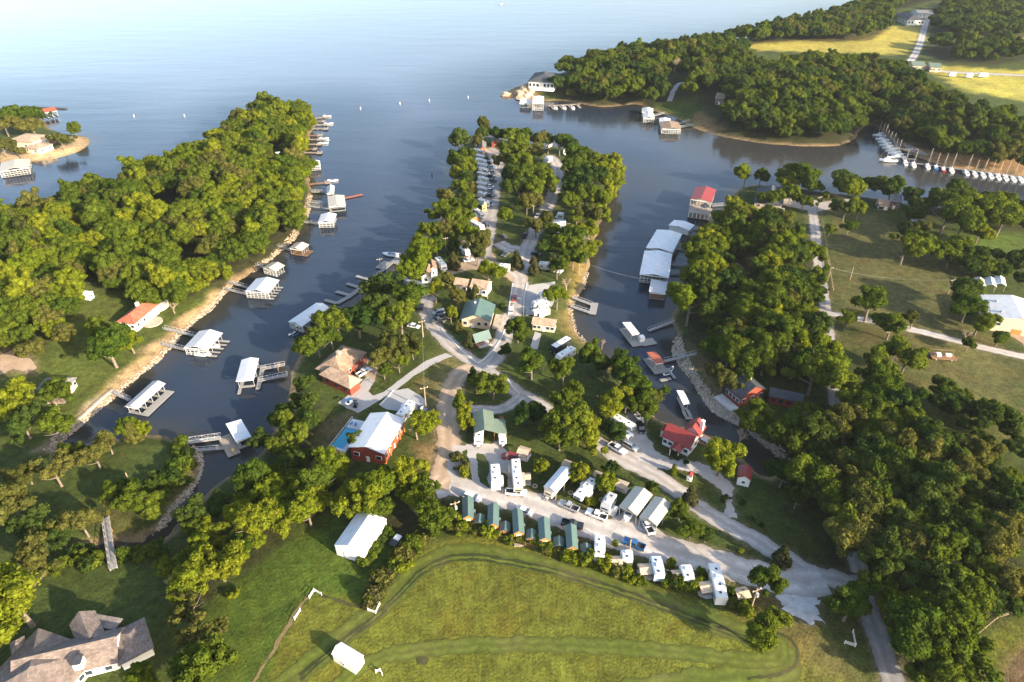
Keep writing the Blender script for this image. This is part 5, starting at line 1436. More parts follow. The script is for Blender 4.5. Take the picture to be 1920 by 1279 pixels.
for k, (px, py) in enumerate([(899.3,980.4), (947,994.7), (996,1009), (1047,1023), (1097.7,1036)]):
    x, y, z = land(px, py + 4)
    s = thing('storage_shed', 'little green roofed shed right of the %s park cabin' % ordn[k], 'shed', (x, y, z), math.pi / 2 - .06, 'sheds between the park cabins')
    MB().prism_x([(-1.15, -.3), (1.15, -.3), (1.15, 2.0), (0, 2.7), (-1.15, 2.0)], -1.2, 1.2).build('wall', WALL_BROWN, s)
    gable_roof(2.9, 2.8, 1.95, .8, .12).build('roof', GREEN_METAL, s); door(s, -1.24, 0, 0, .8, 1.8, 'y', WALL_ORANGE, -1)
SHELT = [((1153.4,1055), 'below the third trailer of the row', .05, 3.0), ((1209,1070), 'left of the shiny fifth trailer', .1, 3.2), ((1270,1081), 'hidden by bushes left of the small trailer', .1, 3.0), ((1321,1104), 'left of the longest white trailer', .12, 3.2), ((1388,1115), 'last one, right of the longest white trailer', .2, 3.2),
         ((1165,911), 'behind the ball crowned maples', -.5, 3.2), ((1064,873), 'behind the single white carport', -.5, 3.0), ((1121,893), 'behind the fifth wheel trailer', -.5, 2.6), ((982,848), 'behind the long slide-out trailer', -.4, 3.4), ((986,896), 'right of the long slide-out trailer', .05, 2.6)]
for k, (p, lab, rot, sz) in enumerate(SHELT):
    x, y, z = land(p[0], p[1] + 8)
    s = thing('picnic_shelter', 'tan roofed picnic shelter %s' % lab, 'shelter', (x, y, z), rot, 'picnic shelters at the trailer sites')
    gable_roof(sz, sz * .95, 2.2, .55, .1).build('roof', M('shelter_tan', (.40, .31, .22), .8, .12, 1), s)
    for sx in (-1, 1):
        for sy in (-1, 1): box(s, 'post', WOOD_BROWN, sx * sz * .42, sy * sz * .4, -.2, .12, .12, 2.45)
    box(s, 'table', WOOD_DECK, 0, 0, .7, 1.7, .7, .07); box(s, 'bench', WOOD_DECK, 0, .65, .4, 1.7, .28, .06); box(s, 'bench', WOOD_DECK, 0, -.65, .4, 1.7, .28, .06)
    box(s, 'slab', CONCRETE, 0, 0, -.25, sz, sz, .3)

# carports
for cor, lab, rm in ((((1018.8,913.2),(1052,874.8),(1075,887)), 'single white carport over a trailer on the camp road', WHITE_METAL), (((1160.2,950.1),(1190.2,911.9),(1224,928.2)), 'left of the two beige carports on the camp road', TAN_METAL), (((1198.4,969.3),(1227.9,931),(1261.7,945.8)), 'right of the two beige carports on the camp road', TAN_METAL)):
    h = building('carport', lab, 'carport', cor, 3.7, .9, 'gable', WALL_CREAM, rm, .25, open_sides=True, group='carports on the camp road')
    L, W = h['L'], h['W']
    for s_ in (-1, 1): box(h, 'gable_trim', rm, s_ * (L / 2 - .28), 0, 3.3, .08, W - .6, .5)

# far right shore
building('lodge', 'dark roofed white lodge on the rocky point', 'house', ((989,153),(1040,156),(1046,139)), 6.0, 4.0, 'hip', WALL_WHITE, SHINGLE_DARK, .8, (7, 3), (1.8, 2.2), wz=2.5)
building('farm_house', 'dark roofed house with white front on the distant ridge', 'house', ((1702,38),(1737,38),(1738,27)), 5, 4, 'hip', WALL_WHITE, SHINGLE_DARK, .8, (5, 2), (1.8, 1.8))
building('farm_house', 'long pale roofed house behind the dark roofed ridge house', 'house', ((1722,26),(1762,27),(1764,20)), 4, 2, 'gable', WALL_WHITE, SHINGLE_GREY, .8, (5, 2))
building('farm_house', 'pale green roofed house beside the distant lane', 'house', ((1711,123),(1737,124),(1739,117)), 3.6, 1.8, 'gable', WALL_TAN, PALE_GREEN_METAL, .6, (4, 2))
building('farm_house', 'second pale green roofed house beside the distant lane', 'house', ((1744,126),(1767,127),(1769,120)), 3.6, 1.8, 'gable', WALL_TAN, PALE_GREEN_METAL, .6, (4, 2))
building('lake_house', 'pale house behind the far shore wood', 'house', ((1190,104),(1212,105),(1214,98)), 5, 3, 'gable', WALL_WHITE, SHINGLE_GREY, .6, (4, 2))
building('lake_house', 'white house at the edge of the distant field', 'house', ((1337,90),(1350,91),(1352,85)), 4, 2, 'gable', WALL_WHITE, SHINGLE_GREY, .6, (3, 2))
building('lake_house', 'brown house on the slope above the far cove', 'house', ((1340,185),(1358,187),(1360,177)), 4, 2.4, 'gable', WALL_BROWN, SHINGLE_BROWN, .6, (3, 2))

# ---- camp cabins on the point
for cor, lab, wl, rf in ((((884,411),(881,404),(900,408)), 'green roofed cabin between trailers on the left camp lane', WALL_ORANGE, GREEN_METAL), (((896,279),(897,266),(912,268)), 'orange walled cabin at the top of the left camp lane', WALL_ORANGE, SHINGLE_GREY), (((921,268),(922,258),(936,260)), 'red walled cabin under trees at the tip of the camp', WALL_RED, SHINGLE_GREY), (((903,387),(904,381),(913,382)), 'little yellow hut on the left camp lane', YELLOW, TAN_METAL)):
    building('camp_cabin', lab, 'cabin', cor, 2.8, 1.2, 'gable', wl, rf, .3, (2, 1), (.8, .8))

# ================================================================== DOCKS AND BOATS
def gangway(root, p, q, w=1.3, truss=False, z0=None, z1=.55, mat=None):
    """walkway from the shore pixel p to the dock pixel q"""
    a = land(*p); b = g(*q, .6)
    A = loc(root, a[0], a[1], max(a[2], .9) + .1); B = loc(root, b[0], b[1], z1)
    m = MB().bar(A, B, w, .14); o = m.build('gangway', mat or WOOD_GREY, root)
    r = MB(); A, B = Vector(A), Vector(B); d = (B - A).normalized(); n = Vector((-d.y, d.x, 0)).normalized() * (w / 2 - .05); k = max(3, int((B - A).length / 1.6))
    up = Vector((0, 0, 1.15 if truss else 1.0))
    for s in (-1, 1):
        r.bar(A + n * s + up, B + n * s + up, .08)
        for i in range(k + 1):
            P = A + (B - A) * i / k + n * s; r.bar(P, P + up, .07)
            if truss and i < k:
                Q = A + (B - A) * (i + 1) / k + n * s; r.bar(P + (up if i % 2 else Vector()), Q + (Vector() if i % 2 else up), .06)
    r.build('railing', STEEL, o); return o
def deck_plank(root, name, cx, cy, sx, sy, mat, z=.42):
    o = box(root, name, mat, cx, cy, z, sx, sy, .16)
    f = MB(); k = max(1, int(max(sx, sy) / 3.5))
    for i in range(k):
        t = (i + .5) / k - .5
        f.box(cx + (t * sx if sx > sy else 0), cy + (t * sy if sy >= sx else 0), -.25, min(1.4, sx * .8), min(1.4, sy * .8), .66)
    f.build('float', BLACK, o); return o
def covered_dock(label, cor, eave=3.3, rise=1.0, rmat=None, slips=3, open_side=-1, name='boat_dock', gang=(), kind='gable', deck=None, ext=0.0, walls=None, group='covered boat docks', lattice=False, finger=0.0):
    x, y, r, L, W = frame(*cor, eave)
    t = thing(name, label, 'dock', (x, y, 0), r, group); t['L'] = L; t['W'] = W
    rm = rmat or WHITE_METAL; dk = deck or WOOD_GREY
    if kind == 'gable': gable_roof(L, W, eave, rise).build('roof', rm, t)
    elif kind == 'shed': MB().prism_x([(-W / 2, eave), (W / 2, eave + rise), (W / 2, eave + rise + .12), (-W / 2, eave + .12)], -L / 2, L / 2).build('roof', rm, t)
    else: MB().box(0, 0, eave, L, W, .2).build('roof', rm, t)
    l, w = L - .6, W - .6
    # back walkway, two ends and fingers that run towards the open side
    s = -open_side
    deck_plank(t, 'walkway', 0, s * (w / 2 - .6), l, 1.2, dk)
    n = slips + 1
    for k in range(n):
        fw = 1.0 if k in (0, n - 1) else .8
        px = -l / 2 + fw / 2 + (l - fw) * k / (n - 1)
        deck_plank(t, 'finger', px, -s * (.6 + finger / 2), fw, w - 1.2 + finger, dk)
        for q in (-1, 1): box(t, 'post', STEEL, px, q * (w / 2 - .15), .5, .14, .14, eave - .45)
    tr = MB()
    for q in (-1, 1): tr.bar((-l / 2, q * (w / 2 - .15), eave - .1), (l / 2, q * (w / 2 - .15), eave - .1), .14, .35)
    for q in (-1, 1): tr.bar((q * l / 2, -w / 2 + .15, eave - .1), (q * l / 2, w / 2 - .15, eave - .1), .14, .35)
    tr.build('header_beam', TRIM_WHITE, t)
    if lattice:
        lt = MB(); k = int(w / 1.5)
        for i in range(k + 1): lt.box(-l / 2 - .02, -w / 2 + i * w / k, .5, .09, .09, eave - .6)
        lt.box(-l / 2 - .02, 0, 1.5, .09, w, .1); lt.box(-l / 2 - .02, 0, 2.5, .09, w, .1); lt.build('front_frame', TRIM_WHITE, t)
    if walls: box(t, 'end_wall', walls, -l / 2 + .3, 0, .5, .2, w - .4, eave - .55)
    for p in gang: gangway(t, p[0], p[1], *(p[2:]))
    return t
def boat(x, y, rot, L, label, kind='runabout', col=None, group=None, z=0.0, name=None):
    t = thing(name or {'pontoon': 'pontoon_boat', 'runabout': 'motor_boat', 'jet': 'jet_ski'}[kind], label, 'boat', (x, y, z), rot, group)
    c = col or PAINT['white']; B = L * (.36 if kind != 'jet' else .34)
    if kind == 'pontoon':
        for s in (-1, 1): MB().tube([(-L / 2, s * B * .36, .15), (L / 2 - .8, s * B * .36, .15), (L / 2, s * B * .36, .35)], [.33, .33, .1], 8).build('pontoon', STEEL, t)
        box(t, 'deck', M('boat_carpet', (.30, .29, .28), .9, .1, 2), -.1, 0, .45, L * .95, B, .12)
        for s in (-1, 1): box(t, 'side_rail', c, 0, s * (B / 2 - .05), .57, L * .85, .08, .75)
        box(t, 'bench', TRIM_WHITE, -L * .33, 0, .57, .8, B * .8, .5); box(t, 'console', TRIM_WHITE, L * .02, -B * .25, .57, .8, .6, .9)
        box(t, 'canopy', M('canopy', (.45, .45, .47), .8, .1, 1), -L * .12, 0, 2.1, L * .42, B * .95, .08)
        for sx in (-.3, .06):
            for s in (-1, 1): box(t, 'canopy_pole', STEEL, L * sx, s * B * .42, .6, .05, .05, 1.5)
    else:
        hgt = .85 if kind == 'runabout' else .5
        sec = [(-.5, .46, .0), (-.2, .5, 0), (.15, .46, .02), (.36, .28, .1), (.5, .02, .3)]
        V = []; F = []
        for sx, hw, kz in sec:
            xx = sx * L; V += [(xx, 0, -.15 + kz), (xx, hw * B, .2 + kz * .5), (xx, hw * B * 1.02, hgt + kz * .5), (xx, -hw * B * 1.02, hgt + kz * .5), (xx, -hw * B, .2 + kz * .5)]
        for i in range(4):
            for k in range(5):
                F.append((i * 5 + k, i * 5 + (k + 1) % 5, i * 5 + 5 + (k + 1) % 5, i * 5 + 5 + k))
        F.append((4, 3, 2, 1, 0)); F.append((20, 21, 22, 23, 24))
        MB().add(V, F).build('hull', c, t)
        box(t, 'cockpit', M('boat_seat', (.20, .19, .19), .7, .1, 2), -L * .12, 0, hgt + .01, L * .5, B * .68, .04)
        if kind == 'runabout':
            o = box(t, 'windshield', GLASS, L * .12, 0, hgt, .08, B * .75, .45); box(t, 'outboard_motor', BLACK, -L / 2 - .2, 0, .3, .5, .45, 1.0)
            box(t, 'seat', TRIM_WHITE, -L * .3, 0, hgt, .5, B * .6, .35)
        else: box(t, 'seat', BLACK, -L * .15, 0, hgt, L * .45, .3, .25); box(t, 'handlebar', BLACK, L * .12, 0, hgt, .15, .6, .35)
    return t
def on_dock(t, fx_, fy_, L, label, kind='runabout', col=None, rot=0.0, z=0.05):
    r = t.rotation_euler.z; x = t.location.x + fx_ * math.cos(r) - fy_ * math.sin(r); y = t.location.y + fx_ * math.sin(r) + fy_ * math.cos(r)
    return boat(x, y, r + rot, L, label, kind, col, 'boats kept at the docks', z)

# left cove
d = covered_dock('white gabled dock with open slips below the red roofed house', ((344,653),(373.5,621.5),(417,626)), 3.4, 1.2, slips=4, gang=(((308,616),(368,630)), ((303,645),(346,655))), lattice=True, finger=2.5)
on_dock(d, -d['L'] * .38, -1.5, 6, 'white boat in the near slip of the dock below the red roofed house', 'runabout', None, -1.57); on_dock(d, d['L'] * .1, -2, 6, 'white boat in the middle slip of the dock below the red roofed house', 'runabout', None, -1.57)
covered_dock('white dock with lattice front upstream of the red roofed house', ((459,547),(480.5,523),(521,529.5)), 3.4, 1.2, M('pale_blue_metal', (.55, .60, .66), .45, .05, .6, ribs=.03, rib_scale=.55), slips=4, gang=(((432,532),(466,540)), ((426,546),(462,551))), lattice=True, finger=1.5)
covered_dock('cream roofed dock beside the shore oak on the left cove', ((492,503),(510,492),(535,498)), 3.2, .9, TAN_METAL, 3, gang=(((482,498),(496,502)),), lattice=True)
covered_dock('cream roofed dock with wooden swim deck in the left cove', ((541,466.5),(555,455.5),(579,460)), 3.2, .9, TAN_METAL, 3, gang=(((522,462),(543,469)),), deck=WOOD_BROWN, finger=2)
covered_dock('bright white dock with a boat in front on the left cove', ((596,418),(602,402.5),(631,402.5)), 3.2, 1.0, slips=3, gang=(((556,416),(596,419)),), lattice=True)
d = covered_dock('cream roofed dock joined to the rusty jetty', ((616,389),(614,369.5),(646,369)), 3.2, .7, TAN_METAL, 3, gang=(((580,390),(617,391)), ((582,383),(612,382))))
x0, y0 = g(646, 371, .7); x1, y1 = g(679, 364, .7)
mb = MB().bar(loc(d, x0, y0, .6), loc(d, x1, y1, .6), 1.6, .25); mb.build('rusty_jetty', RUST_METAL, d)
covered_dock('small white dock with round canopy above the rusty jetty', ((612,364),(613,350),(627,350)), 2.8, 1.0, slips=2, gang=(((585,363),(612,360)),))
FAR = [((580,346),(620,342),'open plank pier with boat lifts below the round canopy'), ((571,314),(594,306),'dock pier beside the white roofed far dock'), ((570,287),(604,287),'lowest of the long piers on the left peninsula'), ((569,280),(594,280),'second of the long piers on the left peninsula'), ((570,271),(603,271),'third of the long piers on the left peninsula'), ((571,262),(604,262),'fourth of the long piers on the left peninsula'), ((571,255),(605,254),'fifth of the long piers on the left peninsula'),
       ((588,242),(615,242),'brown pier near the tip of the left peninsula'), ((589,235),(613,234),'pale pier near the tip of the left peninsula'), ((592,228),(609,228),'short pier near the tip of the left peninsula'), ((594,222),(610,220),'last pier at the tip of the left peninsula')]
for k, (a, b_, lab) in enumerate(FAR):
    A = g(*a, .5); B = g(*b_, .5); t = thing('plank_pier', lab, 'pier', (A[0], A[1], 0), math.atan2(B[1] - A[1], B[0] - A[0]), 'piers of the left peninsula')
    ln = math.hypot(B[0] - A[0], B[1] - A[1]); deck_plank(t, 'walkway', ln * .45, 0, ln * .9 + 2, 1.6, WOOD_DECK if k % 3 else WOOD_BROWN, .6)
    deck_plank(t, 'platform', ln * .86, 0, ln * .28, 4.2, WOOD_GREY if k % 2 else WOOD_DECK, .62)
    for q in range(5): box(t, 'pile', WOOD_POLE, ln * (.15 + .2 * q), .95, -1.5, .22, .22, 3.2 if q > 2 else 2.3)
    if k in (0, 4, 5, 8, 10): boat(B[0] + .5, B[1] + 2.8, random.uniform(-.2, .2), 6, 'white boat tied beside the %s' % lab.split(' on ')[0].split(' near ')[0], 'runabout', None, 'boats kept at the docks')
covered_dock('white roofed dock at the bend of the left peninsula', ((578,313),(577,303.5),(600,304)), 3.0, .9, slips=3, lattice=True)

d = covered_dock('grey roofed dock with open deck in front of the brown cottage', ((233,763),(286.5,715.5),(307,723)), 3.0, .8, GREY_METAL, 4, gang=(((213,738),(243,750)),), deck=WOOD_GREY)
L, W = d['L'], d['W']; deck_plank(d, 'sun_deck', 0, -W / 2 - 1.3, L * .96, 2.8, WOOD_GREY)
d = covered_dock('narrow white dock with a long second finger off the right bank', ((442,716),(453,675.5),(484.5,676.5)), 3.4, .7, slips=2, gang=(((535,688),(489,692)), ((540,707),(484,714))), finger=0)
L, W = d['L'], d['W']; deck_plank(d, 'outer_finger', -1, -W / 2 - .9, L * 1.05, 1.5, WOOD_GREY); deck_plank(d, 'finger', -L / 2 - 1.4, W / 2 - .8, 3.2, 1.0, WOOD_GREY)
d = covered_dock('small white roofed dock at the truss footbridge off the lawn point', ((443,831),(424,797.5),(452,786.5)), 3.4, .5, slips=1, kind='shed', gang=(((344,834),(414,820), 1.8, True), ((370,849),(420,840), .9)), deck=WOOD_GREY)
L, W = d['L'], d['W']; deck_plank(d, 'side_deck', -1.0, W / 2 + 1.6, L * 1.05, 3.6, WOOD_DECK); box(d, 'storage_box', YELLOW, -L / 2 + .6, W / 2 + 1.4, .58, .9, .7, .6)
d = covered_dock('white roofed dock under the oaks on the right of the left cove', ((540,604),(593,568.5),(618.5,576.5)), 3.4, .9, slips=4, gang=(((628,598),(600,596)),), lattice=True)
on_dock(d, -d['L'] / 2 - 2, .5, 3.2, 'jet ski parked at the end of the dock under the oaks, left one', 'jet', None, 3.14); on_dock(d, -d['L'] / 2 - 2, -1.4, 3.2, 'blue jet ski parked at the end of the dock under the oaks', 'jet', PAINT['blue'], 3.14)
# finger pier
x0, y0 = g(654, 556, .6); x1, y1 = g(702, 521, .6)
t = thing('finger_pier', 'floating pier with four empty fingers off the village shore', 'pier', (x0, y0, 0), math.atan2(y1 - y0, x1 - x0))
ln = math.hypot(x1 - x0, y1 - y0); deck_plank(t, 'walkway', ln / 2, 0, ln + 2, 2.2, WOOD_GREY)
for a, b_ in (((668,517),(692,523.5)), ((650,531),(671,538)), ((630,546),(656,553.5)), ((609,562),(632,568.5))):
    A = g(*a, .6); B = g(*b_, .6); m = MB().bar(loc(t, *A, .5), loc(t, *B, .5), 1.7, .2); m.build('finger', WOOD_GREY, t)
A = loc(t, *g(632, 568.5, .6), .5); B = loc(t, *g(654, 556, .6), .5); MB().bar(A, B, 2.0, .18).build('walkway', WOOD_GREY, t)
x0, y0 = g(702, 519, .6); x1, y1 = g(746, 482, .6); t = thing('fuel_pier', 'upper floating pier with a white boat beside the camp trees', 'pier', (x0, y0, 0), math.atan2(y1 - y0, x1 - x0)); ln = math.hypot(x1 - x0, y1 - y0)
deck_plank(t, 'walkway', ln / 2, 0, ln, 2.0, WOOD_GREY); deck_plank(t, 'platform', ln * .55, 2.6, 7, 3.0, WOOD_GREY); deck_plank(t, 'platform', ln * .85, -2.6, 6, 3.0, WOOD_GREY)
x, y = g(733, 477, .5); boat(x, y, 2.9, 8, 'white cabin boat at the upper floating pier', 'runabout')

# right cove and marina
covered_dock('upper of the two big white marina roofs', ((1211,465),(1231.5,431),(1280,438)), 4.2, .9, slips=5, open_side=1, gang=(((1290,470),(1268,466)),), lattice=True, name='marina_dock', group='marina docks')
covered_dock('lower of the two big white marina roofs', ((1199,515),(1208.4,470.5),(1260.4,477)), 4.2, .9, slips=5, open_side=1, gang=(((1290,500),(1257,496)), ((1289,515),(1255,513))), lattice=True, name='marina_dock', group='marina docks')
covered_dock('small grey roofed marina dock with brown end wall', ((1216.5,549),(1220.6,525.5),(1252,528)), 3.2, .5, GREY_METAL, 2, kind='shed', walls=WALL_BROWN, name='marina_dock', group='marina docks')
covered_dock('small white marina dock above the big roofs', ((1253,423),(1264,413),(1301,424)), 3.2, .8, slips=3, walls=WALL_WHITE, gang=(((1312,432),(1298,428)),), name='marina_dock', group='marina docks')
d = covered_dock('two storey boathouse with red roof off the right shore', ((1294,374),(1305,351),(1345,352)), 6.2, 1.2, RED_METAL, 3, name='boat_house', gang=(((1372,384),(1335,386)),), group='marina docks', lattice=True)
L, W = d['L'], d['W']
box(d, 'upper_deck', WOOD_DECK, 0, 0, 3.0, L - .6, W - .6, .2)
deck_plank(d, 'lower_deck', -L / 2 - 4.5, -1, 9, W, WOOD_DECK); box(d, 'front_deck', WOOD_DECK, -L / 2 - 4.5, -1, 3.0, 9, W, .2)
for k in range(6): box(d, 'front_post', TRIM_WHITE, -L / 2 - 8.7, -1 - W / 2 + .4 + k * (W - .8) / 5, .5, .35, .35, 2.6)
o = MB().tube([(-L / 2 - 4.5, -W * .28, 5.6), (-L / 2 - 4.5, -W * .28, 7.6)], [2.6, .1], 4).build('gazebo_roof', SHINGLE_GREY, d)
for sx in (-1, 1):
    for sy in (-1, 1): box(d, 'gazebo_post', TRIM_WHITE, -L / 2 - 4.5 + sx * 1.5, -W * .28 + sy * 1.5, 3.2, .16, .16, 2.5)
d = covered_dock('white roofed dock on a low raft with white storage box in the right cove', ((1184,629),(1166.5,607),(1182.5,605)), 3.0, .5, slips=2, kind='shed', gang=(((1262,606),(1216,620)),))
L, W = d['L'], d['W']; deck_plank(d, 'raft', -1.5, 0, L + 4, W + 1.6, WOOD_GREY, .3); deck_plank(d, 'raft', -L / 2 - 2.2, -W / 2 - 2.5, 4, 5.4, WOOD_GREY, .31); box(d, 'storage_box', TRIM_WHITE, -L / 2 - .9, -W / 2 - .4, .5, 1.8, 1.8, 2.0)
d = covered_dock('rust red roofed dock in the right cove', ((1229,684),(1212,663),(1230.5,660.5)), 3.0, .5, RUST_METAL, 2, kind='shed', gang=(((1304,664),(1246,677)),), deck=WOOD_GREY)
L, W = d['L'], d['W']; deck_plank(d, 'raft', -.6, 0, L + 2.4, W + 1.6, WOOD_GREY, .3); deck_plank(d, 'finger', -L / 2 - 3, -W / 2 - 1.0, 6, 1.0, WOOD_GREY); deck_plank(d, 'finger', -L / 2 - 5.6, .6, 1.2, 4, WOOD_GREY)
x, y = g(1252, 701, .3); boat(x, y, .3, 3.2, 'jet ski on the float below the rust red dock', 'jet'); x, y = g(1259, 692, .3); boat(x, y, 1.0, 3.2, 'jet ski beside the gangway of the rust red dock', 'jet')
d = covered_dock('open white boat shelter with empty slip behind the red roofed house', ((1280,759),(1268,734),(1281,731.3)), 3.0, .4, slips=1, kind='shed', deck=WOOD_GREY)
L, W = d['L'], d['W']; deck_plank(d, 'finger', -L / 2 - 1.6, W / 2 - .5, 3.6, 1.0, WOOD_GREY); deck_plank(d, 'finger', -L / 2 - 1.6, -W / 2 + .5, 3.6, 1.0, WOOD_GREY); deck_plank(d, 'cross_walk', -L / 2 - 3.6, 0, 1.0, W, WOOD_GREY)
x, y, r, L, W = frame((1104.2,588.2),(1109,566.9),(1122.1,567.3), .6)
t = thing('swim_raft', 'bare floating raft with two gangways in the right cove', 'dock', (x, y, 0), r); deck_plank(t, 'raft', 0, 0, L, W, WOOD_GREY); gangway(t, (1074,562), (1109,571)); gangway(t, (1072,579), (1106,586))

# far shore docks
covered_dock('white flat roofed dock at the rocky point', ((974,195),(975,186.5),(996,187)), 3.2, .6, slips=3)
covered_dock('taller white boathouse at the rocky point', ((998,194),(999,181),(1020,182)), 5.6, .6, slips=3, lattice=True)
x, y = g(1058, 197, .5); t = thing('open_dock', 'open comb dock with boats right of the rocky point', 'dock', (x, y, 0), .2); deck_plank(t, 'walkway', 0, 0, 24, 3, WOOD_DECK)
for k in range(4): deck_plank(t, 'finger', -10 + k * 6.5, -5, 2, 9, WOOD_DECK)
for k in range(3): boat(x - 7 + k * 6.3, y - 6, 1.7, 7, ('left', 'middle', 'right')[k] + ' white boat in the open comb dock', 'runabout', None, 'boats in the open comb dock')
covered_dock('upper white dock on the far cove', ((1203,211),(1204,203),(1225,203.5)), 3.4, 1.0, slips=3); covered_dock('lower white dock on the far cove', ((1206,222),(1205,213),(1226,213.5)), 3.4, 1.0, slips=3, gang=(((1246,215),(1224,218)),), lattice=True)
covered_dock('brown roofed dock on the far cove', ((1240,242),(1236,229),(1273,232)), 3.6, 1.2, SHINGLE_BROWN, 3, gang=(((1292,226),(1270,234)), ((1300,236),(1268,240))), lattice=True); covered_dock('small white dock behind the brown roofed far dock', ((1236,229),(1236,222),(1257,221)), 3.4, .8, slips=2)
covered_dock('tan roofed dock in front of the far left villa', ((-2,323),(2,306),(56,304)), 4.0, 1.2, TAN_METAL, 4, lattice=True)
covered_dock('long red roofed dock on the far left', ((68,215),(108,207.5),(103,200)), 4.2, 1.4, RUST_METAL, 4)
x0, y0 = g(40, 200, .3); x1, y1 = g(124, 204, .3); t = thing('breakwater', 'thin dark breakwater beside the long red roofed dock', 'breakwater', (x0, y0, 0), math.atan2(y1 - y0, x1 - x0)); ln = math.hypot(x1 - x0, y1 - y0)
MB().bar((0, 0, .2), (ln, 0, .2), 2.2, .9).build('float_line', M('breakwater_rubber', (.05, .05, .05), .9, .2, 1), t)

# sailboats
def hull_mesh():
    V = []; F = []
    sec = [(-.5, .36, .12), (-.3, .46, .02), (0, .5, -.05), (.25, .4, 0), (.42, .18, .12), (.5, .01, .3)]
    for sx, hw, kz in sec: V += [(sx * 8, 0, -.3 + kz), (sx * 8, hw * 2.6, .25 + kz * .4), (sx * 8, hw * 2.7, .95 + kz * .5), (sx * 8, -hw * 2.7, .95 + kz * .5), (sx * 8, -hw * 2.6, .25 + kz * .4)]
    for i in range(5):
        for k in range(5): F.append((i * 5 + k, i * 5 + (k + 1) % 5, i * 5 + 5 + (k + 1) % 5, i * 5 + 5 + k))
    F += [(4, 3, 2, 1, 0), (25, 26, 27, 28, 29)]
    return MB().add(V, F)
HULL = hull_mesh()
def sailboat(px, py, heading, label, col='white', mast=10.0, L=8.0, group='sailboats moored at the far bank'):
    x, y = g(px, py, .5); t = thing('sailboat', label, 'sailboat', (x, y, 0), heading, group)
    o = HULL.build('hull', PAINT[col], t); o.scale = (L / 8, L / 8, L / 8)
    s = L / 8
    MB().prism([(-1.0 * s, .95 * s), (2.0 * s, 1.0 * s), (1.5 * s, 1.5 * s), (-.9 * s, 1.55 * s)], -.75 * s, .75 * s).build('cabin', TRIM_WHITE, t)
    box(t, 'cockpit', WOOD_DECK, -2.4 * s, 0, .97 * s, 2.2 * s, 1.3 * s, .05)
    MB().tube([(.9 * s, 0, .9 * s), (.9 * s, 0, mast)], .085, 6).build('mast', M('mast', (.50, .42, .33), .4, .05, 2), t)
    MB().tube([(.9 * s, 0, 2.1 * s), (-2.6 * s, 0, 2.0 * s)], .12, 6).build('boom', TRIM_WHITE, t)
    MB().tube([(.7 * s, 0, 2.3 * s), (-2.5 * s, 0, 2.2 * s)], [.22, .16], 6).build('furled_sail', PAINT['blue'] if int(px) % 3 == 0 else TRIM_WHITE, t)
    w = MB().bar((4.0 * s, 0, 1.1 * s), (.9 * s, 0, mast * .97), .035).bar((-3.9 * s, 0, 1.0 * s), (.9 * s, 0, mast * .98), .035); w.build('stay', STEEL, t)
    return t
near = [(395,520),(500,545),(680,565),(785,580),(880,605),(985,615),(1180,645),(1285,660),(1390,675),(1490,685),(1585,700),(1680,710),(1780,725),(1880,735)]
names = ['first', 'second', 'third', 'fourth', 'fifth', 'sixth', 'seventh', 'eighth', 'ninth', 'tenth', 'eleventh', 'twelfth', 'thirteenth', 'fourteenth']
for k, (a, b_) in enumerate(near):
    c = {3: 'blue', 4: 'red'}.get(k, 'white')
    sailboat(1640 + a / 6.857, 230 + b_ / 6.857, 1.25, '%s sailboat stern to the channel, %s of the near row counted from the pier head' % (c, names[k]), c, (0, 9.5, 11, 9, 10, 10.5, 11, 0.1, 10, 9.5, 9.5, 10, 10, 11)[k] if k not in (0, 7) else 8.5)
far = [(60,165),(95,215),(125,252),(150,292),(185,330),(225,368),(265,402),(305,436)]
for k, (a, b_) in enumerate(far):
    sailboat(1640 + a / 6.857, 230 + b_ / 6.857, 2.85, 'white sailboat moored sideways, %s of the upper row counted from the inlet' % names[k], 'white', 10 + (k % 3) * .8)
sailboat(1640 + 170 / 6.857, 230 + 490 / 6.857, 2.95, 'large cream sailboat at the head of the pier', 'white', 11, 10.5)
for a, b_, lab in (((1693,303),(1945,336),'long pier of the near sailboat row'), ((1668,250),(1698,303),'pier of the upper sailboat row')):
    x0, y0 = g(*a, .6); x1, y1 = g(*b_, .6); t = thing('sailing_pier', lab, 'pier', (x0, y0, 0), math.atan2(y1 - y0, x1 - x0)); ln = math.hypot(x1 - x0, y1 - y0)
    deck_plank(t, 'walkway', ln / 2, 0, ln, 1.8, WOOD_GREY); s = -1 if 'near' in lab else 1
    for k in range(int(ln / 9)): deck_plank(t, 'finger', 4 + k * 9, s * 3.5, .9, 6.0, WOOD_GREY)
# buoys and a passing boat
for k, (px, py, lab) in enumerate([(251,218,'left of the two far buoys off the left peninsula'), (346,218,'right of the two far buoys off the left peninsula'), (676,204,'first buoy of the channel line from the left'), (750,194.5,'second buoy of the channel line from the left'), (805,189,'third buoy of the channel line from the left'), (878,183,'buoy nearest the rocky point'), (810,328,'dark buoy left of the camp point')]):
    x, y = g(px, py, .3); t = thing('buoy', lab, 'buoy', (x, y, 0), 0, 'buoys on the lake')
    c = BLACK if 'dark' in lab else TRIM_WHITE
    MB().tube([(0, 0, -.4), (0, 0, .5), (0, 0, 1.6)], [.26, .3, .14], 10).build('float', c, t); box(t, 'band', ORANGE, 0, 0, .9, .42, .42, .2)
x, y = g(940, 7, .5); boat(x, y, 1.2, 9, 'white motor boat far out on the lake', 'runabout')

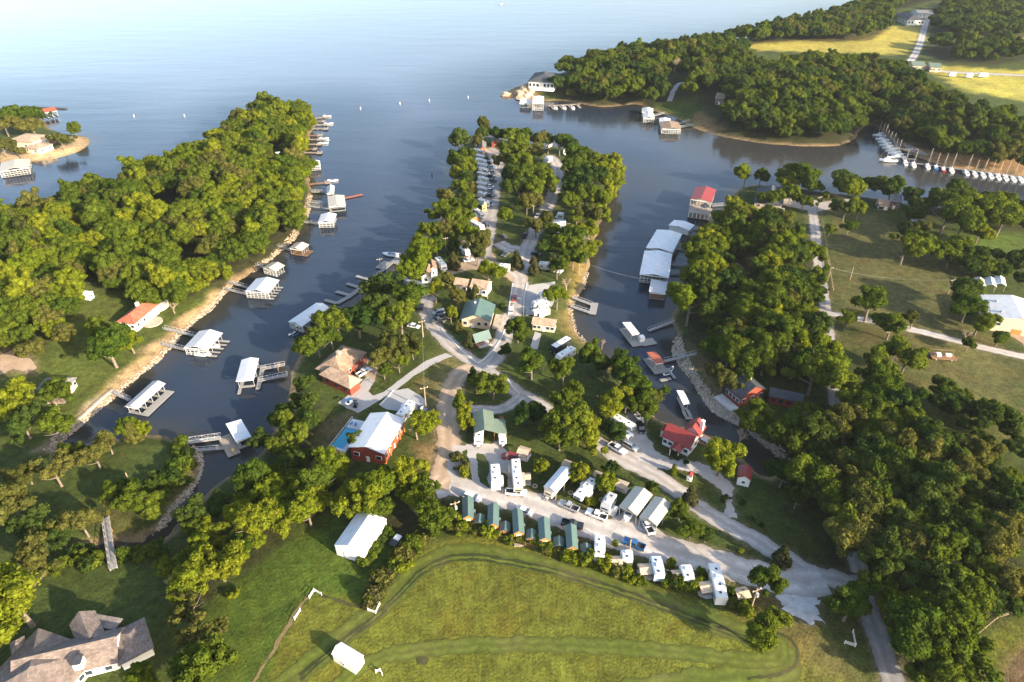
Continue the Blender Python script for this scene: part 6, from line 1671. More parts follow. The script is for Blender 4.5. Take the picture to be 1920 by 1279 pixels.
# ================================================================== VEHICLES AND TRAILERS
TAIL = M('tail_light', (.35, .02, .015), .4, .05, 1); LAMP = M('head_light', (.75, .74, .70), .2, .03, 1)
def wheels(t, xs, half, r=.36, w=.24):
    for x in xs:
        for s in (-1, 1):
            o = MB().tube([(x, s * half - w / 2, r), (x, s * half + w / 2, r)], r, 12).build('wheel', BLACK, t)
            MB().tube([(x, s * (half + w / 2 + .005) - .01, r), (x, s * (half + w / 2 + .005) + .01, r)], r * .55, 8).build('rim', STEEL, o)
def vehicle(kind, colour, p, q, label, group='cars and pickups of the village', z=None):
    """kind car / suv / pickup / van, centre at pixel p, nose towards pixel q"""
    x, y, zz = land(*p); x1, y1, _ = land(*q)
    t = thing({'car': 'parked_car', 'suv': 'parked_suv', 'pickup': 'pickup_truck', 'van': 'parked_van'}[kind], label, {'car': 'car', 'suv': 'car', 'pickup': 'pickup', 'van': 'van'}[kind], (x, y, (zz if z is None else z) + .1), math.atan2(y1 - y, x1 - x), group)
    c = PAINT[colour]
    if kind == 'pickup':
        Lh, Wd, Ht = 2.85, 1.95, 1.85
        MB().prism([(-Lh, .45), (Lh, .45), (Lh, .95), (Lh - .2, 1.12), (1.15, 1.18), (-.75, 1.18), (-.75, .75), (-Lh, .75)], -Wd / 2, Wd / 2).build('body', c, t)
        for s in (-1, 1): box(t, 'bed_side', c, -1.82, s * (Wd / 2 - .06), .75, 2.05, .12, .45)
        box(t, 'tailgate', c, -Lh + .05, 0, .75, .1, Wd - .24, .45); box(t, 'bed_floor', BLACK, -1.8, 0, .752, 2.0, Wd - .26, .03)
        cab = MB().add([(-.7, -.9, 1.17), (1.2, -.9, 1.17), (1.2, .9, 1.17), (-.7, .9, 1.17), (-.6, -.76, Ht - .04), (.45, -.76, Ht - .04), (.45, .76, Ht - .04), (-.6, .76, Ht - .04)], [(0, 1, 5, 4), (1, 2, 6, 5), (2, 3, 7, 6), (3, 0, 4, 7)])
        cab.build('windows', GLASS, t); box(t, 'cab_roof', c, -.08, 0, Ht - .06, 1.15, 1.56, .1)
        for s in (-1, 1): MB().bar((.2, s * .84, 1.17), (.05, s * .79, Ht), .1).build('door_pillar', c, t)
        xs = (-1.85, 1.85)
    else:
        dims = {'car': (2.3, 1.82, 1.42, .85), 'suv': (2.35, 1.92, 1.75, .98), 'van': (2.6, 2.0, 2.1, 1.1)}[kind]
        Lh, Wd, Ht, bh = dims
        rear = {'car': (-1.75, -1.0), 'suv': (-2.2, -2.0), 'van': (-2.45, -2.4)}[kind]
        MB().prism([(-Lh, .35), (Lh, .35), (Lh, bh * .72), (Lh - .35, bh * .92), (1.1, bh), (-Lh + .1, bh), (-Lh, bh * .85)], -Wd / 2, Wd / 2).build('body', c, t)
        MB().add([(rear[0], -Wd / 2 + .06, bh), (1.25, -Wd / 2 + .06, bh), (1.25, Wd / 2 - .06, bh), (rear[0], Wd / 2 - .06, bh), (rear[1], -Wd / 2 + .2, Ht - .04), (.45, -Wd / 2 + .2, Ht - .04), (.45, Wd / 2 - .2, Ht - .04), (rear[1], Wd / 2 - .2, Ht - .04)],
                 [(0, 1, 5, 4), (1, 2, 6, 5), (2, 3, 7, 6), (3, 0, 4, 7)]).build('windows', GLASS, t)
        box(t, 'roof', c, (rear[1] + .45) / 2, 0, Ht - .07, .45 - rear[1] + .1, Wd - .38, .1)
        for s in (-1, 1): MB().bar((-.4, s * (Wd / 2 - .05), bh), (-.45, s * (Wd / 2 - .19), Ht), .1).build('door_pillar', c, t)
        xs = (-Lh + .85, Lh - .85)
    for s in (-1, 1):
        box(t, 'headlight', LAMP, Lh - .01, s * (Wd / 2 - .28), .6, .06, .35, .16); box(t, 'tail_light', TAIL, -Lh + .01, s * (Wd / 2 - .15), .65, .06, .2, .25)
        box(t, 'mirror', BLACK, 1.0, s * (Wd / 2 + .1), 1.0, .14, .2, .14)
    wheels(t, xs, Wd / 2 - .1)
    return t
def rv(kind, p, q, label, body=None, side=None, group='trailers of the lakeside camp', stripe=True, slides=0, vents=3, H_=3.2, W_=2.5):
    """p nose, q tail: middle of the roof ends in the photograph"""
    z = 3.0
    for _ in range(5):
        x0, y0 = g(*p, z + H_); x1, y1 = g(*q, z + H_); z = H((x0 + x1) / 2, (y0 + y1) / 2)
    L = math.hypot(x1 - x0, y1 - y0)
    t = thing({'trailer': 'travel_trailer', 'fifth': 'fifth_wheel_trailer', 'coach': 'motor_coach', 'round': 'travel_trailer'}[kind], label, 'trailer' if kind != 'coach' else 'motorhome', ((x0 + x1) / 2, (y0 + y1) / 2, z + .1), math.atan2(y0 - y1, x0 - x1), group)
    top = body or RV_WHITE; sd = side or top
    h, w = L / 2, W_ / 2
    if kind == 'fifth': prof = [(-h, .75), (h - 2.3, .75), (h - 2.2, 1.7), (h - .5, 1.75), (h, 2.1), (h - .1, H_ - .2), (h - .5, H_ - .05), (-h, H_ - .05)]
    elif kind == 'coach': prof = [(-h, .4), (h - .05, .4), (h, 1.4), (h - .25, H_ - .15), (h - .5, H_ - .05), (-h, H_ - .05)]
    elif kind == 'round': prof = [(-h, .8), (-h + .3, .6), (h - .3, .6), (h, 1.0), (h - .1, 1.9), (h - .5, H_ - .4), (h - 1.0, H_ - .08), (-h + 1.0, H_ - .05), (-h + .4, H_ - .4), (-h, 1.8)]
    else: prof = [(-h, .7), (h - .15, .7), (h, 1.2), (h - .2, 2.2), (h - .7, H_ - .05), (-h, H_ - .05)]
    MB().prism(prof, -w, w).build('body', sd, t)
    rx0 = -h + .02; rx1 = prof[-2][0] if kind in ('fifth', 'coach', 'trailer') else h - 1.0
    if kind == 'round': rx0 = -h + 1.0
    MB().prism_x([(-w + .02, H_ - .049), (w - .02, H_ - .049), (w - .3, H_ + .05), (-w + .3, H_ + .05)], rx0, rx1).build('roof', top if top is not RV_BLACK else RV_WHITE, t)
    for k in range(vents):
        vx = rx0 + (rx1 - rx0) * (k + .6) / (vents + .3)
        if k == vents // 2: box(t, 'air_conditioner', TRIM_WHITE, vx, 0, H_ + .04, .9, .7, .28)
        else: box(t, 'roof_vent', BLACK, vx, .15 * (-1) ** k, H_ + .04, .5, .5, .12)
    for s in (-1, 1):
        n = max(2, int(L / 2.6))
        for k in range(n):
            wx = -h + .9 + (L - 2.6) * k / (n - 1)
            box(t, 'window', GLASS, wx, s * (w + .005), 1.75, .95, .04, .6)
        if stripe: box(t, 'stripe', RV_BROWN, -.3, s * (w + .004), 1.15, L - 1.6, .03, .3)
        if slides:
            for k in range(slides):
                if (k % 2 == 0) == (s < 0): box(t, 'slide_out', sd, -h * .45 + k * L * .3, s * (w + .42), .8, L * .28, .85, 1.95)
    box(t, 'door', sd, h * .35, -w - .02, .7, .7, .05, 1.9)
    MB().bar((-h * .5, -w - .12, H_ - .25), (h * .55, -w - .12, H_ - .25), .16).build('awning_roll', RV_GREY, t)
    if kind == 'coach':
        box(t, 'windshield', GLASS, h - .12, 0, 1.35, .25, W_ - .3, 1.0); wheels(t, (-h * .55, h * .68), w - .12, .48, .28)
        for s in (-1, 1): box(t, 'headlight', LAMP, h - .02, s * (w - .35), .75, .08, .4, .25)
    else:
        wheels(t, (-h * .25, -h * .25 + .95), w - .12, .38, .22)
        if kind == 'fifth':
            box(t, 'front_window', GLASS, h - .06, 0, 2.25, .12, W_ - .8, .5); box(t, 'landing_leg', STEEL, h - 2.0, .7, -.1, .12, .12, 1.8); box(t, 'landing_leg', STEEL, h - 2.0, -.7, -.1, .12, .12, 1.8)
        else:
            MB().bar((h - .2, .6, .5), (h + 1.2, 0, .5), .1).bar((h - .2, -.6, .5), (h + 1.2, 0, .5), .1).build('hitch', DARK_METAL, t)
            box(t, 'propane_tank', TRIM_WHITE, h + .35, 0, .5, .35, .7, .55); box(t, 'front_window', GLASS, h - .14, 0, 1.6, .12, W_ - .9, .5)
    return t

# camp road, right-hand row from the dirt road
rv('round', (927.5,866), (930,908), 'long white round nosed trailer beside the gravel yard', slides=1, stripe=False)
rv('fifth', (972,917), (966.5,861), 'long trailer with slide-outs and tan nose left of the ball crowned maple', side=M('rv_tan', (.42, .33, .24), .45, .1, 1), slides=2, vents=5)
rv('trailer', (1027,922), (1060,884), 'trailer parked under the single white carport', side=M('rv_cream', (.55, .48, .38), .45, .1, 1), stripe=False, H_=3.0)
rv('fifth', (1082,931), (1113,898), 'white fifth wheel trailer between two ball crowned maples', slides=2, vents=4)
rv('trailer', (1134,949), (1149,924.5), 'silver grey trailer right of the second ball crowned maple', body=RV_GREY, vents=2)
rv('trailer', (1124.7,1000), (1124,1043), 'narrow white trailer next to the fifth park cabin')
rv('trailer', (1174,1027), (1177.5,1048), 'short white trailer behind the blue pickup', vents=2)
rv('trailer', (1228,1039), (1237.5,1078), 'shiny blue grey trailer in the middle of the lower row', body=M('rv_blue_grey', (.42, .50, .58), .35, .15, .7))
rv('trailer', (1284,1055), (1293,1086), 'small white trailer beside the bushy tree of the lower row', vents=2)
rv('coach', (1338.5,1054), (1354.5,1121), 'longest white motor coach at the end of the lower row', vents=4, W_=2.6)
rv('coach', (1036.4,651), (1066,632.5), 'black motor coach with white roof beside the right cove', side=RV_BLACK, stripe=False, vents=2)
rv('trailer', (1045,669), (1075,651), 'white trailer half hidden by trees below the black motor coach')
rv('trailer', (998,567), (1027,561), 'upper large white trailer on the concrete pads')
rv('fifth', (999,584), (1029,577), 'lower large white trailer on the concrete pads', slides=2)
rv('trailer', (1010,551), (1025,548), 'small white trailer at the top of the concrete pads', vents=1)
rv('coach', (747.5,779.5), (771,751.5), 'white motorhome on the concrete court behind the pavilion', slides=2, vents=4)
rv('fifth', (1189,800), (1150,777), 'trailer under trees at the upper end of the gravel yard')
rv('fifth', (1183,818), (1160,803), 'trailer nose showing beside the white suv in the gravel yard')
rv('trailer', (833,498), (820,482), 'dark windowed coach near the pier head sheds', vents=2)
rv('trailer', (934,496), (956,497.5), 'white trailer beside the cedar at the camp entrance')
rv('trailer', (1009,492), (1032,494), 'white trailer right of the camp entrance cedars')
rv('fifth', (1034,414), (1061,414), 'big white trailer on the right camp lane', slides=2)
rv('trailer', (1036,425.5), (1058,426), 'white trailer just below the big one on the right camp lane')
rv('trailer', (1043,399), (1057,400.5), 'short white trailer at the edge of the right camp lane', vents=1)
rv('trailer', (905,400), (890,391), 'grey sided trailer above the green roofed camp cabin', side=RV_GREY)
rv('trailer', (905,424), (881,411), 'long white trailer below the green roofed camp cabin')
rv('trailer', (915,379), (899,372), 'white trailer with silver van in front on the left camp lane')
rv('fifth', (888,278), (907,283), 'long white trailer at the top of the left camp lane', side=M('rv_sand', (.45, .38, .30), .45, .1, 1), slides=2)
ROWL = [(911,363,.0),(913,353.5,1),(912,344.5,2),(915,335,0),(913,326.5,3),(916,318,1),(914,310,2),(911,301,0),(908,293,3)]
for k, (px, py, c) in enumerate(ROWL):
    rv('trailer' if k % 2 else 'fifth', (px, py), (px - 17, py - 4.5), '%s trailer of the packed left lane row counted upwards from the silver van' % names[k], side=[RV_WHITE, RV_GREY, RV_WHITE, M('rv_sand', (.45, .38, .30))][int(c)], slides=k % 2)
    vehicle(('pickup', 'suv', 'car')[k % 3], ('black', 'silver', 'white', 'dark grey')[k % 4], (px + 7, py + 6.5), (px + 14, py + 7.5), '%s %s parked at the packed trailer row, %s from the van' % (('black', 'silver', 'white', 'dark grey')[k % 4], ('pickup', 'suv', 'car')[k % 3], names[k]))
for k, (a, b_) in enumerate((((1020,272),(1032,266)), ((1033,292),(1022,298)), ((1060,282),(1062,275)))):
    rv('trailer', a, b_, 'white trailer in the shade at the tip of the camp, %s one' % ('left', 'middle', 'right')[k], vents=1)
rv('trailer', (878,470), (866,462), 'trailer under the trees left of the camp entrance'); rv('fifth', (1040,505), (1052,498), 'trailer behind the bright tree of the camp entrance bank')
# distant trailers
for k, (px, py) in enumerate(((1718,131), (1780,136), (1812,138), (1836,137))):
    rv('trailer', (px, py), (px + 13 + 4 * (k == 3), py + .6), 'distant white trailer beside the far lane, %s from the left' % names[k], vents=1)
box_t = rv('trailer', (897,824), (899,798), 'white trailer parked in the left bay of the green garage', H_=3.0, stripe=False); rv('trailer', (943,826), (939,802), 'small white trailer under the garage lean-to', H_=2.4, W_=2.1, vents=1)

vehicle('pickup', 'white', (967.5,927), (990,929), 'white pickup at the tail of the long slide-out trailer')
vehicle('pickup', 'silver', (1066,953), (1050,946), 'silver pickup in front of the white fifth wheel trailer')
vehicle('pickup', 'white', (1118,969), (1100,962), 'long white pickup in front of the silver grey trailer')
vehicle('pickup', 'white', (1213,989), (1207,978), 'white pickup backed under the right beige carport')
vehicle('pickup', 'blue', (1188,1024), (1176,1019), 'blue pickup beside the short white trailer')
vehicle('suv', 'silver', (1182,840), (1192,846), 'silver suv in the middle of the gravel yard')
vehicle('pickup', 'white', (1157,845), (1170,853), 'white pickup under the tree beside the gravel yard')
vehicle('suv', 'black', (1201,806), (1206,817), 'black suv in the upper gravel yard')
vehicle('pickup', 'black', (1073,987), (1087,990), 'black pickup behind the fifth park cabin')
vehicle('suv', 'white', (886,936), (897,940), 'white suv behind the first park cabin')
vehicle('car', 'white', (983,961), (994,966), 'white car behind the third park cabin')
vehicle('suv', 'red', (956,859), (945,858), 'dark red suv behind the long slide-out trailer')
vehicle('suv', 'silver', (823,589), (812,591), 'silver suv parked left of the village hall')
vehicle('suv', 'black', (823,597), (812,599), 'black suv parked left of the village hall')
vehicle('pickup', 'dark grey', (822,605), (811,607), 'dark grey pickup parked left of the village hall')
vehicle('car', 'white', (776,614), (787,616), 'white car under the oak beside the village road')
vehicle('suv', 'black', (790,578), (793,566), 'black suv on the shaded side of the village road')
vehicle('car', 'red', (964,561), (965,552), 'dark red car in the parking strip')
vehicle('suv', 'white', (958,584), (959,574), 'white suv in the parking strip')
vehicle('pickup', 'white', (683,701), (694,694), 'white pickup beside the porch of the brown hipped house')
vehicle('car', 'white', (879,490), (890,487), 'white car on the lane near the camp entrance')
vehicle('suv', 'dark grey', (948,479), (943,483), 'dark grey suv on the grass edge near the camp entrance')
vehicle('pickup', 'black', (985,444), (989,434), 'black pickup at the right side of the camp lawn')
vehicle('car', 'dark grey', (946,446), (941,441), 'dark grey car at the tip of the camp lawn')
vehicle('suv', 'black', (1005,479), (1015,480), 'black suv beside the right camp lane')
vehicle('car', 'white', (1008,406), (1013,400), 'white car beside the tree on the right camp lane')
vehicle('van', 'silver', (918,385.5), (928,388), 'silver van at the front of the white trailer on the left camp lane')
vehicle('suv', 'black', (912,424), (918,428), 'black suv beside the long white camp trailer')
vehicle('car', 'silver', (902,436), (910,439), 'silver car at the lower end of the left camp lane')
vehicle('pickup', 'tan', (1050,470), (1060,471), 'tan pickup under trees on the right camp side')
# boats and small trailers ashore
x, y, z = land(1178, 968); boat(x, y, -2.0, 6.2, 'white boat on its trailer under the left beige carport', 'runabout', None, None, z + .6)
x, y, z = land(800, 775); b_ = boat(x, y, -.5, 5.5, 'dark boat on its trailer at the corner of the concrete court', 'runabout', PAINT['black'], None, z + .6)
x, y, z = land(1197, 786); boat(x, y, -1.2, 6, 'boat under the tree at the upper end of the gravel yard', 'runabout', None, None, z + .6)
def utility_trailer(px, py, rot, label, deck):
    x, y, z = land(px, py); t = thing('utility_trailer', label, 'trailer', (x, y, z + .05), rot)
    box(t, 'bed', deck, 0, 0, .5, 3.4, 1.9, .12)
    for s in (-1, 1): box(t, 'side_panel', DARK_METAL, 0, s * .95, .62, 3.4, .08, .4)
    wheels(t, (-.4,), 1.05, .32, .2); MB().bar((1.7, .5, .5), (2.9, 0, .45), .1).bar((1.7, -.5, .5), (2.9, 0, .45), .1).build('hitch', DARK_METAL, t)
    box(t, 'cargo_cover', TRIM_WHITE, .8, 0, .62, 1.5, 1.6, .5); return t
utility_trailer(743, 1017, 1.1, 'small utility trailer with white cover behind the white barn', DARK_METAL)
utility_trailer(1150, 962, 1.0, 'small white cargo trailer beside the silver grey trailer', STEEL)
t = thing('hay_wagon', 'old flat wagon with wire frame on the right pasture', 'wagon', (*land(1766, 672)[:2], land(1766, 672)[2]), -.15)
box(t, 'bed', WOOD_BROWN, 0, 0, .8, 8, 4, .2); wheels(t, (-2.5, 2.5), 1.6, .45, .25)
for sx in (-3.8, 0, 3.8):
    for s in (-1, 1): box(t, 'stake', WOOD_BROWN, sx, s * 1.9, 1.0, .12, .12, 1.6)
for s in (-1, 1): box(t, 'rail', WOOD_BROWN, 0, s * 1.9, 2.2, 8, .1, .15)
box(t, 'load', TRIM_WHITE, -1.5, 0, 1.0, 1.4, 1.4, .9); box(t, 'load', TRIM_WHITE, 1.8, .3, 1.0, 1.8, 1.0, .8)
for k, (px, py, lab) in enumerate(((655,758,'left'), (667,762,'right'))):
    x, y, z = land(px, py); t = thing('golf_cart', '%s of two small carts on the house driveway' % lab, 'golf cart', (x, y, z + .1), .6 + k)
    box(t, 'chassis', PAINT['white' if k == 0 else 'black'], 0, 0, .3, 2.4, 1.2, .35); box(t, 'seat', BLACK, -.2, 0, .65, .6, 1.1, .45); box(t, 'roof', PAINT['blue' if k == 0 else 'black'], -.1, 0, 1.85, 1.7, 1.2, .08)
    for sx in (-.8, .7):
        for s in (-1, 1): box(t, 'roof_post', STEEL, sx, s * .5, .6, .05, .05, 1.3)
    wheels(t, (-.85, .85), .55, .25, .18)

# ================================================================== POLES, FENCES, BRIDGE, SHRUBS, STONES
def pole(top, base, label, arm=True, lamp=False, transformer=False):
    x, y, z = land(*base)
    # height that brings the top to its pixel
    hgt = 9.0
    for hh in np.arange(5, 14, .1):
        u = FPX; dx, dy, dz = x, y, z + hh - CAMH
        depth = dy * CP - dz * SP; vy = -(dy * SP + dz * CP) / depth * FPX + 639.5
        if vy <= top[1]: hgt = float(hh); break
    t = thing('utility_pole', label, 'pole', (x, y, z), .4)
    MB().tube([(0, 0, -.5), (0, 0, hgt)], [.22, .14], 8).build('pole', WOOD_POLE, t)
    if arm:
        box(t, 'crossarm', WOOD_POLE, 0, 0, hgt - .7, 2.4, .14, .16)
        for k in (-1.05, 0, 1.05): box(t, 'insulator', TRIM_WHITE, k, 0, hgt - .54, .14, .14, .24)
    if transformer: MB().tube([(0, -.45, hgt - 2.2), (0, -.45, hgt - 1.2)], .35, 10).build('transformer', STEEL, t)
    if lamp: MB().bar((0, 0, hgt - .4), (1.6, 0, hgt), .08).build('lamp_arm', STEEL, t); box(t, 'lamp_head', TRIM_WHITE, 1.8, 0, hgt - .08, .6, .25, .16)
    t['top'] = hgt
    return t
P = {}
for k, (tp, bs, lab, kw) in enumerate([
 ((792.5,601),(793.5,632),'utility pole beside the village road bend', {}), ((712,484),(716,523),'utility pole above the finger pier', {}), ((833,445),(836.7,477),'utility pole on the left side of the camp point', {}),
 ((1086.5,487),(1085,516),'utility pole on the grassy bank of the right cove', {}), ((1307,529),(1304,556),'utility pole at the wood edge across from the marina', dict(transformer=True)), ((855,941),(856,984),'pole with transformer at the first park cabin', dict(transformer=True)),
 ((1419,1104),(1408,1141),'leaning wooden pole with white transformer at the end of the lower row', dict(transformer=True)), ((1787,523),(1777,551),'pole with insulators on the right pasture', {}), ((1597,501),(1593,525),'bare pole in the striped pasture', dict(arm=False)),
 ((1555,501),(1551,528),'pole beside the pasture fence', {}), ((1537,368),(1531,395),'pole at the head of the farm road', {}), ((237,895),(246,911),'short pole on the lawn point', dict(arm=False)), ((794,725),(799,767),'utility pole at the concrete court', {}),
 ((1182,1012),(1179,1040),'thin post between two trailers of the lower row', dict(arm=False)), ((912,531),(914,560),'slim pole at the white gable end behind the hall', dict(arm=False))]):
    P[k] = pole(tp, bs, lab, **kw)
def wire(a, b, sag, label):
    A = Vector((*P[a].location.xy, P[a].location.z + P[a]['top'] - .4)); B = Vector((*P[b].location.xy, P[b].location.z + P[b]['top'] - .4))
    pts = [A.lerp(B, k / 14) - Vector((0, 0, sag * 4 * (k / 14) * (1 - k / 14))) for k in range(15)]
    o = MB().tube(pts, .022, 4, False).build('power_line', STEEL, None); tag(o, label, 'wire', 'power lines'); return o
wire(3, 4, 3.0, 'power line sagging across the right cove'); wire(0, 12, 1.2, 'power line along the village road'); wire(0, 1, 1.5, 'power line from the village road towards the finger pier'); wire(4, 9, 2.2, 'power line from the cove wood to the pasture fence'); wire(9, 10, 1.5, 'power line along the farm road'); wire(9, 7, 2.0, 'power line across the right pasture')

def fence(name, pts, label, cat='fence', h=1.1, mat=None, rails=3, step=2.2, w=.12):
    P3 = [land(*p) for p in pts]; o0 = P3[0]
    t = thing(name, label, cat, o0, 0)
    for i in range(len(P3) - 1):
        a, b_ = Vector(P3[i]) - Vector(o0), Vector(P3[i + 1]) - Vector(o0); n = max(1, int((b_ - a).length / step))
        for k in range(n + (1 if i == len(P3) - 2 else 0)):
            p = a.lerp(b_, k / n); p.z = H(p.x + o0[0], p.y + o0[1]) - o0[2]
            box(t, 'post', mat or TRIM_WHITE, p.x, p.y, p.z - .2, w, w, h + .35)
        for r in range(rails):
            z = h * (r + .8) / rails
            MB().bar(a + Vector((0, 0, z)), b_ + Vector((0, 0, z)), .05, .11).build('rail', mat or TRIM_WHITE, t)
    return t
fence('white_fence', [(580.6,1123),(589.5,1109),(603.5,1116.5)], 'white corner fence at the lawn corner, nearest the barn', step=1.2)
fence('white_fence', [(553,1163),(564,1146)], 'short white fence panel along the lawn edge', step=1.2)
fence('white_fence', [(690.6,1146),(704.7,1151),(712.5,1134)], 'white corner fence below the thicket', step=1.2)
fence('white_gate', [(705,1262),(714,1259),(717,1266)], 'small white gate at the lower edge of the hayfield', 'gate', step=1.2)
fence('field_gate', [(1583,1207),(1603,1213),(1598,1186)], 'white pipe gate beside the paved road', 'gate', step=3)
fence('wire_fence', [(1548,470),(1556,510),(1562,545)], 'wooden post fence along the farm road', mat=WOOD_POLE, rails=2, step=2.5, w=.2)
fence('wire_fence', [(1790,1300),(1822,1200),(1870,1160),(1935,1140)], 'wire fence round the mown corner in the lower right', mat=WOOD_POLE, rails=2, step=4)
fence('timber_fence', [(858,990),(900,1000),(960,1018),(1010,1032),(1060,1045)], 'low timber fence behind the park cabins', mat=WOOD_BROWN, rails=3, step=2.4, h=1.5)

# kerbs of the village roads
def kerb(px):
    pts = curve_pts(px, 1.2); m = MB(); V = []; F = []
    for i, p in enumerate(pts):
        d = (pts[min(i + 1, len(pts) - 1)] - pts[max(i - 1, 0)]).normalized(); n = Vector((-d.y, d.x)) * .22; z = H(p.x, p.y)
        V += [(p.x - n.x, p.y - n.y, z - .2), (p.x - n.x, p.y - n.y, z + .24), (p.x + n.x, p.y + n.y, z + .24), (p.x + n.x, p.y + n.y, z - .2)]
    for i in range(len(pts) - 1):
        for k in range(3): F.append((i * 4 + k, i * 4 + k + 1, i * 4 + k + 5, i * 4 + k + 4))
    o = m.add(V, F).build('kerb', M('kerb_concrete', (.55, .52, .47), .9, .12, .7)); o['kind'] = 'structure'
kerb([(827,616),(840,632),(856,648),(870,662),(893,680)]); kerb([(948,615),(938,637),(925,656),(905,676),(894,681)]); kerb([(961.5,532),(957,560),(953,592)]); kerb([(988,532),(983,560),(982,592)]); kerb([(737,733),(724,748),(712,760)])
kerb([(947,703),(960,725),(975,740)])

# footbridge over the creek
a = land(199, 972); b_ = land(214, 1068); t = thing('footbridge', 'long wooden footbridge over the creek in the lower left', 'bridge', (a[0], a[1], 0), math.atan2(b_[1] - a[1], b_[0] - a[0])); ln = math.hypot(b_[0] - a[0], b_[1] - a[1]); zt = max(a[2], b_[2]) + .25
n = int(ln / .5); pk = MB().box(0, 0, 0, .46, 1.6, .1).mesh('plank'); pk.materials.append(WOOD_GREY)
for k in range(n): shared('plank', pk, t, ((k + .5) * ln / n, 0, zt + random.uniform(-.012, .012)))
for s in (-1, 1):
    box(t, 'beam', WOOD_GREY, ln / 2, s * .7, zt - .35, ln, .2, .34)
    box(t, 'handrail', WOOD_GREY, ln / 2, s * .82, zt + 1.05, ln, .14, .1)
    for k in range(int(ln / 2.2) + 1): box(t, 'post', WOOD_GREY, .1 + k * (ln - .2) / int(ln / 2.2), s * .82, zt - .2, .14, .12, 1.3)
for k in range(3): box(t, 'pier', WOOD_BROWN, ln * (.25 + .25 * k), 0, -1.5, .3, 2.0, zt + 1.2)

# shrubs behind the trailer row, in the thicket and on lawns
k = 0
HEDGE = [(1018,1024),(1026,1030),(1062,1046),(1072,1040),(1085,1048),(1100,1058),(1118,1062),(1130,1056),(1142,1068),(1155,1078),(1168,1072),(1180,1086),(1195,1092),(1050,1040),(1038,1034),(1250,1098),(1258,1086),(1272,1100),(1285,1104),(1268,1090),(1290,1094),(1298,1108),(1376,1136),(1398,1150),(1406,1140),(1385,1128),(985,1012),(968,1018),(1003,1022),(950,1010),(935,1004),(918,1002),(900,994),(885,992),(872,990),(860,994),(848,998)]
for px, py in HEDGE: shrub(px, py, random.uniform(1.3, 2.6), random.choice('yyno'), 'leafy shrub of the hedge behind the cabins and trailer row', 'hedge behind the trailer row')
THICK = [(812,1004),(800,1010),(788,1022),(776,1030),(768,1040),(760,1052),(750,1062),(742,1072),(735,1084),(726,1094),(720,1106),(712,1116),(704,1126),(696,1134),(748,1046),(738,1060),(728,1074),(718,1090),(708,1104),(698,1118),(690,1128),(780,1008),(770,1020),(756,1034)]
for px, py in THICK: shrub(px, py, random.uniform(1.5, 2.7), random.choice('oonyc'), 'shrub of the rough thicket below the white barn', 'thicket below the white barn')
for px, py in [(690,1050),(700,1040),(708,1028),(716,1016),(722,1006),(695,1042),(684,1058)]: shrub(px, py, random.uniform(1.6, 2.4), random.choice('nd'), 'dark green bush along the barn wall', 'bushes along the barn wall')
for px, py in [(347,862),(358,872),(340,850),(352,885),(335,840),(325,895),(300,905),(330,880),(315,915),(285,918),(345,905)]: shrub(px, py, random.uniform(1.8, 3.0), random.choice('ndd'), 'bush on the edge of the lawn point', 'bushes of the lawn point')
for px, py in [(150,1052),(165,1060),(185,1050),(235,1048),(250,1044),(270,1040),(285,1036),(120,1066),(300,1034),(140,1040),(175,1038)]: shrub(px, py, random.uniform(1.6, 2.6), random.choice('nd'), 'bush growing in the creek near the footbridge', 'bushes in the creek')
for px, py, r, lf, lab in [(437,1118,1.3,'y','single yellow shrub on the mown lawn'), (366,546,1.5,'y','round shrub on the lawn above the lattice fronted dock'), (308,553,2.2,'y','orange tinged shrub behind the red roofed house'), (118,672,1.0,'d','dark round shrub on the left lawn'), (1391,944,.9,'d','shrub at the drive edge right of the road fork'), (1410,975,.8,'d','first dark shrub on the road lawn'), (1427,985,.8,'d','second dark shrub on the road lawn'), (1388,1035,.9,'y','small yellow shrub on the verge'), (1110,945,1.7,'y','shrub in front of the white fifth wheel trailer'), (1152,1021,1.0,'y','shrub beside the narrow white trailer'), (1259,1056,1.4,'y','shrub right of the shiny trailer'), (1316,1075,1.3,'y','shrub between the last two trailers'), (940,577,1.6,'d','purple leaved shrub at the hall terrace'), (866,880,1.9,'o','upper shrub on the gravel yard island'), (862,862,1.9,'o','middle shrub on the gravel yard island'), (870,893,1.7,'y','lower shrub on the gravel yard island'), (1360,938,1.2,'o','pale shrub at the drive fork'), (1268,860,1.2,'d','dark bush in the red house flower bed'), (1285,868,1.0,'d','small bush in the red house flower bed')]:
    shrub(px, py, r, lf, lab, None)
bare_tree(328, 588, 7.0, 'bare branched tree on the left cove bank'); bare_tree(1062, 545, 7.5, 'bare pale tree on the right cove bank'); bare_tree(1385, 835, 7.5, 'dead bare tree at the head of the narrow cove'); bare_tree(1128, 655, 5.5, 'pinkish leafless shrub at the cove edge'); bare_tree(1505, 925, 8.0, 'grey dead tree at the edge of the lower right wood'); bare_tree(1265, 135, 13.0, 'brown dead tree in the far shore wood'); bare_tree(523, 700, 5.0, 'reddish leafless shrub on the bank beside the narrow dock')
x, y, z = land(1800, 640); bare_tree(1808, 640, 6.0, 'bare shrub beside the barn drive bend')

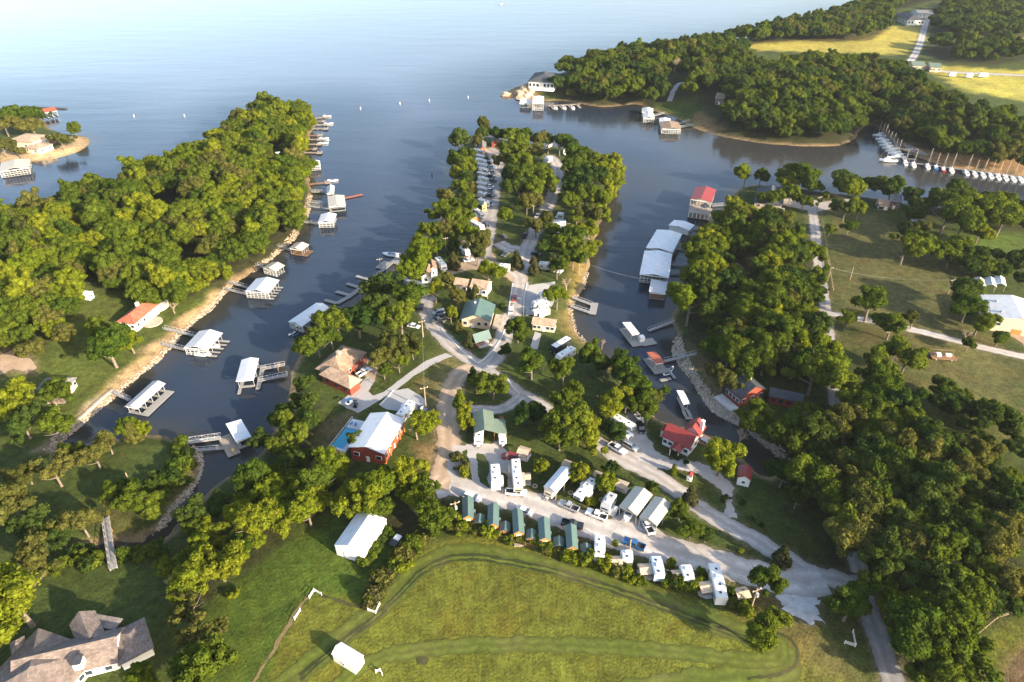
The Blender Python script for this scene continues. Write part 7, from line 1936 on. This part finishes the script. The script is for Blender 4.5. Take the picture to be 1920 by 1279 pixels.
# camp furniture
for px, py in [(886,322),(884,336),(889,349),(886,361),(884,384),(874,400),(872,418),(1064,408),(1066,422),(1030,400),(1040,484),(960,505),(925,488),(868,455),(1018,586)]:
    x, y, z = land(px, py); t = thing('picnic_table', 'wooden picnic table on a trailer site of the camp point', 'table', (x, y, z), random.uniform(0, 3), 'picnic tables of the camp point')
    box(t, 'top', WOOD_DECK, 0, 0, .72, 1.9, .8, .07)
    for s in (-1, 1): box(t, 'bench', WOOD_DECK, 0, s * .75, .42, 1.9, .28, .06); box(t, 'leg', WOOD_BROWN, s * .7, 0, 0, .1, 1.5, .42)
for k, (px, py) in enumerate([(1140,1048),(1200,1062),(1252,1074),(1308,1090),(1372,1112),(1003,912),(1070,925),(1128,938)]):
    x, y, z = land(px, py); t = thing('fire_ring', 'stone fire ring on a trailer site of the camp road', 'fire ring', (x, y, z), 0, 'fire rings of the camp road')
    for q in range(9): box(t, 'stone', STONE, .6 * math.cos(q * .698), .6 * math.sin(q * .698), -.05, .34, .3, .32, q * .698)
    box(t, 'ash_bed', BLACK, 0, 0, -.05, .8, .8, .12)

# boulders of the rocky point and stones along the banks
def stone_mesh(seed, n=1):
    r = np.random.default_rng(seed); v = ICO_V * (1 + .25 * np.sin(ICO_V @ r.normal(size=3) * 2.5 + seed))[:, None] * r.uniform(.7, 1.2, 3) * (1, 1, .65); return v
rs = random.Random(5)
bm_v, bm_f, nn = [], [], 0
OCT_V = np.array([(1,0,0),(-1,0,0),(0,1,0),(0,-1,0),(0,0,1),(0,0,-1),(.6,.6,.5),(-.6,.6,.5),(-.6,-.6,.5),(.6,-.6,.5)], float)
def rip(px0, px1, n, spread, size):
    global nn
    A = np.array([land(*p)[:2] for p in px0])
    for _ in range(n):
        i = rs.randrange(len(A) - 1); t = rs.random(); x, y = A[i] * (1 - t) + A[i + 1] * t; x += rs.uniform(-spread, spread); y += rs.uniform(-spread, spread)
        d = shore(x, y)
        if d < -.5 or d > 5: continue
        s = rs.uniform(*size); a = rs.uniform(0, 6.28); c, sn = math.cos(a), math.sin(a)
        V = np.array([(-.5,-.4,-.3),(.5,-.45,-.3),(.45,.5,-.3),(-.5,.4,-.3),(-.35,-.3,.35),(.3,-.35,.45),(.35,.3,.3),(-.3,.35,.4)]) * (s, s * rs.uniform(.6, 1), s * rs.uniform(.6, 1))
        V = V @ np.array([(c, sn, 0), (-sn, c, 0), (0, 0, 1)]) + (x, y, max(H(x, y), 0) + .05)
        bm_v.extend(map(tuple, V)); b0 = nn
        bm_f.extend([tuple(b0 + q for q in f) for f in ((4,5,6,7),(0,1,5,4),(1,2,6,5),(2,3,7,6),(3,0,4,7))]); nn += 8
rip([(1262,640),(1268,668),(1285,698),(1302,722),(1322,752),(1342,776),(1372,792),(1398,805),(1428,828),(1455,852)], None, 2600, 3.2, (.3, .95))
rip([(440,530),(400,576),(345,626),(290,686),(216,742),(158,796),(105,838)], None, 2000, 2.2, (.25, .7))
rip([(363,839),(384,871),(378,896),(330,950),(297,998)], None, 600, 1.2, (.25, .6))
rip([(1104,510),(1096,540),(1071,580),(1086,625),(1122,657)], None, 500, 1.5, (.25, .6))
rip([(585,365),(571,420),(529,470),(479,508)], None, 700, 2.0, (.25, .7))
mb = MB(); mb.v = bm_v; mb.f = bm_f; o = mb.build('bank_stones', STONE); o['kind'] = 'stuff'; o['label'] = 'loose stones along the lake banks'; o['category'] = 'stones'
for k in range(16):
    px, py = rs.uniform(946, 1000), rs.uniform(168, 186); x, y, z = land(px, py)
    me_ = bpy.data.meshes.new('boulder'); v = stone_mesh(k) * rs.uniform(2.0, 4.2); me_.from_pydata([tuple(q) for q in v], [], [tuple(int(i) for i in f) for f in ICO_F]); me_.materials.append(M('pale_rock', (.48, .34, .22), .9, .3, .5, bump=.2))
    o = bpy.data.objects.new('boulder', me_); o.location = (x, y, max(z, 0) + .3); COL.objects.link(o); tag(o, 'pale boulder of the rocky point in front of the dark roofed lodge', 'rock', 'boulders of the rocky point')
# stone wall below the cottage
a = land(216, 738); pts = [(214,738),(190,758),(160,786),(130,812),(100,832)]
t = thing('stone_wall', 'low stone wall along the shore below the brown cottage', 'wall', a, 0); P3 = [Vector(land(*p)) - Vector(a) for p in pts]
for i in range(len(P3) - 1): MB().bar(P3[i] + Vector((-1, 1, .3)), P3[i + 1] + Vector((-1, 1, .3)), .8, 1.4).build('wall_section', STONE, t)

# ================================================================== HAZE: the thin evening air over the lake
hz = bpy.data.materials.new('haze'); hz.use_nodes = True; nt = hz.node_tree; nt.nodes.clear()
out = nt.nodes.new('ShaderNodeOutputMaterial'); pv = nt.nodes.new('ShaderNodeVolumePrincipled')
pv.inputs['Color'].default_value = (.86, .92, 1.0, 1); pv.inputs['Density'].default_value = HAZE; pv.inputs['Anisotropy'].default_value = .3
nt.links.new(pv.outputs[0], out.inputs['Volume'])
o = MB().box(0, 900, -5.0, 5200, 4200, 165.0).build('haze', hz); o['kind'] = 'stuff'; o['label'] = 'thin evening haze over the lake'
